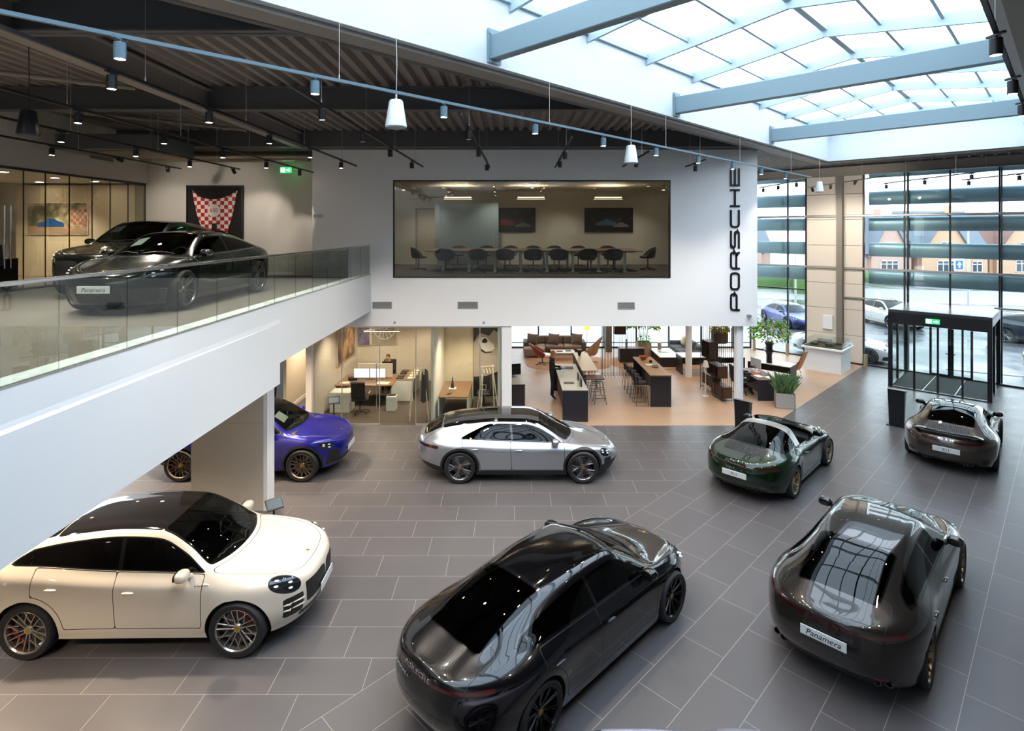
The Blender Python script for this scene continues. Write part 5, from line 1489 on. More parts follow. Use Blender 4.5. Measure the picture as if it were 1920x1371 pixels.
nt.links.new(tc.outputs['Object'], mp.inputs[0]); nt.links.new(mp.outputs[0], ck.inputs['Vector']); nt.links.new(ck.outputs['Color'], nt.nodes['Principled BSDF'].inputs['Base Color']); nt.nodes['Principled BSDF'].inputs['Roughness'].default_value = .35
sx, sz = GY / 1050, GY / 1050
def bp(x, y): return ((x - 405) * sx, (398 - y) * sz)
out = [bp(364, 358), bp(370, 366), bp(380, 371), bp(392, 373.5), bp(403, 374), bp(414, 373), bp(425, 370), bp(436, 365), bp(447, 358), bp(443, 380), bp(437, 405), bp(428, 437), bp(420, 432), bp(395, 433), bp(381, 430), bp(372, 402), bp(366, 376)]
n = len(out); q = MB(); q.add([(p[0], -.085, p[1]) for p in out] + [(p[0], -.05, p[1]) for p in out] + [(0, -.11, 0)], [(i, (i + 1) % n, 2 * n) for i in range(n)] + [(i, n + i, n + (i + 1) % n, (i + 1) % n) for i in range(n)]); q.build('bonnet', mc, t)
q = MB(); q.lathe((-.01, -.113, .05), [(0, 0), (.205, 0), (.205, .02)], 32, 'y'); q.build('roundel', mat('cream_white', '#efe9e0', .4), t)
text_obj('start_number', '650', .17, mat('number_red', '#b5202c', .4), t, (-.01, -.116, .05), (PI / 2, 0, 0))
q = MB(); q.b2(-.08, .08, -.118, -.1, -.60, -.36, b=.02); q.build('air_scoop', MATS['black_frame'], t)
ex = thing('exit_sign', 'green emergency exit sign above the gallery passage', 'sign', ((536 - 960) * 17.4 / 1050, 17.4, EYE + (432 - 319) * 17.4 / 1050))
mat('exit_green', '#0a8f3c', .4, emit='#19c85a', es=2.2); mat('exit_white', '#ffffff', .4, emit='#eafff0', es=5.)
def exit_parts(t, w_, h, y=-.02):
    q = MB(); q.b2(-w_ / 2, w_ / 2, y, y + .04, -h / 2, h / 2); q.build('light_box', MATS['exit_green'], t)
    q = MB(); a = -w_ * .24; k = h * .4
    q.b2(-w_ * .42, -w_ * .08, y - .003, y, -k, k); q.build('door_symbol', MATS['exit_white'], t)
    q = MB(); q.add([(w_ * .06, y - .003, h * .08), (w_ * .06, y - .003, -h * .08), (w_ * .26, y - .003, -h * .08), (w_ * .26, y - .003, -h * .3), (w_ * .44, y - .003, 0), (w_ * .26, y - .003, h * .3), (w_ * .26, y - .003, h * .08)], [list(range(7))]); q.build('arrow', MATS['exit_white'], t)
exit_parts(ex, .34, .17)
q = MB(); q.tube([(0, 0, .085), (0, 0, .45)], .01, 6); q.build('bracket', MATS['alu'], ex)
# picture, desk and chair behind the gallery glass
OY = 17.6
t, a, b, y = framed('picture', 'wide photograph of a blue classic car under trees in the gallery office', 'picture', (53 - 960) * OY / 1050, (166 - 960) * OY / 1050, EYE - (440 - 432) * OY / 1050, EYE - (380 - 432) * OY / 1050, OY, blotch('print_trees', '#3a3d2c', ['#6e6a4c', '#b9b2a0', '#8c8270'], 2.2), frame=MATS['cream_white'])
q = MB(); q.b2(-a + .02, a - .02, y - .002, y, -b + .02, -b * .45); q.build('printed_ground', mat('print_sand', '#9c8570', .5), t)
q = MB(); car_side(q, -.2, -b * .52, .42, y); q.build('printed_car', mat('print_blue', '#21508f', .4), t)
q = MB()
for i in range(6):
    for j in range(5):
        if (i + j) % 2: q.b2(.42 + i * .085, .505 + i * .085, y - .002, y, -.2 + j * .1, -.1 + j * .1)
q.build('printed_chequer', mat('print_red', '#9c5a55', .5), t)
for (x, y, lb) in ((7, 322, 'downlight in the gallery office nearest the left edge'), (74, 341, 'lower left downlight in the gallery office ceiling'), (103, 333, 'middle downlight in the gallery office ceiling'), (178, 340, 'right downlight in the gallery office ceiling')):
    Y = (7.44 - EYE) * 1050 / (432 - y); downlight(((x - 960) * Y / 1050, Y, 7.44), lb, 'gallery office downlights', .1)
# ------------------------------------------------------------------ lounge furniture
mat('sofa_taupe', '#6a5b52', .85, bump=(120, .3)); mat('sofa_seat', '#97867a', .85, bump=(120, .3)); mat('sofa_grey', '#5b5a5c', .85, bump=(120, .3)); mat('pillow_taupe', '#75665c', .85, bump=(120, .3))
mat('leather_rust', '#8a3d26', .45); mat('leather_orange', '#c06a35', .42); mat('cream_fabric', '#d9c6ab', .8); mat('walnut', '#5d3d2a', .45, vary=(6, .4)); mat('oak_top', '#b08a62', .4, vary=(5, .25))
mat('dark_panel', '#26252c', .45); mat('counter_grey', '#a9a69a', .4); mat('rug_orange', '#c89a7a', .95, vary=(9, .35)); mat('wire_black', '#17171a', .4); mat('stool_white', '#e4dfd6', .4)
mat('leaf_green', '#5d9a2a', .55); mat('leaf_lime', '#9cc430', .55); mat('leaf_yellow', '#c9b51e', .55); mat('leaf_dark', '#3d5a33', .55); mat('grass_green', '#5f7f52', .6); mat('petal_orange', '#d58a45', .6); mat('planter_grey', '#a9a8a6', .5); mat('planter_stone', '#b39a80', .7); mat('paper', '#e9e4da', .6); mat('book_red', '#99402c', .5)
mat('screen_on', '#e8eef8', .3, emit='#dfe8ff', es=1.3); mat('screen_back', '#cfd2d4', .4)
def foliage(t, c, r, n, m, size, name='foliage', droop=.3, seed=1, flat=1.):
    rnd = random.Random(seed); q = MB()
    for i in range(n):
        a = rnd.uniform(0, 2 * PI); el = rnd.uniform(-.5, 1.0); rr = rnd.uniform(.35, 1) ** .6
        p = Vector((c[0] + math.cos(a) * r[0] * rr * math.cos(el), c[1] + math.sin(a) * r[1] * rr * math.cos(el), c[2] + r[2] * rr * math.sin(el)))
        d = Vector((math.cos(a), math.sin(a), rnd.uniform(-.6, .8))).normalized(); s = size * rnd.uniform(.6, 1.3)
        w_ = d.cross(Vector((rnd.uniform(-.4, .4), rnd.uniform(-.4, .4), 1))).normalized() * s * .28
        tip = p + d * s - Vector((0, 0, droop * s)); mid = p + d * s * .5
        up = Vector((0, 0, s * .06))
        q.add([tuple(p), tuple(mid + w_ + up), tuple(tip), tuple(mid - w_ + up)], [(0, 1, 2), (0, 2, 3)])
    return q.build(name, m, t)
def sofa(loc, rz, L_, label, seat_m, body_m, pillows, D=.95, chaise=0):
    t = thing('sofa', label, 'sofa', loc, rz); h = L_ / 2
    q = MB(); q.b2(-h, h, -D / 2, D / 2, .10, .28, b=.02); q.build('base', body_m, t)
    q = MB(); q.b2(-h + .2, h - .2, D / 2 - .24, D / 2, .28, .78, b=.05); q.build('backrest', body_m, t)
    for sx in (-1, 1): q = MB(); q.b2(sx * h, sx * (h - .2), -D / 2, D / 2, .10, .62, b=.04); q.build('armrest', body_m, t)
    n = 3 if L_ > 2.2 else 2; w_ = (L_ - .4) / n
    for i in range(n):
        q = MB(); q.b2(-h + .2 + w_ * i + .01, -h + .2 + w_ * (i + 1) - .01, -D / 2 - .01, D / 2 - .22, .28, .45, b=.04); q.build('seat_cushion', seat_m, t)
        q = MB(); q.box((-h + .2 + w_ * (i + .5), D / 2 - .32, .62), (w_ - .02, .16, .36), rx=-.2, b=.05); q.build('back_cushion', body_m, t)
    if chaise:
        q = MB(); q.b2(-h, -h + 1.0, -D / 2 - .65, -D / 2, .10, .44, b=.04); q.build('chaise', seat_m, t)
    for sx in (-h + .1, h - .1):
        for sy in (-D / 2 + .1, D / 2 - .1): q = MB(); q.cyl((sx, sy, 0), .02, .11, 8); q.build('leg', MATS['wire_black'], t)
    return t
def pillow(loc, rz, label, m, tilt=-.35, s=.25, roll=0.):
    q = MB(); M = Matrix.Rotation(rz, 3, 'Z') @ Matrix.Rotation(tilt, 3, 'X') @ Matrix.Rotation(roll, 3, 'Y')
    rows = []; n = 12
    for sg in (1, -1):
        rows = []
        for i in range(n + 1):
            row = []
            for j in range(n + 1):
                u, v = i / n * 2 - 1, j / n * 2 - 1; b = (1 - u * u) * (1 - v * v); k = 1 - .10 * (1 - abs(u)) * (abs(v) > .99) - .0
                pin = 1 - .09 * (1 - u * u) * abs(v) ** 3; pin2 = 1 - .09 * (1 - v * v) * abs(u) ** 3
                p = M @ Vector((u * s * pin2, sg * .13 * b ** .5 * (s / .25), v * s * pin))
                row.append((p.x + loc[0], p.y + loc[1], p.z + loc[2]))
            rows.append(row)
        q.grid(rows, sg < 0)
    tag(q.build('cushion', m, smooth=True, angle=80), label, 'cushion', 'loose sofa cushions')
sofa((2.05, 27.2, 0), 0, 3.0, 'long taupe sofa facing the room under the lounge back windows', MATS['sofa_seat'], MATS['sofa_taupe'], 3, chaise=1)
for x, lb in ((.98, 'taupe cushion at the left end of the long taupe sofa'), (2.0, 'taupe cushion in the middle of the long taupe sofa'), (3.12, 'taupe cushion at the right end of the long taupe sofa')):
    pillow((x, 26.98, .72), 0, lb, MATS['pillow_taupe'], -.3, .27, .12)
sofa((8.1, 26.0, 0), -PI / 2, 2.6, 'grey sofa on the right of the lounge turned towards the low table', MATS['sofa_grey'], MATS['sofa_grey'], 2)
pillow((8.2, 26.7, .72), -PI / 2, 'light cushion at the far end of the grey sofa', MATS['cream_fabric'], -.3, .24)
pillow((8.2, 25.4, .72), -PI / 2, 'dark cushion at the near end of the grey sofa', MATS['chair_grey'], -.3, .24)
def rug(c, rx, ry, label):
    q = MB(); q.prism([(c[0] + rx * math.copysign(abs(math.cos(a)) ** .7, math.cos(a)), c[1] + ry * math.copysign(abs(math.sin(a)) ** .7, math.sin(a))) for a in [2 * PI * i / 40 for i in range(40)]], .004, .016)
    tag(q.build('rug', MATS['rug_orange']), label, 'rug')
rug((2.5, 25.2), 1.9, 1.35, 'faded orange rug under the two lounge armchairs by the long sofa')
rug((6.6, 25.2), 2.2, 1.3, 'faded orange rug under the low white table by the grey sofa')
def shell_chair(loc, rz, label, shell, seat, hi, wings=0):
    t = thing('lounge_chair', label, 'armchair', loc, rz)
    q = MB(); rows = []
    for i in range(11):
        a = R(-15) + R(210) * i / 10; k = max(0, math.sin(PI * i / 10)); h = .40 + (hi - .40) * k ** 1.3 + .14
        c, s_ = math.cos(a), math.sin(a)
        rows.append([(c * .14, s_ * .14 - .02, .34), (c * .30, s_ * .26, .37), (c * .36, s_ * .34, .46), (c * (.38 + .02 * k), s_ * (.40 + .08 * k), .42 + (h - .42) * .6), (c * (.36 + wings * .04), s_ * (.44 + .18 * k), h), (c * .33, s_ * (.40 + .18 * k), h), (c * .31, s_ * .32, .50)])
    q.grid(rows); q.build('shell', shell, t, smooth=True, angle=60)
    q = MB(); q.ell((0, -.06, .41), (.30, .32, .075), 20, 8, p=3); q.build('seat_cushion', seat, t, smooth=True)
    q = MB(); rows = []
    for i in range(7):
        a = R(35) + R(110) * i / 6; c, s_ = math.cos(a), math.sin(a); k = math.sin(PI * (i + 1) / 8)
        rows.append([(c * .29, s_ * .28, .46), (c * .30, s_ * .34, .40 + (hi - .40) * .5), (c * .27, s_ * .46, .40 + (hi - .40) * k + .08)])
    q.grid(rows); q.build('back_cushion', seat, t, smooth=True)
    q = MB(); q.tube([(0, 0, .08), (0, 0, .38)], .025, 10); q.build('stem', MATS['wire_black'], t)
    for i in range(4):
        a = PI / 2 * i + .5; q = MB(); q.tube([(0, 0, .09), (math.cos(a) * .36, math.sin(a) * .36, .016)], [.02, .012], 6); q.build('foot', MATS['wire_black'], t, smooth=True)
    return t
shell_chair((1.35, 24.9, 0), PI / 2, 'rust red leather lounge chair seen from behind on the orange rug', MATS['leather_rust'], MATS['cream_white'], .80)
shell_chair((3.5, 25.2, 0), -PI / 2 - .5, 'cream high-backed wing chair on the orange rug', mat('wing_tan', '#b89a7c', .7), MATS['cream_fabric'], 1.10, 1)
t = thing('coffee_table', 'low white coffee table in front of the long taupe sofa', 'table', (2.35, 25.9, 0))
q = MB(); q.b2(-.55, .55, -.35, .35, .33, .37, b=.01); q.build('tabletop', MATS['stool_white'], t)
for sx in (-.5, .5):
    for sy in (-.3, .3): q = MB(); q.tube([(sx, sy, 0), (sx, sy, .33)], .014, 8); q.build('leg', MATS['wire_black'], t)
for x, y, z, d, m, lb in ((2.2, 25.85, .37, (.26, .19, .03), 'book_red', 'red-brown magazine on the low coffee table'), (2.6, 25.95, .37, (.25, .18, .025), 'chair_grey', 'dark magazine on the low coffee table')):
    q = MB(); q.box((x, y, z + d[2] / 2), d, .2, b=.004); tag(q.build('magazine', MATS[m]), lb, 'magazine')
t = thing('floor_lamp', 'floor lamp with amber shade behind the cream wing chair', 'lamp', (3.62, 27.1, 0))
q = MB(); q.cyl((0, 0, 0), .14, .02, 20); q.build('base', MATS['wire_black'], t)
q = MB(); q.tube([(0, 0, .02), (0, 0, 1.3)], .01, 8); q.build('pole', MATS['wire_black'], t)
q = MB(); q.lathe((0, 0, 1.15), [(.16, 0), (.11, .24), (.10, .24), (.15, 0)], 20); q.build('lamp_shade', mat('amber_shade', '#e0a860', .6, emit='#ffb050', es=1.2), t, smooth=True)
# counter with raised bar
t = thing('reception_counter', 'dark reception counter with grey top beside the standing woman', 'counter', (1.965, 17.4, 0))
for bb in ((-.395, .395, 0, .04), (-.395, .395, 3.36, 3.4), (.30, .38, .04, 3.36)):
    q = MB(); q.b2(*bb, 0, .97); q.build('panel', MATS['dark_panel'], t)
q = MB(); q.b2(-.40, .40, -.01, 3.42, .97, 1.0, b=.006); q.build('worktop', MATS['counter_grey'], t)
for i, (a, b) in enumerate(((.1, 1.0), (1.1, 2.0), (2.1, 3.2))):
    q = MB(); q.b2(-.30, .28, a, b, .1, .94); k = q.build('drawer_unit', MATS['chair_grey'], t); q = MB(); q.b2(-.315, -.30, a + .1, b - .1, .7, .72); q.build('handle', MATS['alu'], k)
t = thing('bar_shelf', 'raised pale bar shelf with walnut end along the reception counter', 'counter', (2.70, 18.9, 0))
q = MB(); q.b2(-.28, .28, .45, 3.3, 1.08, 1.12, b=.01); q.build('worktop', mat('bar_stone', '#cbb994', .4), t)
q = MB(); q.b2(-.30, .42, -.05, .5, .92, .96, b=.008); q.build('side_shelf', MATS['walnut'], t)
q = MB(); q.b2(-.28, -.20, .0, 3.3, 0, 1.08); q.build('panel', MATS['dark_panel'], t)
def bar_stool(loc, rz, label, group, seat_m):
    t = thing('bar_stool', label, 'stool', loc, rz, group)
    q = MB(); q.ell((0, 0, .765), (.19, .17, .035), 20, 8, p=3.2); q.build('seat', seat_m, t, smooth=True)
    for sx in (-1, 1):
        for sy in (-1, 1): q = MB(); q.tube([(sx * .10, sy * .09, .74), (sx * .21, sy * .20, 0)], .010, 6); q.build('leg', MATS['wire_black'], t)
    for z, k in ((.22, .188), (.50, .145)):
        q = MB(); q.tube([(k, k, z), (-k, k, z), (-k, -k, z), (k, -k, z)], .008, 5, closed=True); q.build('foot_ring', MATS['wire_black'], t)
    return t
b0 = bar_stool((3.02, 19.3, 0), 0, 'white bar stool nearest the camera beside the reception counter', 'white bar stools', MATS['stool_white'])
for i, y in enumerate((20.1, 20.9, 21.7)): dup(b0, None, (3.0 - .02 * i, y, 0), 0, ['second', 'third', 'fourth and furthest'][i] + ' white bar stool beside the reception counter')
for x, y, z, d, lb, nm, m in ((1.85, 18.2, 1.0, (.34, .24, .02), 'grey tablet frame lying on the near end of the counter', 'tablet', 'chair_grey'), (2.2, 17.9, 1.12, (.03, .40, .24), 'dark screen standing on the reception counter', 'monitor', 'dark_panel'), (2.2, 18.6, 1.10, (.03, .36, .2), 'second dark screen on the counter beside the bar shelf', 'monitor', 'chair_grey'), (2.05, 20.2, 1.02, (.30, .22, .03), 'brown tray at the far end of the reception counter', 'tray', 'walnut')):
    q = MB(); q.box((x, y, z), d, b=.004); tag(q.build(nm, MATS[m]), lb, nm)
q = MB(); q.lathe((2.6, 21.6, 1.12), [(0, 0), (.04, 0), (.07, .10), (.05, .2), (.09, .24), (0, .24)], 16); tag(q.build('vase', MATS['wire_black'], smooth=True), 'small dark vase at the far end of the bar shelf', 'vase')
# bar table with wire stools
t = thing('bar_table', 'high oak-topped bar table with dark end panel in the middle of the lounge', 'table', (5.0, 18.8, 0))
q = MB(); q.b2(-.345, .345, 0, .05, .03, 1.06); q.build('end_panel', MATS['dark_panel'], t)
q = MB(); q.b2(-.345, .345, 2.65, 2.7, .03, 1.06); q.build('end_panel', MATS['dark_panel'], t)
q = MB(); q.b2(-.05, .05, .05, 2.65, .35, 1.06); q.build('spine', MATS['dark_panel'], t)
q = MB(); q.b2(-.36, .36, -.01, 2.72, 1.06, 1.10, b=.006); q.build('tabletop', MATS['oak_top'], t)
q = MB(); q.b2(-.34, .34, 0, .05, 0, .03); q.build('plinth', MATS['counter_grey'], t)
def wire_stool(loc, rz, label):
    t = thing('bar_stool', label, 'stool', loc, rz, 'dark wire bar stools')
    q = MB(); q.ell((0, 0, .76), (.19, .19, .05), 18, 8, p=3); q.build('seat', MATS['chair_dark'], t, smooth=True)
    q = MB(); rows = []
    for i in range(7):
        a = R(40) + R(100) * i / 6; rows.append([(math.cos(a) * .19, math.sin(a) * .17, .76), (math.cos(a) * .21, math.sin(a) * .21, .97), (math.cos(a) * .19, math.sin(a) * .19, .97)])
    q.grid(rows); q.build('backrest', MATS['chair_dark'], t, smooth=True)
    for sx in (-1, 1):
        q = MB(); q.tube([(sx * .14, -.13, .74), (sx * .19, -.21, .012), (sx * .19, .21, .012), (sx * .14, .13, .74)], .009, 6); q.build('sled_leg', MATS['wire_black'], t)
    q = MB(); q.tube([(-.18, -.18, .25), (.18, -.18, .25)], .009, 6); q.build('foot_rest', MATS['wire_black'], t)
    return t
k0 = wire_stool((4.42, 19.15, 0), PI / 2, 'dark wire bar stool nearest the camera at the oak bar table')
for i in range(4): dup(k0, None, (4.40, 19.65 + .5 * i, 0), PI / 2, ORD[i + 1] + ' dark wire bar stool from the camera at the oak bar table')
q = MB(); q.lathe((4.95, 21.1, 1.10), [(0, .01), (.08, .01), (.16, .09), (.17, .12), (.15, .09), (.07, .02)], 22); tag(q.build('bowl', MATS['leather_orange'], smooth=True), 'orange bowl at the far end of the oak bar table', 'bowl')
q = MB(); q.lathe((5.1, 20.6, 1.10), [(0, .0), (.05, .0), (.06, .07), (.05, .07), (.045, .01)], 18); tag(q.build('cup', MATS['chair_dark'], smooth=True), 'small dark cup on the oak bar table', 'cup')
for i, (x, y, m) in enumerate(((4.95, 20.15, 'paper'), (5.1, 19.95, 'walnut'))):
    q = MB(); q.box((x, y, 1.115), (.30, .22, .03), .3 + i, b=.004); tag(q.build('book', MATS[m]), ['pale open book on the oak bar table', 'brown book beside the pale one on the bar table'][i], 'book')
# wire divider with hanging planter
def wire_screen(name, loc, rz, label, L_, H_, boxes, D=.3, n=13, cat='shelf'):
    t = thing(name, label, cat, loc, rz)
    for y in (0, D):
        for i in range(n):
            x = L_ * i / (n - 1)
            q = MB(); q.tube([(x, y, 0), (x, y, H_)], .007 if i % 4 else .012, 5); q.build('wire', MATS['wire_black'], t)
        for z in (.12, H_ - .02):
            q = MB(); q.tube([(0, y, z), (L_, y, z)], .009, 5); q.build('rail', MATS['wire_black'], t)
    for x in (0, L_):
        for z in (.12, H_ - .02): q = MB(); q.tube([(x, 0, z), (x, D, z)], .009, 5); q.build('rail', MATS['wire_black'], t)
    return t
wire_screen('wire_screen', (3.65, 22.6, 0), 0, 'black wire room divider between the bars with a hanging planter', 1.25, 2.6, [], n=11)
def planter_box(loc, d, m, label, leaf, seed, lh=.22, n=220):
    t = thing('planter', label, 'planter', loc)
    q = MB(); q.b2(-d[0] / 2, d[0] / 2, -d[1] / 2, d[1] / 2, 0, .02); a, b, h = d[0] / 2, d[1] / 2, d[2]
    q.b2(-a, a, -b, -b + .02, 0, h); q.b2(-a, a, b - .02, b, 0, h); q.b2(-a, -a + .02, -b, b, 0, h); q.b2(a - .02, a, -b, b, 0, h); q.build('box', m, t)
    q = MB(); q.b2(-a + .02, a - .02, -b + .02, b - .02, h - .06, h - .04); q.build('soil', mat('soil', '#2c2119', .95), t)
    foliage(t, (0, 0, h + lh * .3), (a * 1.1, b * 1.1, lh), n, leaf, .14, seed=seed)
    return t
planter_box((4.37, 22.75, 1.75), (.44, .28, .40), MATS['walnut'], 'walnut planter with yellow-green plant hung in the wire room divider', MATS['leaf_yellow'], 3)
t = planter_box((6.15, 26.2, 0), (.6, .6, .75), MATS['planter_stone'], 'large lime green bamboo plant in a stone planter by the windows', MATS['leaf_lime'], 5, .3, 60)
foliage(t, (0, 0, 1.75), (.75, .7, .75), 900, MATS['leaf_lime'], .22, seed=8)
for i in range(7):
    a = i * .9; q = MB(); q.tube([(math.cos(a) * .12, math.sin(a) * .12, .7), (math.cos(a) * .3, math.sin(a) * .3, 1.9)], .012, 5); q.build('stem', MATS['leaf_green'], t)
t = thing('sideboard', 'dark low sideboard left of the stone planter', 'cabinet', (5.4, 25.4, 0)); q = MB(); q.b2(-.55, .55, -.25, .25, .0, .62, b=.006); q.build('body', MATS['dark_panel'], t); q = MB(); q.b2(-.57, .57, -.27, .27, .62, .65, b=.004); q.build('top', MATS['walnut'], t)
q = MB(); q.lathe((5.2, 25.45, .65), [(0, 0), (.05, 0), (.06, .2), (.03, .3), (.045, .36), (0, .36)], 16); tag(q.build('vase', MATS['planter_stone'], smooth=True), 'slim beige vase on the dark sideboard', 'vase')
t = thing('low_table', 'low dark table with white top before the grey sofa', 'table', (6.9, 25.3, 0)); q = MB(); q.b2(-.45, .45, -.95, .95, 0, .42); q.build('body', MATS['dark_panel'], t); q = MB(); q.b2(-.47, .47, -.97, .97, .42, .45, b=.005); q.build('top', MATS['stool_white'], t)
q = MB(); q.box((6.9, 25.4, .465), (.4, .28, .03), .1, b=.005); tag(q.build('tray', MATS['paper']), 'flat white tray on the low dark table', 'tray')
q = MB(); q.cyl((6.85, 26.0, .45), .09, .30, 18); tag(q.build('lantern', MATS['planter_stone'], smooth=True), 'round beige lantern at the far end of the low dark table', 'lantern')
# walnut boxes in a wire shelf
t = wire_screen('wire_shelf', (7.1, 21.1, 0), -PI / 2 + .12, 'tall black wire shelf unit holding walnut boxes beside the white column', 1.9, 2.55, [], D=.36, n=15)
for i, (x, z, d, op) in enumerate(((.15, .28, (.75, .34, .38), 0), (.85, .12, (.85, .34, .38), 0), (.55, .72, (.8, .36, .42), 1), (.05, 1.25, (.62, .36, .62), 1))):
    q = MB(); a = d[0]; y0, y1 = .01, .01 + d[1]
    q.b2(x, x + a, y0, y1, z, z + .02); q.b2(x, x + a, y0, y1, z + d[2] - .02, z + d[2]); q.b2(x, x + .02, y0, y1, z, z + d[2]); q.b2(x + a - .02, x + a, y0, y1, z, z + d[2]); q.b2(x, x + a, y1 - .015 if op else y0, y1 if op else y0 + .015, z, z + d[2]); q.build('box', MATS['walnut'], t)
t = planter_box((7.75, 20.9, 1.78), (.5, .34, .42), MATS['walnut'], 'walnut planter with yellow flowering plant high in the wire shelf', MATS['leaf_yellow'], 11, .2, 260)
q = MB(); q.tube([(7.60, 20.9, 0), (7.60, 20.9, 1.78)], .01, 6); q.tube([(7.90, 20.9, 0), (7.90, 20.9, 1.78)], .01, 6); q.tube([(7.60, 20.9, 1.77), (7.90, 20.9, 1.77)], .01, 6); q.tube([(7.60, 20.9, .01), (7.90, 20.9, .01)], .01, 6); q.b2(7.55, 7.95, 20.75, 21.05, 1.755, 1.778)
tag(q.build('planter_stand', MATS['wire_black']), 'thin black stand under the high walnut planter', 'stand')
q = MB(); q.lathe((6.95, 20.1, 0), [(0, 0), (.12, 0), (.12, .02), (.012, .03), (.012, 1.05), (.12, 1.06), (.06, 1.28), (0, 1.28)], 18); tag(q.build('table_lamp', MATS['cream_white'], smooth=True), 'slim cream lamp in front of the walnut boxes', 'lamp')
# desks by the street corner
def desk(loc, rz, L_, D, label, top_m, body_m, h=.74, name='desk'):
    t = thing(name, label, 'desk', loc, rz)
    q = MB(); q.b2(-L_ / 2, L_ / 2, -D / 2, D / 2, h - .03, h, b=.004); q.build('desktop', top_m, t)
    for sx in (-1, 1): q = MB(); q.b2(sx * L_ / 2, sx * (L_ / 2 - .04), -D / 2 + .02, D / 2 - .02, 0, h - .03); q.build('side_panel', body_m, t)
    q = MB(); q.b2(-L_ / 2 + .04, L_ / 2 - .04, D / 2 - .06, D / 2 - .03, .3, h - .03); q.build('modesty_panel', body_m, t)
    return t
desk((8.95, 20.4, 0), PI / 2, 1.7, .75, 'dark consultant desk where a man sits, behind the grass planter', MATS['walnut'], MATS['dark_panel'])
desk((8.3, 23.5, 0), .0, 2.6, .9, 'long white table behind the seated consultant', MATS['stool_white'], MATS['wire_black'])
desk((10.3, 22.2, 0), PI / 4 * 0 - .75, 1.6, .8, 'white table carrying the tall black vase', MATS['stool_white'], MATS['wire_black'])
for i, (x, y, rz, m) in enumerate(((8.8, 20.0, .2, 'paper'), (8.9, 20.35, -.2, 'book_red'), (9.1, 19.8, .4, 'paper'), (9.0, 20.65, .1, 'oak_top'))):
    q = MB(); q.box((x, y, .75), (.22, .30, .02), rz, b=.002); tag(q.build('paper_stack', MATS[m]), ['white papers beside the man on the dark desk', 'reddish folder in the middle of the dark desk', 'white papers at the near end of the dark desk', 'tan folder further back on the dark desk'][i], 'papers')
t = thing('monitor', 'pale-backed monitor standing on the dark consultant desk', 'monitor', (9.12, 20.95, .74), PI / 2 + .3); q = MB(); q.b2(-.27, .27, -.012, .012, .10, .44, b=.006); q.build('screen', MATS['screen_back'], t); q = MB(); q.tube([(0, .03, .0), (0, .03, .2)], .018, 8); q.box((0, .03, .008), (.22, .16, .016)); q.build('stand', MATS['alu'], t)
def office_chair(loc, rz, label, m, group=None):
    t = thing('office_chair', label, 'chair', loc, rz, group)
    q = MB(); q.box((0, 0, .48), (.48, .46, .08), b=.03); q.build('seat', m, t)
    q = MB(); q.box((0, .24, .80), (.46, .06, .56), rx=-.12, b=.025); q.build('backrest', m, t)
    for sx in (-1, 1): q = MB(); q.tube([(sx * .26, .06, .46), (sx * .29, .06, .66), (sx * .29, -.14, .68)], .018, 6); q.build('armrest', MATS['alu'], t)
    q = MB(); q.tube([(0, 0, .08), (0, 0, .46)], .025, 10); q.build('stem', MATS['wire_black'], t)
    for i in range(5):
        a = 2 * PI * i / 5; c, s_ = math.cos(a), math.sin(a); q = MB(); q.tube([(0, 0, .10), (c * .29, s_ * .29, .07)], [.022, .014], 6); q.ell((c * .29, s_ * .29, .03), (.028, .028, .03), 10, 6); q.build('leg', MATS['wire_black'], t, smooth=True)
    return t
office_chair((8.25, 20.35, 0), PI / 2, 'black office chair under the man at the dark desk', MATS['chair_dark'])
office_chair((7.85, 21.9, 0), PI, 'black office chair left of the long white table, behind the wire shelf', MATS['chair_dark'])
t = thing('lounge_chair', 'orange leather sled chair beside the tall black vase', 'armchair', (11.2, 22.6, 0), PI / 4 + PI)
q = MB(); q.grid([[(x, -.34, .42 + .02 * abs(x) * 4), (x, 0, .36), (x, .30, .42), (x, .44, .75), (x, .58, 1.12)] for x in (-.34, -.2, 0, .2, .34)]); q.grid([[(x, -.34, .39), (x, 0, .33), (x, .32, .38), (x, .47, .74), (x, .60, 1.12)] for x in (-.34, -.2, 0, .2, .34)], True); q.build('shell', MATS['leather_orange'], t, smooth=True)
for sx in (-1, 1):
    q = MB(); q.grid([[(sx * .34, -.34, .42), (sx * .36, -.1, .55), (sx * .36, .25, .58), (sx * .34, .5, .85)], [(sx * .33, -.30, .38), (sx * .34, -.1, .38), (sx * .34, .25, .40), (sx * .33, .48, .78)]]); q.build('armrest', MATS['leather_orange'], t, smooth=True)
    q = MB(); q.tube([(sx * .28, -.28, .38), (sx * .30, -.34, .015), (sx * .30, .38, .015), (sx * .28, .28, .38)], .011, 6); q.build('sled_leg', MATS['wire_black'], t)
t = thing('vase', 'tall black flared vase of mixed foliage on the white table', 'vase', (10.15, 22.1, .74))
q = MB(); q.lathe((0, 0, 0), [(0, 0), (.11, 0), (.10, .3), (.13, .42), (.2, .46), (.2, .5), (.13, .52), (.12, .66), (.18, .8), (.15, .8), (0, .6)], 22); q.build('vase_body', MATS['wire_black'], t, smooth=True)
foliage(t, (0, 0, 1.15), (.72, .6, .62), 330, MATS['leaf_green'], .17, seed=21, name='leaves', droop=.15); foliage(t, (.1, -.1, 1.15), (.6, .5, .5), 90, MATS['petal_orange'], .12, seed=22, name='blossom')
foliage(t, (0, 0, 1.2), (.75, .62, .66), 160, MATS['leaf_lime'], .15, seed=23, name='light_leaves')
q = MB(); 
rnd = random.Random(4)
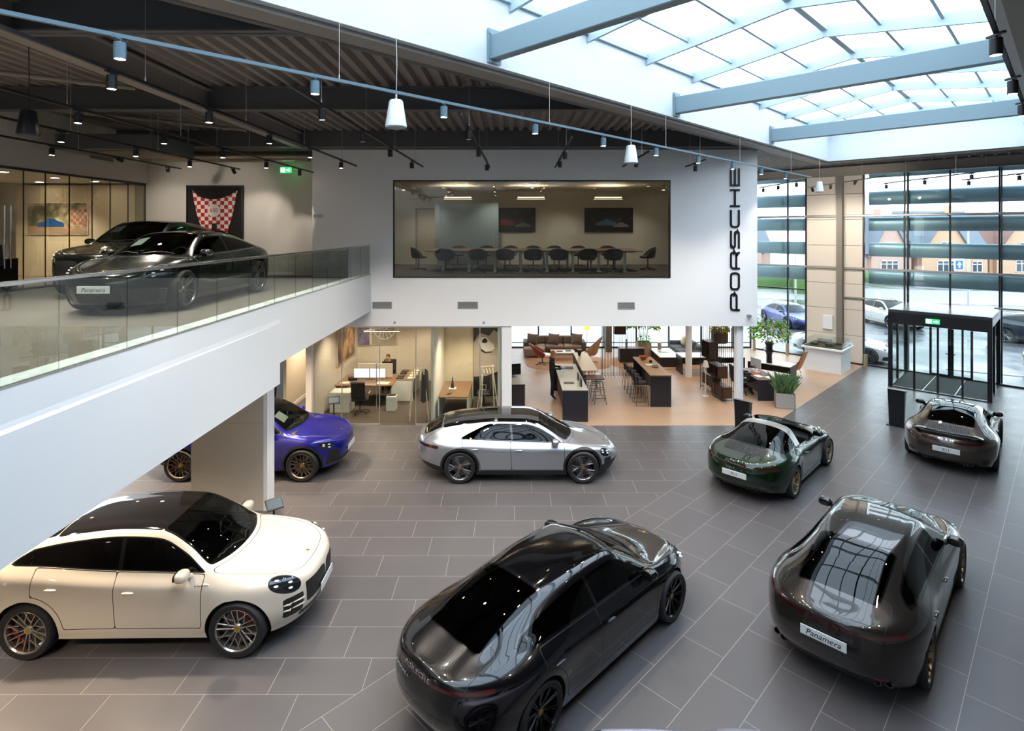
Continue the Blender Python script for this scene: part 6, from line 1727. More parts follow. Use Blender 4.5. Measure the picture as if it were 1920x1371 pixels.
for i in range(16): a = rnd.uniform(0, 6.28); q.tube([(0, 0, .6), (math.cos(a) * .2, math.sin(a) * .2, 1.0), (math.cos(a) * .55, math.sin(a) * .55, 1.6)], .006, 4)
q.build('twigs', mat('twig', '#5a4632', .8), t)
# grass planter
t = thing('planter', 'light grey square planter of tall grass at the edge of the beige floor', 'planter', (9.22, 18.95, 0), -.35)
q = MB(); a, h = .30, .5
q.b2(-a, a, -a, -a + .025, 0, h); q.b2(-a, a, a - .025, a, 0, h); q.b2(-a, -a + .025, -a, a, 0, h); q.b2(a - .025, a, -a, a, 0, h); q.b2(-a, a, -a, a, 0, .03); q.build('box', MATS['planter_grey'], t)
q = MB(); q.b2(-a + .02, a - .02, -a + .02, a - .02, .4, .44); q.build('soil', MATS['soil'], t)
q = MB(); rnd = random.Random(9)
for i in range(420):
    x, y = rnd.uniform(-.24, .24), rnd.uniform(-.24, .24); a = rnd.uniform(0, 6.28); L_ = rnd.uniform(.45, .85); sp_ = rnd.uniform(.05, .38); w_ = .006
    p = [(x + math.cos(a) * sp_ * k * k, y + math.sin(a) * sp_ * k * k, .42 + L_ * k * (1 - .12 * k)) for k in (0, .5, 1)]
    nx, ny = -math.sin(a) * w_, math.cos(a) * w_
    q.add([(p[0][0] - nx, p[0][1] - ny, p[0][2]), (p[0][0] + nx, p[0][1] + ny, p[0][2]), (p[1][0] + nx, p[1][1] + ny, p[1][2]), (p[2][0], p[2][1], p[2][2]), (p[1][0] - nx, p[1][1] - ny, p[1][2])], [(0, 1, 2, 3, 4)])
q.build('grass_blades', MATS['grass_green'], t)
# display plinth with glass case
t = thing('display_case', 'white plinth with a clear-lidded model landscape before the beige panels', 'display case', (13.55, 24.05, 0), PI / 4)
q = MB(); q.b2(-.70, .70, -.70, .70, 0, .95); q.build('plinth', MATS['white_gloss'], t)
q = MB(); q.b2(-.82, .82, -.80, .80, .95, 1.03, b=.01); q.build('table_board', MATS['white_gloss'], t)
q = MB(); q.b2(-.72, .72, -.72, .72, 1.03, 1.06); q.build('model_ground', mat('model_ground', '#4f4a2c', .8, vary=(14, .6)), t)
for x, y, sx_, sy_, h in ((-.3, -.2, .5, .3, .13), (.3, .2, .35, .5, .16), (.25, -.4, .3, .2, .09), (-.35, .4, .3, .25, .10)):
    q = MB(); q.b2(x - sx_ / 2, x + sx_ / 2, y - sy_ / 2, y + sy_ / 2, 1.06, 1.06 + h, b=.01); q.build('model_building', mat('model_roof', '#37312b', .5), t)
q = MB(); q.b2(-.76, .76, -.76, .76, 1.03, 1.30); q.build('glass_lid', MATS['pane'], t)
# information totems and tablet stand
def totem(loc, rz, label, h=1.1):
    t = thing('info_totem', label, 'stand', loc, rz)
    q = MB(); q.b2(-.25, .25, -.16, .16, 0, .02); q.build('base', MATS['black_frame'], t)
    q = MB(); q.add([(-.19, -.06, .02), (.19, -.06, .02), (.19, .06, .02), (-.19, .06, .02), (-.22, -.10, h), (.22, -.10, h), (.22, .10, h - .08), (-.22, .10, h - .08)], [(3, 2, 1, 0), (0, 1, 5, 4), (1, 2, 6, 5), (2, 3, 7, 6), (3, 0, 4, 7), (4, 5, 6, 7)]); q.build('body', MATS['black_frame'], t)
    q = MB(); q.box((0, 0, h - .025), (.48, .27, .03), rx=-.38 * 1., b=.005); k = q.build('screen_frame', MATS['alu'], t)
    q = MB(); q.box((0, .004, h - .008), (.40, .19, .008), rx=-.38); q.build('screen', mat('totem_screen', '#111318', .25), k)
    return t
totem((11.75, 17.1, 0), R(-45), 'black information totem between the entrance lobby and the bronze coupe')
totem((6.62, 16.05, 0), R(-45), 'black information totem behind the open green sports car')
t = thing('tablet_stand', 'slim black stand with a tilted tablet beside the broad column', 'stand', (-4.36, 10.25, 0), R(40))
q = MB(); q.cyl((0, 0, 0), .16, .015, 24); q.build('base', MATS['black_frame'], t)
q = MB(); q.tube([(0, 0, .015), (0, 0, .92)], .02, 10); q.build('pole', MATS['black_frame'], t)
q = MB(); q.box((0, -.03, .96), (.30, .22, .025), rx=.75, b=.006); k = q.build('tablet', MATS['black_frame'], t)
q = MB(); q.box((0, -.041, .970), (.25, .17, .012), rx=.75); q.build('screen', mat('screen_grey', '#3d4a52', .5, emit='#5c6c78', es=.15), k)
t = thing('tablet_stand', 'slim stand with a tilted tablet behind the bonnet of the blue SUV', 'stand', (-5.25, 16.5, 0), R(20))
q = MB(); q.cyl((0, 0, 0), .16, .015, 24); q.build('base', MATS['black_frame'], t)
q = MB(); q.tube([(0, 0, .015), (0, 0, .92)], .02, 10); q.build('pole', MATS['black_frame'], t)
q = MB(); q.box((0, -.03, .96), (.34, .24, .025), rx=.75, b=.006); k = q.build('tablet', MATS['black_frame'], t)
q = MB(); q.box((0, -.041, .970), (.28, .18, .012), rx=.75); q.build('screen', MATS['screen_grey'], k)
for i, (x, y) in enumerate(((-.05 + 12.2, 27.9), (13.3, 26.9), (15.55, 24.55))):
    q = MB(); q.lathe((x - .15, y - .15, 0), [(.07, 0), (.07, .55), (.055, .55), (.055, .02), (0, .02)], 18); tag(q.build('lantern', mat('lantern_gold', '#b5a588', .35, metal=.5), smooth=True), ['round metal lantern in the corner behind the orange chair', 'round metal lantern by the street glass left of the plinth', 'round metal lantern right of the display plinth'][i], 'lantern')
q = MB(); c = wp(14.6, .14); q.box((c.x, c.y, 1.75), (.42, .12, .62), A45, b=.01); tag(q.build('wall_box', MATS['white_gloss']), 'white cabinet box fixed on the beige street panels', 'box')
# ------------------------------------------------------------------ glazed offices under the white block
t = thing('glass_partition', 'frameless glass office front below the white block', 'partition', (0, 17.12, 0))
gxs = [-6.05, -5.2, -4.05, -2.94, -2.45, -.98, -.34]
for a, b in zip(gxs, gxs[1:]):
    q = MB(); q.b2(a + .008, b - .008, -.006, .006, .05, 2.99); q.build('pane', MATS['office_pane'], t)
q = MB(); q.b2(gxs[0], -4.05, -.03, .03, 0, .05); q.b2(-2.94, gxs[-1], -.03, .03, 0, .05); q.b2(gxs[0], gxs[-1], -.03, .03, 2.99, 3.03)
for x in gxs: q.b2(x - .012, x + .012, -.015, .015, .0, 3.0)
q.build('frame', MATS['alu'], t)
q = MB(); q.tube([(-4.13, -.05, .5), (-4.13, -.05, 1.9)], .014, 8); q.build('handle', MATS['stainless'], t)
m = MB(); m.b2(-6.3, -6.12, 17.1, 23, 0, 3.03); struct(m.build('wall_office_left', MATS['warm_wall']))
m = MB(); m.b2(-6.3, -.36, 22.2, 22.4, 0, 3.03); struct(m.build('wall_office_back', MATS['warm_wall']))
m = MB(); m.b2(-2.48, -2.40, 17.15, 22.2, 0, 3.03); struct(m.build('wall_office_middle', MATS['white_wall']))
m = MB(); m.b2(-2.40, -.36, 19.75, 19.9, 0, 3.03); struct(m.build('wall_office_small', mat('wall_cream', '#d8cfbb', .6)))
m = MB(); m.b2(-.44, -.36, 17.15, 22.2, 0, 3.03); struct(m.build('wall_office_right', MATS['white_wall']))
m = MB(); m.b2(-7.5, -7.40, 18.36, 23, 0, 3.4); struct(m.build('wall_corridor', MATS['wall_cream']))
m = MB(); m.b2(-7.40, -7.385, 18.36, 23, 0, .12); struct(m.build('baseboard_corridor', MATS['white_wall']))
m = MB(); m.b2(-7.5, -6.1, 23.0, 23.1, 0, 3.4); struct(m.build('wall_corridor_end', MATS['wall_cream']))
desk((-5.0, 19.6, 0), 0, 1.95, 1.5, 'walnut double desk full of screens in the glazed office', MATS['table_wood'], MATS['white_lamp'])
desk((-3.75, 20.3, 0), PI / 2, 1.5, .6, 'side desk strewn with folders beside the double desk', MATS['table_wood'], MATS['white_lamp'])
t = thing('desk_screen', 'white fabric divider between the two office workplaces', 'divider', (-4.85, 19.85, .74)); q = MB(); q.b2(-.62, .62, -.02, .02, .02, .50, b=.01); q.build('panel', MATS['paper'], t)
for sx in (-.5, .5): q = MB(); q.b2(sx - .02, sx + .02, -.04, .04, 0, .04); q.build('clamp', MATS['alu'], t)
for i, x in enumerate((-5.22, -4.66)):
    t = thing('monitor', ['left of two lit monitors on the office desk', 'right of two lit monitors on the office desk'][i], 'monitor', (x, 19.45, .74), 0, None)
    q = MB(); q.b2(-.27, .27, -.012, .012, .10, .43, b=.005); k = q.build('screen_case', MATS['black_frame'], t)
    q = MB(); q.b2(-.26, .26, -.016, -.011, .11, .42); q.build('display', MATS['screen_on'], k)
    q = MB(); q.tube([(0, .03, 0), (0, .03, .22)], .018, 8); q.box((0, .03, .008), (.22, .16, .016)); q.build('stand', MATS['alu'], t)
t = thing('drawer_unit', 'white drawer unit at the left end of the office desk', 'drawers', (-5.62, 18.55, 0)); q = MB(); q.b2(-.33, .33, -.28, .28, 0, .66); q.build('body', MATS['white_lamp'], t)
for i in range(4): q = MB(); q.b2(-.32, .32, -.295, -.28, .03 + .155 * i, .17 + .155 * i); k = q.build('drawer', MATS['white_lamp'], t); q = MB(); q.b2(-.08, .08, -.305, -.295, .13 + .155 * i, .14 + .155 * i); q.build('handle', MATS['alu'], k)
office_chair((-4.95, 18.25, 0), PI, 'black office chair with chrome arms before the lit monitors', MATS['chair_dark'])
office_chair((-.95, 18.9, 0), PI / 2 + PI, 'black office chair at the right end of the small wooden table', MATS['chair_dark'])
t = thing('waste_bin', 'white square waste bin on the office carpet', 'bin', (-3.98, 18.55, 0)); q = MB(); q.b2(-.16, .16, -.16, .16, 0, .5, b=.02); q.build('bin', MATS['white_lamp'], t); q = MB(); q.b2(-.13, .13, -.13, .13, .5, .506); q.build('opening', MATS['chair_dark'], t)
t = thing('computer_tower', 'grey cabinet under the strewn side desk', 'cabinet', (-3.72, 20.95, 0)); q = MB(); q.b2(-.2, .2, -.25, .25, 0, .62, b=.01); q.build('body', MATS['counter_grey'], t); q = MB(); q.b2(-.19, .19, -.262, -.25, .02, .60); q.build('door', MATS['planter_grey'], t)
rnd = random.Random(3)
for i in range(8):
    q = MB(); q.box((-3.95 + .4 * (i % 2), 19.75 + .34 * (i // 2), .756), (.24, .20, .03), rnd.uniform(-.3, .3), b=.003); tag(q.build('folder', MATS[['chair_dark', 'paper', 'chair_grey', 'paper'][i % 4]]), '%s folder %s on the strewn side desk' % (['black', 'white', 'grey', 'pale'][i % 4], ['nearest left', 'nearest right', 'second row left', 'second row right', 'third row left', 'third row right', 'far left', 'far right'][i]), 'folder', 'folders on the side desk')
q = MB(); q.box((-5.7, 19.1, .755), (.30, .22, .03), .1, b=.003); tag(q.build('paper_stack', MATS['paper']), 'white papers on the left end of the office desk', 'papers')
q = MB(); q.box((-4.4, 19.1, .750), (.42, .30, .02), -.1, b=.002); tag(q.build('paper_stack', MATS['paper']), 'large white sheets before the right lit monitor', 'papers')
q = MB(); q.box((-5.55, 19.5, .80), (.3, .2, .12), .4, b=.02); tag(q.build('bag', MATS['chair_dark']), 'black bag on the left of the office desk', 'bag')
t = thing('pendant_lamp', 'slim lit pendant bar over the office desk', 'lamp', (-4.7, 20.2, 2.32)); q = MB(); q.b2(-.65, .65, -.04, .04, 0, .04); q.build('lamp_body', MATS['alu'], t); q = MB(); q.b2(-.63, .63, -.035, .035, -.008, 0); q.build('diffuser', MATS['lamp_glow'], t)
for sx in (-.5, .5): q = MB(); q.tube([(sx, 0, .04), (sx, 0, .71)], .004, 5); q.build('wire', MATS['alu'], t)
# prints
t, a, b, y = framed('picture', 'print of a radial silver wheel on the office back wall', 'picture', -5.55, -4.55, 1.45, 2.75, 22.18, mat('print_stone', '#9a948a', .5), frame=MATS['paper'])
q = MB()
for i in range(14):
    a_ = 2 * PI * i / 14; q.tube([(.05 * math.cos(a_), y, .05 * math.sin(a_)), (.43 * math.cos(a_ + .1), y, .43 * math.sin(a_ + .1))], .014, 5)
q.tube([(.44 * math.cos(2 * PI * i / 30), y, .44 * math.sin(2 * PI * i / 30)) for i in range(30)], .014, 5, closed=True); q.build('printed_wheel', MATS['white_lamp'], t)
framed('picture', 'purple and grey print left of the wheel print in the office', 'picture', -6.1, -5.62, 1.4, 2.75, 22.18, blotch('print_purple', '#4a4660', ['#6a5fa0', '#8c86b8', '#3c3f4a'], 1.6), frame=MATS['paper'])
t = thing('picture', 'brown print of a sports car on the left office wall', 'picture', (-6.11, 20.6, 1.95), PI / 2); q = MB(); q.b2(-1.1, 1.1, -.03, 0, -.75, .75); q.build('frame', MATS['paper'], t); q = MB(); q.b2(-1.08, 1.08, -.036, -.03, -.73, .73); q.build('picture', blotch('print_brown', '#3a2c22', ['#6b4f38', '#b08a62', '#2b2a2c'], 1.8), t)
t = thing('picture', 'red and black people photograph on the right office wall', 'picture', (-2.49, 20.6, 2.0), -PI / 2); q = MB(); q.b2(-1.3, 1.3, -.03, 0, -.85, .85); q.build('frame', MATS['paper'], t); q = MB(); q.b2(-1.28, 1.28, -.036, -.03, -.83, .83); q.build('picture', blotch('print_people', '#201c20', ['#7a3a40', '#d8b0a8', '#2a2a30', '#c9c4c0'], 2.2, (1, 1, .5)), t)
t, a, b, y = framed('poster', 'tall black and white poster of a small classic car in the second office', 'poster', -1.36, -.46, .12, 3.0, 19.74, mat('print_grey', '#b5aaa2', .5), frame=MATS['chair_dark'])
q = MB(); q.add([(-a, y, b), (a, y, b), (a, y, b * .55), (a * .6, y, b * .62), (.1, y, b * .48), (-a * .5, y, b * .55), (-a, y, b * .3)], [list(range(7))[::-1]]); q.build('printed_trees', mat('print_dark', '#3a3230', .5), t)
q = MB(); q.add([(-a, y, -b), (a, y, -b), (a, y, -b * .38), (0, y, -b * .5), (-a, y, -b * .52)], [list(range(5))]); q.build('printed_ground', mat('print_black', '#241f24', .5), t)
q = MB()
body = [(-.32, .60), (-.22, .74), (.02, .75), (.12, .60), (.26, .50), (.30, .36), (.20, .26), (-.06, .24), (-.16, .34), (-.20, .48)]
q.add([(x, y - .002, z - .10) for x, z in body], [list(range(10))[::-1]]); q.build('printed_car', MATS['white_lamp'], t)
q = MB(); q.add([(x, y - .004, z - .10) for x, z in ((-.16, .60), (-.08, .70), (.0, .70), (.06, .60), (.0, .54), (-.12, .54))], [list(range(6))[::-1]]); q.add([(x, y - .004, z - .10) for x, z in ((-.18, .34), (.0, .22), (.22, .24), (.20, .20), (-.04, .17), (-.18, .26))], [list(range(6))[::-1]]); q.build('printed_shade', MATS['print_black'], t)
# second office
desk((-1.85, 18.45, 0), 0, .95, 1.85, 'small walnut meeting table in the second glazed office', MATS['table_wood'], MATS['white_lamp'])
t = thing('trophy', 'small glass obelisk trophy on the small meeting table', 'trophy', (-1.95, 18.35, .74)); q = MB(); q.b2(-.12, .12, -.1, .1, 0, .06, b=.01); q.build('base', MATS['white_lamp'], t); q = MB(); q.add([(-.06, -.03, .06), (.06, -.03, .06), (.06, .03, .06), (-.06, .03, .06), (0, 0, .46)], [(3, 2, 1, 0), (0, 1, 4), (1, 2, 4), (2, 3, 4), (3, 0, 4)]); q.build('obelisk', mat('trophy_grey', '#6b7072', .15, metal=.6), t)
q = MB(); q.box((-2.0, 17.85, .752), (.10, .2, .012), -.4, b=.003); tag(q.build('phone', MATS['chair_dark']), 'dark phone lying before the trophy', 'phone')
def coat_rack(loc, rz, label, coat):
    t = thing('coat_rack', label, 'coat rack', loc, rz)
    for sx in (-.30, .30):
        for sy in (-.28, .28): q = MB(); q.tube([(sx * .5, 0, 1.62), (sx, sy, 0)], .018, 8); q.build('leg', MATS['stool_white'], t)
    q = MB(); q.tube([(-.22, 0, 1.58), (.22, 0, 1.58)], .018, 8); q.build('rail', MATS['stool_white'], t)
    for i in range(4):
        x = -.15 + .1 * i; q = MB(); q.tube([(x, -.2, 1.42), (x, 0, 1.52), (x, .2, 1.42)], .012, 6); q.tube([(x, 0, 1.52), (x, 0, 1.58)], .005, 5); q.build('hanger', MATS['stool_white'], t)
    if coat:
        c = MB(); rows = []
        for k, (w_, d, z) in enumerate(((.10, .05, 1.50), (.22, .10, 1.42), (.25, .12, 1.1), (.27, .13, .75), (.28, .14, .55))):
            rows.append([(loc[0] + .17 + math.cos(a) * d, loc[1] + .12 + math.sin(a) * w_, z + .02 * math.sin(5 * a)) for a in [2 * PI * i / 18 for i in range(19)]])
        c.grid(rows); tag(c.build('coat', MATS['chair_dark'], smooth=True), coat, 'coat')
coat_rack((-2.95, 17.75, 0), .2, 'white trestle coat rack standing inside the glass office front', 'dark coat hung on the white trestle rack')
coat_rack((-.78, 18.0, 0), .3, 'white trestle coat rack before the tall poster', None)
# counter seen left of the lounge
t = thing('service_counter', 'dark service counter with wooden top at the left edge of the lounge', 'counter', (.08, 19.0, 0)); q = MB(); q.b2(-.36, .36, 0, .05, 0, .72); q.build('panel', MATS['dark_panel'], t); q = MB(); q.b2(-.36, .36, 2.2, 2.25, 0, .72); q.build('panel', MATS['dark_panel'], t); q = MB(); q.b2(-.38, .38, -.01, 2.27, .72, .75, b=.005); q.build('worktop', MATS['counter_grey'], t)
office_chair((.0, 19.6, 0), PI, 'black leather chair standing at the dark service counter', MATS['chair_dark']) if False else None
t = thing('monitor', 'black monitor on the service counter at the lounge edge', 'monitor', (.05, 19.9, .75), .3); q = MB(); q.b2(-.27, .27, -.02, .02, .08, .46, b=.006); q.build('screen', MATS['black_frame'], t); q = MB(); q.tube([(0, .03, 0), (0, .03, .2)], .02, 8); q.box((0, .03, .008), (.22, .16, .016)); q.build('stand', MATS['black_frame'], t)
q = MB(); q.box((.1, 20.7, .80), (.4, .3, .1), .2, b=.01); tag(q.build('tray', MATS['oak_top']), 'wooden tray at the far end of the service counter', 'tray')
# desk in the gallery office
desk((-12.9, 13.2, MZ), PI / 2, 2.0, .8, 'wooden desk behind the glass at the far left of the gallery', MATS['oak_top'], MATS['chair_dark'])
office_chair((-12.35, 13.0, MZ), -PI / 2, 'black office chair with a blue jacket over it in the gallery office', MATS['chair_dark'])
q = MB(); rows = []
for (w_, d, z) in ((.20, .05, 1.12), (.27, .10, 1.08), (.29, .11, .85), (.31, .12, .6)):
    rows.append([(-12.10 + math.cos(a) * d, 13.0 + math.sin(a) * w_, MZ + z) for a in [2 * PI * i / 18 for i in range(19)]])
q.grid(rows); tag(q.build('jacket', mat('denim', '#31405a', .9), smooth=True), 'blue jacket draped over the gallery office chair', 'jacket')
t = thing('monitor', 'glowing monitor on the desk at the far left of the gallery', 'monitor', (-12.95, 12.75, MZ + .74), PI / 2 + .3); q = MB(); q.b2(-.3, .3, -.015, .015, .1, .46, b=.005); k = q.build('screen_case', MATS['black_frame'], t); q = MB(); q.b2(-.29, .29, .014, .019, .11, .45); q.b2(-.29, .29, -.019, -.014, .11, .45); q.build('display', MATS['screen_on'], k); q = MB(); q.tube([(0, .03, 0), (0, .03, .2)], .018, 8); q.box((0, .03, .008), (.22, .16, .016)); q.build('stand', MATS['alu'], t)
# ------------------------------------------------------------------ people
mat('skin', '#c08f74', .55); mat('suit_black', '#15151a', .8); mat('hair_blond', '#9a6a3a', .6); mat('hair_dark', '#241a14', .6); mat('shoe_dark', '#1c1412', .5); mat('hair_brown', '#4a3322', .6)
def skin_mesh(name, joints, edges, parent, mats, pick, sub=2, root=0):
    me = bpy.data.meshes.new(name); me.from_pydata([j[0] for j in joints], edges, []); o = bpy.data.objects.new(name, me); COL.objects.link(o)
    o.modifiers.new('skin', 'SKIN').use_smooth_shade = True
    for i, j in enumerate(joints):
        r = j[1]; v = me.skin_vertices[0].data[i]; v.radius = r if isinstance(r, tuple) else (r, r); v.use_root = (i == root)
    s = o.modifiers.new('sub', 'SUBSURF'); s.levels = sub; s.render_levels = sub
    dg = bpy.context.evaluated_depsgraph_get(); m2 = bpy.data.meshes.new_from_object(o.evaluated_get(dg)); bpy.data.objects.remove(o)
    m2.name = name
    for q in mats: m2.materials.append(q)
    for p in m2.polygons: p.material_index = pick(p.center); p.use_smooth = True
    o = bpy.data.objects.new(name, m2); COL.objects.link(o); o.parent = parent
    return o
def person(loc, rz, label, J, hair_m, hair_len, pick, extra=()):
    """J: joints dict; faces +x locally"""
    t = thing('person', label, 'person', loc, rz)
    nm = list(J); idx = {n: i for i, n in enumerate(nm)}
    E = [('pelvis', 'waist'), ('waist', 'chest'), ('chest', 'neck'), ('neck', 'jaw'), ('jaw', 'head'), ('head', 'crown')]
    for s in 'lr': E += [('chest', 'sh' + s), ('sh' + s, 'el' + s), ('el' + s, 'wr' + s), ('pelvis', 'hip' + s), ('hip' + s, 'kn' + s), ('kn' + s, 'an' + s), ('an' + s, 'to' + s)]
    js = [J[n] for n in nm]; es = [(idx[a], idx[b]) for a, b in E if a in idx and b in idx]
    # hands: palm and five fingers, rooted on the wrist
    for s in 'lr':
        w = Vector(J['wr' + s][0]); e = Vector(J['el' + s][0]); d = (w - e).normalized(); sd = 1 if s == 'l' else -1
        lat = Vector((-d.y, d.x, 0)); lat = lat.normalized() if lat.length > .1 else Vector((1, 0, 0))
        pb = len(js); js.append((tuple(w + d * .05), (.034, .018))); es.append((idx['wr' + s], pb))
        for k in range(4):
            o_ = lat * (.028 - .0185 * k); ln = (.072, .08, .076, .06)[k]
            b = len(js); js.append((tuple(w + d * .092 + o_), .0085)); js.append((tuple(w + d * (.092 + ln * .55) + o_ - Vector((0, 0, .008))), .008)); js.append((tuple(w + d * (.092 + ln * .85) + o_ - Vector((0, 0, .026))), .0068))
            es += [(pb, b), (b, b + 1), (b + 1, b + 2)]
        b = len(js); js.append((tuple(w + d * .05 + lat * .042 * sd * -1), .0095)); js.append((tuple(w + d * .092 + lat * .056 * sd * -1), .0085)); es += [(pb, b), (b, b + 1)]
    skin_mesh('body', js, es, t, [MATS['suit_black'], MATS['skin'], MATS['shoe_dark']], pick, 2, idx['pelvis'])
    n_ = Vector(J['neck'][0]); q = MB()
    q.tube([(n_.x - .012 + .078 * math.cos(a), .078 * math.sin(a), n_.z - .03 - .018 * math.cos(a)) for a in [2 * PI * i / 20 for i in range(20)]], .024, 8, closed=True); q.build('collar', MATS['suit_black'], t, smooth=True)
    for s in 'lr':
        w = Vector(J['wr' + s][0]); d = (w - Vector(J['el' + s][0])).normalized(); q = MB(); q.tube([tuple(w - d * .05), tuple(w + d * .03)], [.042, .038], 12); q.build('cuff', MATS['suit_black'], t, smooth=True)
    h = Vector(J['head'][0])
    q = MB(); M_ = Matrix.Rotation(-.45, 3, 'Y'); q.ell((h.x - .024, h.y, h.z + .035), (.088, .082, .088), 20, 14, M=M_)
    if hair_len: q.ell((h.x - .075, h.y, h.z - hair_len * .45), (.045, .075, hair_len * .62), 16, 10)
    hr = q.build('hair', hair_m, t, smooth=True)
    q = MB(); q.ell((h.x + .012, h.y, h.z - .018), (.078, .066, .092), 20, 14); q.ell((h.x + .088, h.y, h.z - .028), (.014, .011, .018), 10, 8)
    for sy in (-1, 1): q.ell((h.x + .0, h.y + sy * .070, h.z - .02), (.016, .008, .026), 8, 6)
    f = q.build('face', MATS['skin'], t, smooth=True)
    q = MB()
    for sy in (-1, 1): q.ell((h.x + .079, h.y + sy * .028, h.z - .004), (.006, .011, .006), 8, 6)
    q.build('eyes', MATS['hair_dark'], f, smooth=True)
    q = MB(); q.ell((h.x + .079, h.y, h.z - .066), (.006, .022, .006), 10, 6); q.build('mouth', mat('lips', '#96554a', .5), f, smooth=True)
    return t
def pick_stand(c): return 1 if ((c.z > 1.445 and math.hypot(c.x - .01, c.y) < .10) or c.z > 1.52 or (c.x > .30 and c.z > .9)) else (2 if c.z < .10 else 0)
Jw = dict(pelvis=((0, 0, .98), (.145, .12)), waist=((.0, 0, 1.13), (.12, .095)), chest=((-.01, 0, 1.33), (.15, .105)), neck=((.0, 0, 1.48), .05), jaw=((.03, 0, 1.55), .055), head=((.045, 0, 1.61), .075), crown=((.045, 0, 1.67), .06),
          shl=((-.01, .17, 1.40), .055), ell=((.02, .21, 1.13), .042), wrl=((.27, .12, 1.12), .028), shr=((-.01, -.17, 1.40), .055), elr=((.02, -.21, 1.12), .042), wrr=((.27, -.10, 1.10), .028),
          hipl=((0, .09, .90), .095), knl=((.015, .09, .51), .062), anl=((-.03, .085, .13), .04), tol=((.10, .09, .035), .032), hipr=((0, -.09, .90), .095), knr=((.03, -.09, .51), .062), anr=((.0, -.085, .13), .04), tor=((.13, -.09, .035), .032))
person((1.42, 19.75, 0), 0, 'standing person with long blond hair in a black suit, holding a tablet', Jw, MATS['hair_blond'], .26, pick_stand)
q = MB(); q.box((1.42 + .40, 19.76, 1.115), (.16, .24, .012), b=.004); tag(q.build('tablet', MATS['black_frame']), 'tablet held by the standing person in black', 'tablet')
def pick_sit(c): return 1 if ((c.z > 1.075 and math.hypot(c.x - .04, c.y) < .085) or c.z > 1.14 or (c.x > .41 and c.z > .72)) else (2 if c.z < .10 else 0)
def seated(): return dict(pelvis=((0, 0, .58), (.16, .13)), waist=((-.02, 0, .73), (.14, .115)), chest=((-.0, 0, .95), (.175, .12)), neck=((.04, 0, 1.10), .055), jaw=((.07, 0, 1.17), .06), head=((.085, 0, 1.23), .078), crown=((.085, 0, 1.29), .06),
          shl=((.0, .20, 1.01), .062), ell=((.13, .25, .80), .047), wrl=((.38, .14, .79), .03), shr=((.0, -.20, 1.01), .062), elr=((.13, -.25, .80), .047), wrr=((.38, -.14, .79), .03),
          hipl=((.05, .10, .56), .10), knl=((.46, .11, .54), .07), anl=((.46, .11, .11), .045), tol=((.58, .12, .04), .036), hipr=((.05, -.10, .56), .10), knr=((.46, -.11, .54), .07), anr=((.42, -.11, .11), .045), tor=((.54, -.12, .04), .036))
person((8.22, 20.35, 0), 0, 'seated person with short brown hair in a dark suit working at the dark desk', seated(), MATS['hair_brown'], 0, pick_sit)
person((-4.62, 20.95, 0), -PI / 2, 'person with short dark hair and black jumper sitting behind the office divider', seated(), MATS['hair_dark'], 0, pick_sit)
office_chair((-4.62, 21.0, 0), 0, 'black office chair under the person behind the office divider', MATS['chair_dark'])
# ------------------------------------------------------------------ services under the gallery roof
q = MB()
q.tube([(-11.5, 17.4, 8.25), (-6.3, 17.4, 8.25)], .17, 24)
for i in range(5):
    x = -11. + i; q.tube([(x, 17.4, 8.25), (x + .03, 17.4, 8.25)], .178, 24)
tag(q.build('air_duct', mat('galvanised', '#a39a8e', .35, metal=.8), smooth=True, angle=50), 'galvanised round air duct along the top of the gallery back wall', 'duct')
t = thing('ceiling_unit', 'dark boxed air handling unit hung under the gallery roof', 'air unit', (-10.0, 14.6, 7.95))
q = MB(); q.b2(-1.2, 1.2, -.9, .9, 0, .38, b=.02); q.build('casing', MATS['steel_dark'], t)
q = MB(); q.b2(-.5, 1.0, -.7, .7, -.03, 0, b=.01); q.build('intake_panel', mat('unit_panel', '#6e6259', .5), t)
for sx in (-1.1, 1.1):
    for sy in (-.8, .8):
        w_ = MB(); w_.tube([(sx, sy, .38), (sx, sy, .95)], .008, 6); w_.build('hanger', MATS['alu'], t)
for i, (a, b, lb) in enumerate((((-11.5, 8.2, 8.75), (-7.4, 11.0, 8.75), 'slanting steel wind brace nearest under the gallery roof'), ((-11.4, 12.3, 8.75), (-7.4, 15.6, 8.75), 'slanting steel wind brace towards the gallery back wall'))):
    q = MB(); q.tube([a, b], .045, 10); tag(q.build('wind_brace', MATS['steel_lit'], smooth=True), lb, 'brace')
t = thing('air_vent', 'long grey vent high on the white wall above the gallery offices', 'vent', (-11.65, 15.9, 8.05), PI / 2)
q = MB(); q.b2(-.45, .45, -.02, 0, -.1, .1, b=.008); q.build('frame', MATS['vent_grey'], t)
q = MB()
for i in range(4): q.box((0, -.024, -.06 + .04 * i), (.84, .01, .016), rx=.5)
q.build('grille', MATS['steel_dark'], t)
# recessed lamps in the underside of the gallery
k = 0
for x in (-13., -10.5, -8.0, -5.9):
    for y in (5.0, 8.5, 13.0, 15.2):
        zz = 3.12 if y < 10.3 else 3.46
        downlight((x, y, zz), 'recessed lamp %s from the left in row %s under the gallery' % (ORD[k // 4], ORD[k % 4]), 'recessed lamps under the gallery'); beam_lamp('recessed_beam', (x, y, zz - .02), 520, WARM); k += 1
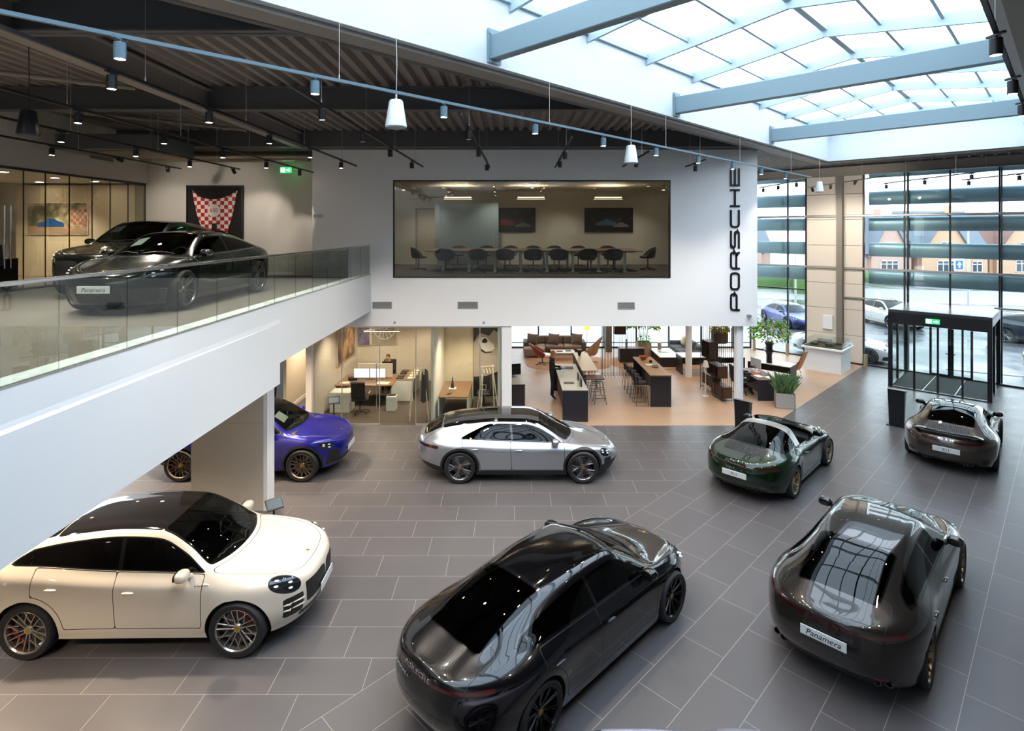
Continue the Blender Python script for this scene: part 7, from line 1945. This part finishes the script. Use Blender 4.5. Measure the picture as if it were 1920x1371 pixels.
# ------------------------------------------------------------------ the cars on show
car_mats()
P_ = lambda n, c, r=.3, me=.3, sp=.25: mat(n, c, r, metal=me, coat=1., spec=sp)
V = dict(vee='vee')
make_car('suv', 'cream white coupe SUV with black roof and silver multi-spoke wheels at the lower left', (-5.30, 8.74, 0), R(.8), P_('paint_cream', '#d2c9ba', .32, .05),
         dict(rim='vee', rim_m=MATS['rim_bright'], cal_m=MATS['cal_red'], plates=[('front', '', .1)], blades=[(.58, .80, .53), (.58, .80, .61)], side_text=('e-hybrid', .93, .98), blade_m=MATS['seam_black'] if False else P_('paint_cream', '#d2c9ba'), ws_glass='car_glass', leather='leather_black'))
make_car('saloon', 'black fastback saloon with glass roof seen from behind, front centre of the floor', (0.75, 8.19, 0), R(44.5), P_('paint_black', '#08080c', .2, .2),
         dict(rim='multi', rim_m=MATS['rim_black'], badge=.42, tail_text=('Panamera 4', .30, .82, .07)))
make_car('saloon', 'dark brown-grey fastback saloon at lower right with white plate reading Panamera', (5.84, 9.03, 0), R(45), P_('paint_umber', '#2b2724', .25, .5),
         dict(rim='five', rim_m=MATS['rim_bronze'], plates=[('rear', 'Panamera', .105)], roof_m=P_('paint_umber', '#2b2724')))
make_car('sports', 'dark green open-top sports car with silver roll hoop and plate reading 911', (6.54, 14.01, 0), R(45), P_('paint_green', '#0f2414', .25, .4),
         dict(rim='ten', rim_m=MATS['rim_champagne'], open=1, hoop=(-.36, .25), header=.34, plates=[('rear', '911', .10)], badge=.40, tail_text=('Targa 4', .12, .70, .075)))
make_car('sports', 'bronze brown sports coupe with rear wing in front of the glass entrance lobby', (12.2, 15.4, 0), R(47), P_('paint_bronze', '#4a423c', .25, .7),
         dict(rim='ten', rim_m=MATS['rim_grey'], wing=(-2.0, .955, .69), plates=[('rear', '911', .10)], badge=.3))
make_car('estate', 'silver low estate car with black roof and dark arches in side view, centre', (.22, 14.12, 0), R(0), P_('paint_silver', '#a9adb4', .28, .75),
         dict(rim='wide', rim_m=MATS['rim_grey'], clad=.055, sillclad=.30))
make_car('small_suv', 'deep blue SUV with bronze wheels parked behind the broad column under the gallery', (-6.43, 14.22, 0), R(0), P_('paint_blue', '#14147c', .28, .3),
         dict(rim='vee', rim_m=MATS['rim_bronze'], clad=.05, plates=[('front', '', .1)], ws_glass='car_glass', sheet=(-.50, -.22, .62, .85)))
make_car('saloon', 'dark green saloon behind the balustrade on the gallery with plate reading Panamera', (-6.82, 11.58, MZ), R(-90), P_('paint_deep_green', '#050d08', .25, .3),
         dict(rim='five', rim_m=MATS['rim_grey'], plates=[('front', 'Panamera', .1)], sheet=(-.50, -.28, .58, .86)))
make_car('suv', 'black-green SUV on the gallery half hidden behind the green saloon', (-8.93, 13.9, MZ), R(-90), P_('paint_black_green', '#050a07', .25, .3),
         dict(rim='vee', rim_m=MATS['rim_black'], roof_m=P_('paint_black_green', '#0a120d'), sheet=(-.55, -.30, .48, .72)))
make_car('sports', 'pale silver car at the bottom edge, only the top of its roof in view', (1.0, 4.825, 0), R(180), P_('paint_lilac', '#a8a4b4', .3, .5),
         dict(rim='ten', rim_m=MATS['rim_silver'], roof_m=P_('paint_lilac', '#a8a4b4'), no_mirror=1))
make_car('sports', 'light blue sports car deep under the gallery behind the blue SUV', (-9.0, 17.6, 0), R(-90), P_('paint_sky', '#6f95b0', .3, .3),
         dict(rim='ten', rim_m=MATS['rim_silver']))
# ------------------------------------------------------------------ glass entrance lobby
LB = thing('entrance_lobby', 'black framed glass entrance lobby standing against the street glass', 'entrance', (0, 0, 0)); LB['kind'] = 'thing'
X0, X1, DP = 16.68, 18.83, 3.18
def lbar(x0, x1, o0, o1, z0, z1, name, m, b=0., parent=None):
    """block between stations x0..x1 along the glass and offsets o0..o1"""
    a, c = wp(x0, (o0 + o1) / 2), wp(x1, (o0 + o1) / 2); k = (a + c) / 2
    q = MB(); q.box((k.x, k.y, (z0 + z1) / 2), ((c - a).length, abs(o1 - o0), z1 - z0), A45, b=b); return q.build(name, m, parent or LB)
w_ = .075
lbar(X0, X1, .12, DP + .05, 2.84, 2.95, 'roof', mat('lobby_roof', '#4a4c50', .22, metal=.6))
lbar(X0, X1, DP - .06, DP + .06, 2.42, 2.84, 'header', MATS['black_frame'])
lbar(X0, X0 + w_, .12, DP - .06, 2.6, 2.84, 'header', MATS['black_frame']); lbar(X1 - w_, X1, .12, DP - .06, 2.6, 2.84, 'header', mat('lobby_side', '#d8dcde', .3))
for x in (X0, X1 - w_):
    lbar(x, x + w_, DP - .06, DP + .06, 0, 2.84, 'post', MATS['black_frame'])
    lbar(x, x + w_ * .7, 1.75, 1.85, 0, 2.7, 'post', MATS['black_frame']); lbar(x, x + w_, .1, .22, 0, 2.84, 'post', MATS['black_frame'])
    lbar(x + .02, x + .03, .22, 1.75, .05, 2.62, 'side_pane', MATS['pane']); lbar(x + .02, x + .03, 1.85, DP - .06, .05, 2.62, 'side_pane', MATS['pane'])
    lbar(x, x + w_, .12, DP, 0, .05, 'sill', MATS['black_frame'])
lbar(X0, X1, DP - .05, DP + .05, 0, .035, 'sill', MATS['black_frame'])
n = 4; L_ = (X1 - X0 - 2 * w_) / n
for i in range(n):
    a, b = X0 + w_ + L_ * i, X0 + w_ + L_ * (i + 1); off = DP if i in (0, 3) else DP - .03
    d = lbar(a + .01, b - .01, off - .006, off + .006, .06, 2.40, 'sliding_leaf', MATS['pane'])
    for e0, e1 in ((a, a + .022), (b - .022, b)): lbar(e0, e1, off - .02, off + .02, .03, 2.42, 'stile', MATS['black_frame'], parent=d)
for a, b in ((X0 + .04, X0 + .56), (X1 - .56, X1 - .04)):
    lbar(a, b, .06, .075, .05, 2.85, 'back_pane', MATS['pane'])
for i, (a, b) in enumerate(((X0 + .58, X0 + 1.065), (X0 + 1.085, X1 - .58))):
    d = lbar(a + .05, b - .05, .06, .075, .12, 2.5, 'door_leaf', MATS['pane'])
    for e in ((a, a + .055), (b - .055, b)): lbar(e[0], e[1], .03, .11, 0, 2.6, 'stile', MATS['black_frame'], parent=d)
    lbar(a, b, .03, .11, 0, .12, 'rail', MATS['black_frame'], parent=d); lbar(a, b, .03, .11, 2.5, 2.62, 'rail', MATS['black_frame'], parent=d)
    hx = b - .10 if i == 0 else a + .05; lbar(hx, hx + .05, .14, .17, .95, 1.0, 'lever', MATS['stainless'], parent=d)
mt_ = lbar(X0 + w_, X1 - w_, .15, DP - .08, .004, .016, 'entrance_mat', mat('mat_grey', '#4b4a49', .95, vary=(50, .4)))
mt_.parent = None; tag(mt_, 'dark ribbed entrance mat on the lobby floor', 'mat')
for k in (1, 2):
    x = X0 + w_ + (X1 - X0 - 2 * w_) * k / 3; s_ = lbar(x - .01, x + .01, .15, DP - .08, .017, .022, 'joint_strip', MATS['alu'], parent=mt_)
c = wp((X0 + X1) / 2 - .10, DP + .09); ex2 = thing('exit_sign', 'green emergency exit sign on the lobby header', 'sign', (c.x, c.y, 2.63), A45)
exit_parts(ex2, .42, .17, -.02)
# ------------------------------------------------------------------ outside: wet forecourt, road, houses
def wet_asphalt():
    m = bpy.data.materials.new('wet_asphalt'); m.use_nodes = True; nt = m.node_tree; b = nt.nodes['Principled BSDF']
    tc = nt.nodes.new('ShaderNodeTexCoord'); nz = nt.nodes.new('ShaderNodeTexNoise'); nz.inputs['Scale'].default_value = .35; nz.inputs['Detail'].default_value = 5
    nt.links.new(tc.outputs['Object'], nz.inputs['Vector'])
    r = nt.nodes.new('ShaderNodeValToRGB'); r.color_ramp.elements[0].position = .4; r.color_ramp.elements[1].position = .62
    r.color_ramp.elements[0].color = (.10, .10, .11, 1); r.color_ramp.elements[1].color = (.17, .17, .175, 1); nt.links.new(nz.outputs['Fac'], r.inputs['Fac']); nt.links.new(r.outputs['Color'], b.inputs['Base Color'])
    r2 = nt.nodes.new('ShaderNodeMapRange'); r2.inputs['From Min'].default_value = .4; r2.inputs['From Max'].default_value = .62; r2.inputs['To Min'].default_value = .12; r2.inputs['To Max'].default_value = .5
    nt.links.new(nz.outputs['Fac'], r2.inputs['Value']); nt.links.new(r2.outputs[0], b.inputs['Roughness'])
    MATS['wet_asphalt'] = m; return m
wet_asphalt()
mat('road_grey', '#8c8c8c', .35); mat('paving', '#b9b6b0', .5); mat('kerb', '#b5b2ab', .6); mat('line_white', '#e8e8e4', .5); mat('lawn', '#6e8a4a', .9, vary=(3, .4)); mat('hedge', '#4d6b35', .9, bump=(12, 1.)); mat('soil_red', '#7b5540', .9, bump=(8, .8))
q = MB(); q.b2(-60, 160, -10, 160, -.4, -.13); struct(q.build('ground_outside', MATS['wet_asphalt']))
q = MB(); q.prism([(-25, 28.7), (11.9, 28.7), (12.4, 28.3), (15.5, 31.5), (13, 36), (-25, 36)], -.13, -.10); struct(q.build('paving_outside', MATS['paving']))
q = MB(); q.prism([(14, 52), (60, 40), (110, 36), (110, 47), (62, 52), (16, 64)], -.13, -.11); struct(q.build('road', MATS['road_grey']))
q = MB(); q.prism([(26.4, 36.6), (30.0, 34.6), (32, 36.6), (28, 39.6), (26.2, 38.8)], -.13, .02); struct(q.build('kerb_island', MATS['kerb']))
q = MB(); q.prism([(26.7, 36.8), (29.9, 35.0), (31.5, 36.6), (27.9, 39.2), (26.5, 38.5)], .02, .06); tag(q.build('grass', MATS['lawn']), 'grass on the kerb island seen through the entrance lobby', 'grass', kind='stuff')
for i in range(7):
    a = Vector((15.2 + 2.9 * i, 38.8 - .3 * i, 0)); q = MB(); q.box((a.x, a.y, -.125), (.1, 5.0, .012)); struct(q.build('parking_line', MATS['line_white']))
for i, (x, y, l, a) in enumerate(((21.0, 23.5, 4.5, -.5), (23.5, 21.0, 4.5, -.5), (33, 43, 3, -.25), (41, 41, 3, -.2), (49, 39.5, 3, -.2), (57, 38.5, 3, -.2))):
    q = MB(); q.box((x, y, -.103), (l, .11, .012), a); struct(q.build('road_line', MATS['line_white']))
# horizontal sun blades outside the street glass
mat('blade_blue', '#9dbccb', .35, metal=.2)
for j, (xa, xb, wh) in enumerate(((15.62, 24.5, 'right'), (11.9, 13.9, 'left'))):
    for i, z in enumerate((8.62, 7.40, 6.24, 5.10, 3.86)):
        q = MB(); n = 22
        for k, x in enumerate((xa, xb)): pass
        rows = []
        for x in (xa, xb):
            c = wp(x, -.75); rows.append([(c.x + math.cos(t) * .11 * SQ2, c.y + math.cos(t) * .11 * SQ2, z + math.sin(t) * .31) for t in [2 * PI * k / n for k in range(n + 1)]])
        q.grid(rows)
        for r_ in rows: q.add(r_[:-1], [list(range(n))])
        tag(q.build('sun_blade', MATS['blade_blue'], smooth=True, angle=50), '%s long horizontal sun blade from the top outside the %s street glass' % (ORD[i], wh), 'sun blade', 'sun blades outside the street glass')
    for x in ((16.66, 18.81, 20.95) if j == 0 else (12.0,)):
        q = MB(); c = wp(x, -.62); q.box((c.x, c.y, 4.3), (.08, .08, 8.8), A45); tag(q.build('blade_post', MATS['mullion_dark']), 'dark upright post carrying the sun blades, %s' % {16.66: 'left of the entrance lobby', 18.81: 'right of the entrance lobby', 20.95: 'far right', 12.0: 'beside the white block'}[x], 'post')
# houses across the road
mat('brick_pink', '#c9a596', .8, vary=(8, .25)); mat('brick_tan', '#cfa989', .8, vary=(8, .25)); mat('roof_slate', '#6a7079', .6, bump=(20, .4)); mat('roof_brown', '#7c5a50', .6, bump=(20, .4)); mat('frame_white', '#efefec', .5); mat('house_glass', '#49535a', .1); mat('shutter', '#2c3440', .5)
def house(x, y, w_, d, eave, ridge, gw, gx_, gr, wall, roof, label, rz=0., shut=False):
    t = thing('house', label, 'house', (x, y, -.13), rz)
    q = MB(); q.b2(-w_ / 2, w_ / 2, 0, d, 0, eave); q.build('wall', wall, t)
    q = MB(); o = .35; q.add([(-w_ / 2 - o, -o, eave - .1), (w_ / 2 + o, -o, eave - .1), (w_ / 2 + o, d + o, eave - .1), (-w_ / 2 - o, d + o, eave - .1), (-w_ / 2 - o, d / 2, ridge), (w_ / 2 + o, d / 2, ridge)], [(0, 1, 5, 4), (2, 3, 4, 5), (0, 4, 3), (1, 2, 5), (3, 2, 1, 0)]); q.build('roof', roof, t)
    # street gable
    a, b = gx_ - gw / 2, gx_ + gw / 2
    q = MB(); q.add([(a, -.6, 0), (b, -.6, 0), (b, -.6, eave), (gx_, -.6, gr), (a, -.6, eave), (a, d / 2, 0), (b, d / 2, 0), (b, d / 2, eave), (gx_, d / 2, gr), (a, d / 2, eave)], [(0, 1, 2, 3, 4), (1, 6, 7, 2), (5, 0, 4, 9), (9, 8, 7, 6, 5)]); q.build('gable', wall, t)
    q = MB(); k = .3; s_ = (gr - eave) / (gw / 2)
    for sg in (-1, 1):
        e = (gx_ + sg * (gw / 2 + k), eave - s_ * k); vs = [(e[0], -.85, e[1]), (gx_, -.85, gr), (gx_, d / 2, gr), (e[0], d / 2, e[1])]; q.add(vs + [(p[0], p[1], p[2] + .18) for p in vs], [(0, 1, 2, 3), (7, 6, 5, 4), (0, 4, 5, 1), (1, 5, 6, 2), (2, 6, 7, 3), (3, 7, 4, 0)])
    q.build('gable_roof', roof, t)
    def win(cx, z, ww, hh, yy, nn=2):
        f = MB(); f.b2(cx - ww / 2, cx + ww / 2, yy - .06, yy, z, z + .08); f.b2(cx - ww / 2, cx + ww / 2, yy - .06, yy, z + hh - .08, z + hh)
        for i in range(nn + 1): xx = cx - ww / 2 + (ww - .08) * i / nn; f.b2(xx, xx + .08, yy - .06, yy, z, z + hh)
        f.b2(cx - ww / 2, cx + ww / 2, yy - .05, yy, z + hh * .68, z + hh * .74)
        o = f.build('window', MATS['frame_white'], t); p = MB(); p.b2(cx - ww / 2 + .04, cx + ww / 2 - .04, yy - .02, yy + .01, z + .04, z + hh - .04); p.build('pane', MATS['house_glass'], o)
    win(gx_ - .1, .9, min(2.2, gw * .5), 1.5, -.6, 3); win(gx_, eave + .2, min(1.5, gw * .34), 1.1, -.6, 2)
    for cx in [v for v in (-w_ / 2 + 1.3, w_ / 2 - 1.3) if abs(v - gx_) > gw / 2 + .9]:
        win(cx, .9, 1.3, 1.4, 0, 2)
        if shut:
            for sg in (-1, 1): p = MB(); p.b2(cx + sg * .7, cx + sg * 1.15, -.05, 0, .85, 2.35); p.build('shutter', MATS['shutter'], t)
    p = MB(); p.b2(w_ * .22, w_ * .22 + .6, d * .4, d * .4 + .6, eave, ridge + .7); p.build('chimney', wall, t)
house(45.2, 69, 8, 8, 3.3, 8.2, 4.6, 1.0, 7.6, MATS['brick_pink'], MATS['roof_slate'], 'pink brick house across the road, leftmost behind the street glass')
house(54.3, 69, 8.6, 8, 3.4, 8.6, 6.0, -1.2, 8.0, MATS['brick_tan'], MATS['roof_slate'], 'tan brick house with white windows across the road, second from left')
house(65.2, 70, 11, 8, 3.3, 8.4, 7.0, -1.6, 8.2, MATS['brick_tan'], MATS['roof_brown'], 'brick house with dark shutters and brown roof across the road', 0, True)
house(79, 72, 12, 8, 3.3, 8.0, 5.0, 2, 7.2, MATS['brick_pink'], MATS['roof_brown'], 'pink brick house across the road, furthest right')
house(30.0, 78, 12, 8, 3.3, 8.0, 5.0, 2, 7.2, MATS['brick_pink'], MATS['roof_slate'], 'pink house across the road seen left of the beige panels')
def hedge(p0, p1, h, d, label, m=None):
    p0, p1 = Vector(p0), Vector(p1); n = max(4, int((p1 - p0).length / .5)); rnd = random.Random(int(p0.x * 7)); q = MB(); rows = []
    nrm = Vector((-(p1 - p0).y, (p1 - p0).x)).normalized()
    for i in range(n + 1):
        c = p0.lerp(p1, i / n); row = []
        for (s_, z) in ((-.5, 0), (-.55, .5), (-.4, .9), (0, 1.0), (.4, .9), (.55, .5), (.5, 0)):
            j = rnd.uniform(-.10, .10); row.append((c.x + nrm.x * (s_ * d + j), c.y + nrm.y * (s_ * d + j), -.13 + z * h * (1 + rnd.uniform(-.12, .12))))
        rows.append(row)
    q.grid(rows); tag(q.build('hedge', m or MATS['hedge'], smooth=True), label, 'hedge')
hedge((18, 62), (29, 58), 1.6, 1.5, 'green hedge beyond the road seen left of the beige panels')
hedge((27.5, 55), (32, 53), 2.4, 2.5, 'rounded green shrubs across the road left of the beige panels')
hedge((52, 52.5), (75, 49.5), .8, 1.2, 'low rust brown hedge along the far side of the road', MATS['soil_red'])
hedge((38, 66), (50, 65), 1.1, 1.0, 'dark green garden hedge before the leftmost brick house')
# street furniture
t = thing('bollard', 'yellow and white traffic bollard on the road outside', 'bollard', (29.5, 45.2, -.11)); q = MB(); q.cyl((0, 0, 0), .16, .65, 16); q.build('post', mat('traffic_yellow', '#e5b414', .4), t); q = MB(); q.lathe((0, 0, .65), [(.16, 0), (.16, .3), (.1, .4), (0, .42)], 16); q.build('cap', MATS['frame_white'], t)
t = thing('road_sign', 'blue square road sign on a white board across the road', 'sign', (51.5, 64.5, -.13)); q = MB(); q.tube([(0, .05, 0), (0, .05, 2.9)], .05, 8); q.build('post', MATS['alu'], t); q = MB(); q.b2(-.6, .6, -.02, .03, 1.5, 3.0); q.build('board', MATS['frame_white'], t); q = MB(); q.b2(-.42, .42, -.04, -.02, 1.6, 2.6); q.build('sign_face', mat('sign_blue', '#2a6cb0', .4), t)
q = MB(); q.add([(-.10, -.05, 1.75), (.10, -.05, 1.75), (.10, -.05, 2.1), (.28, -.05, 2.1), (0, -.05, 2.5), (-.28, -.05, 2.1), (-.10, -.05, 2.1)], [list(range(7))]); q.build('arrow', MATS['frame_white'], t)
for i, (x, y, h, lb) in enumerate(((24.3, 48, 5.0, 'pale lamp post left of the beige panels outside'), (33.0, 40.5, 6.5, 'pale lamp post right of the entrance lobby outside'))):
    t = thing('lamp_post', lb, 'lamp post', (x, y, -.13)); q = MB(); q.tube([(0, 0, 0), (0, 0, h)], [.09, .05], 10); q.build('pole', MATS['alu'], t, smooth=True); q = MB(); q.b2(-.1, .7, -.12, .12, h - .03, h + .07, b=.02); q.build('lamp_head', MATS['alu'], t)
# parked cars outside
pk = lambda rim='ten', **k: dict(rim=rim, rim_m=MATS['rim_silver'], **k)
make_car('estate', 'blue estate car with yellow plate parked outside left of the beige panels', (17.9, 36.2, -.13), R(-88), P_('paint_royal', '#22307c', .3, .4), pk(plates=[('front', '', .1)], plate_m='plate_yellow', ws_glass='car_glass_blue'))
make_car('suv', 'light grey SUV parked outside just left of the entrance lobby', (24.2, 36.0, -.13), R(-88), P_('paint_grey', '#b9b6b0', .3, .4), pk(ws_glass='car_glass_blue', clad=.05))
make_car('sports', 'white sports car outside right against the street glass by the beige panels', (16.0, 27.0, -.13), R(-45), P_('paint_white', '#dfe3e8', .3, .2), pk())
make_car('suv', 'dark blue SUV parked outside right of the entrance lobby', (28.3, 29.6, -.13), R(-60), P_('paint_navy', '#1c222c', .3, .3), pk(ws_glass='car_glass_blue'))
make_car('small_suv', 'olive green SUV with only its front in view at the right edge outside', (23.7, 22.6, -.13), R(150), P_('paint_olive', '#6f7058', .3, .4), pk())
make_car('saloon', 'dark saloon parked before the houses across the road', (49.5, 62.5, -.13), R(0), P_('paint_navy', '#1c222c'), pk())
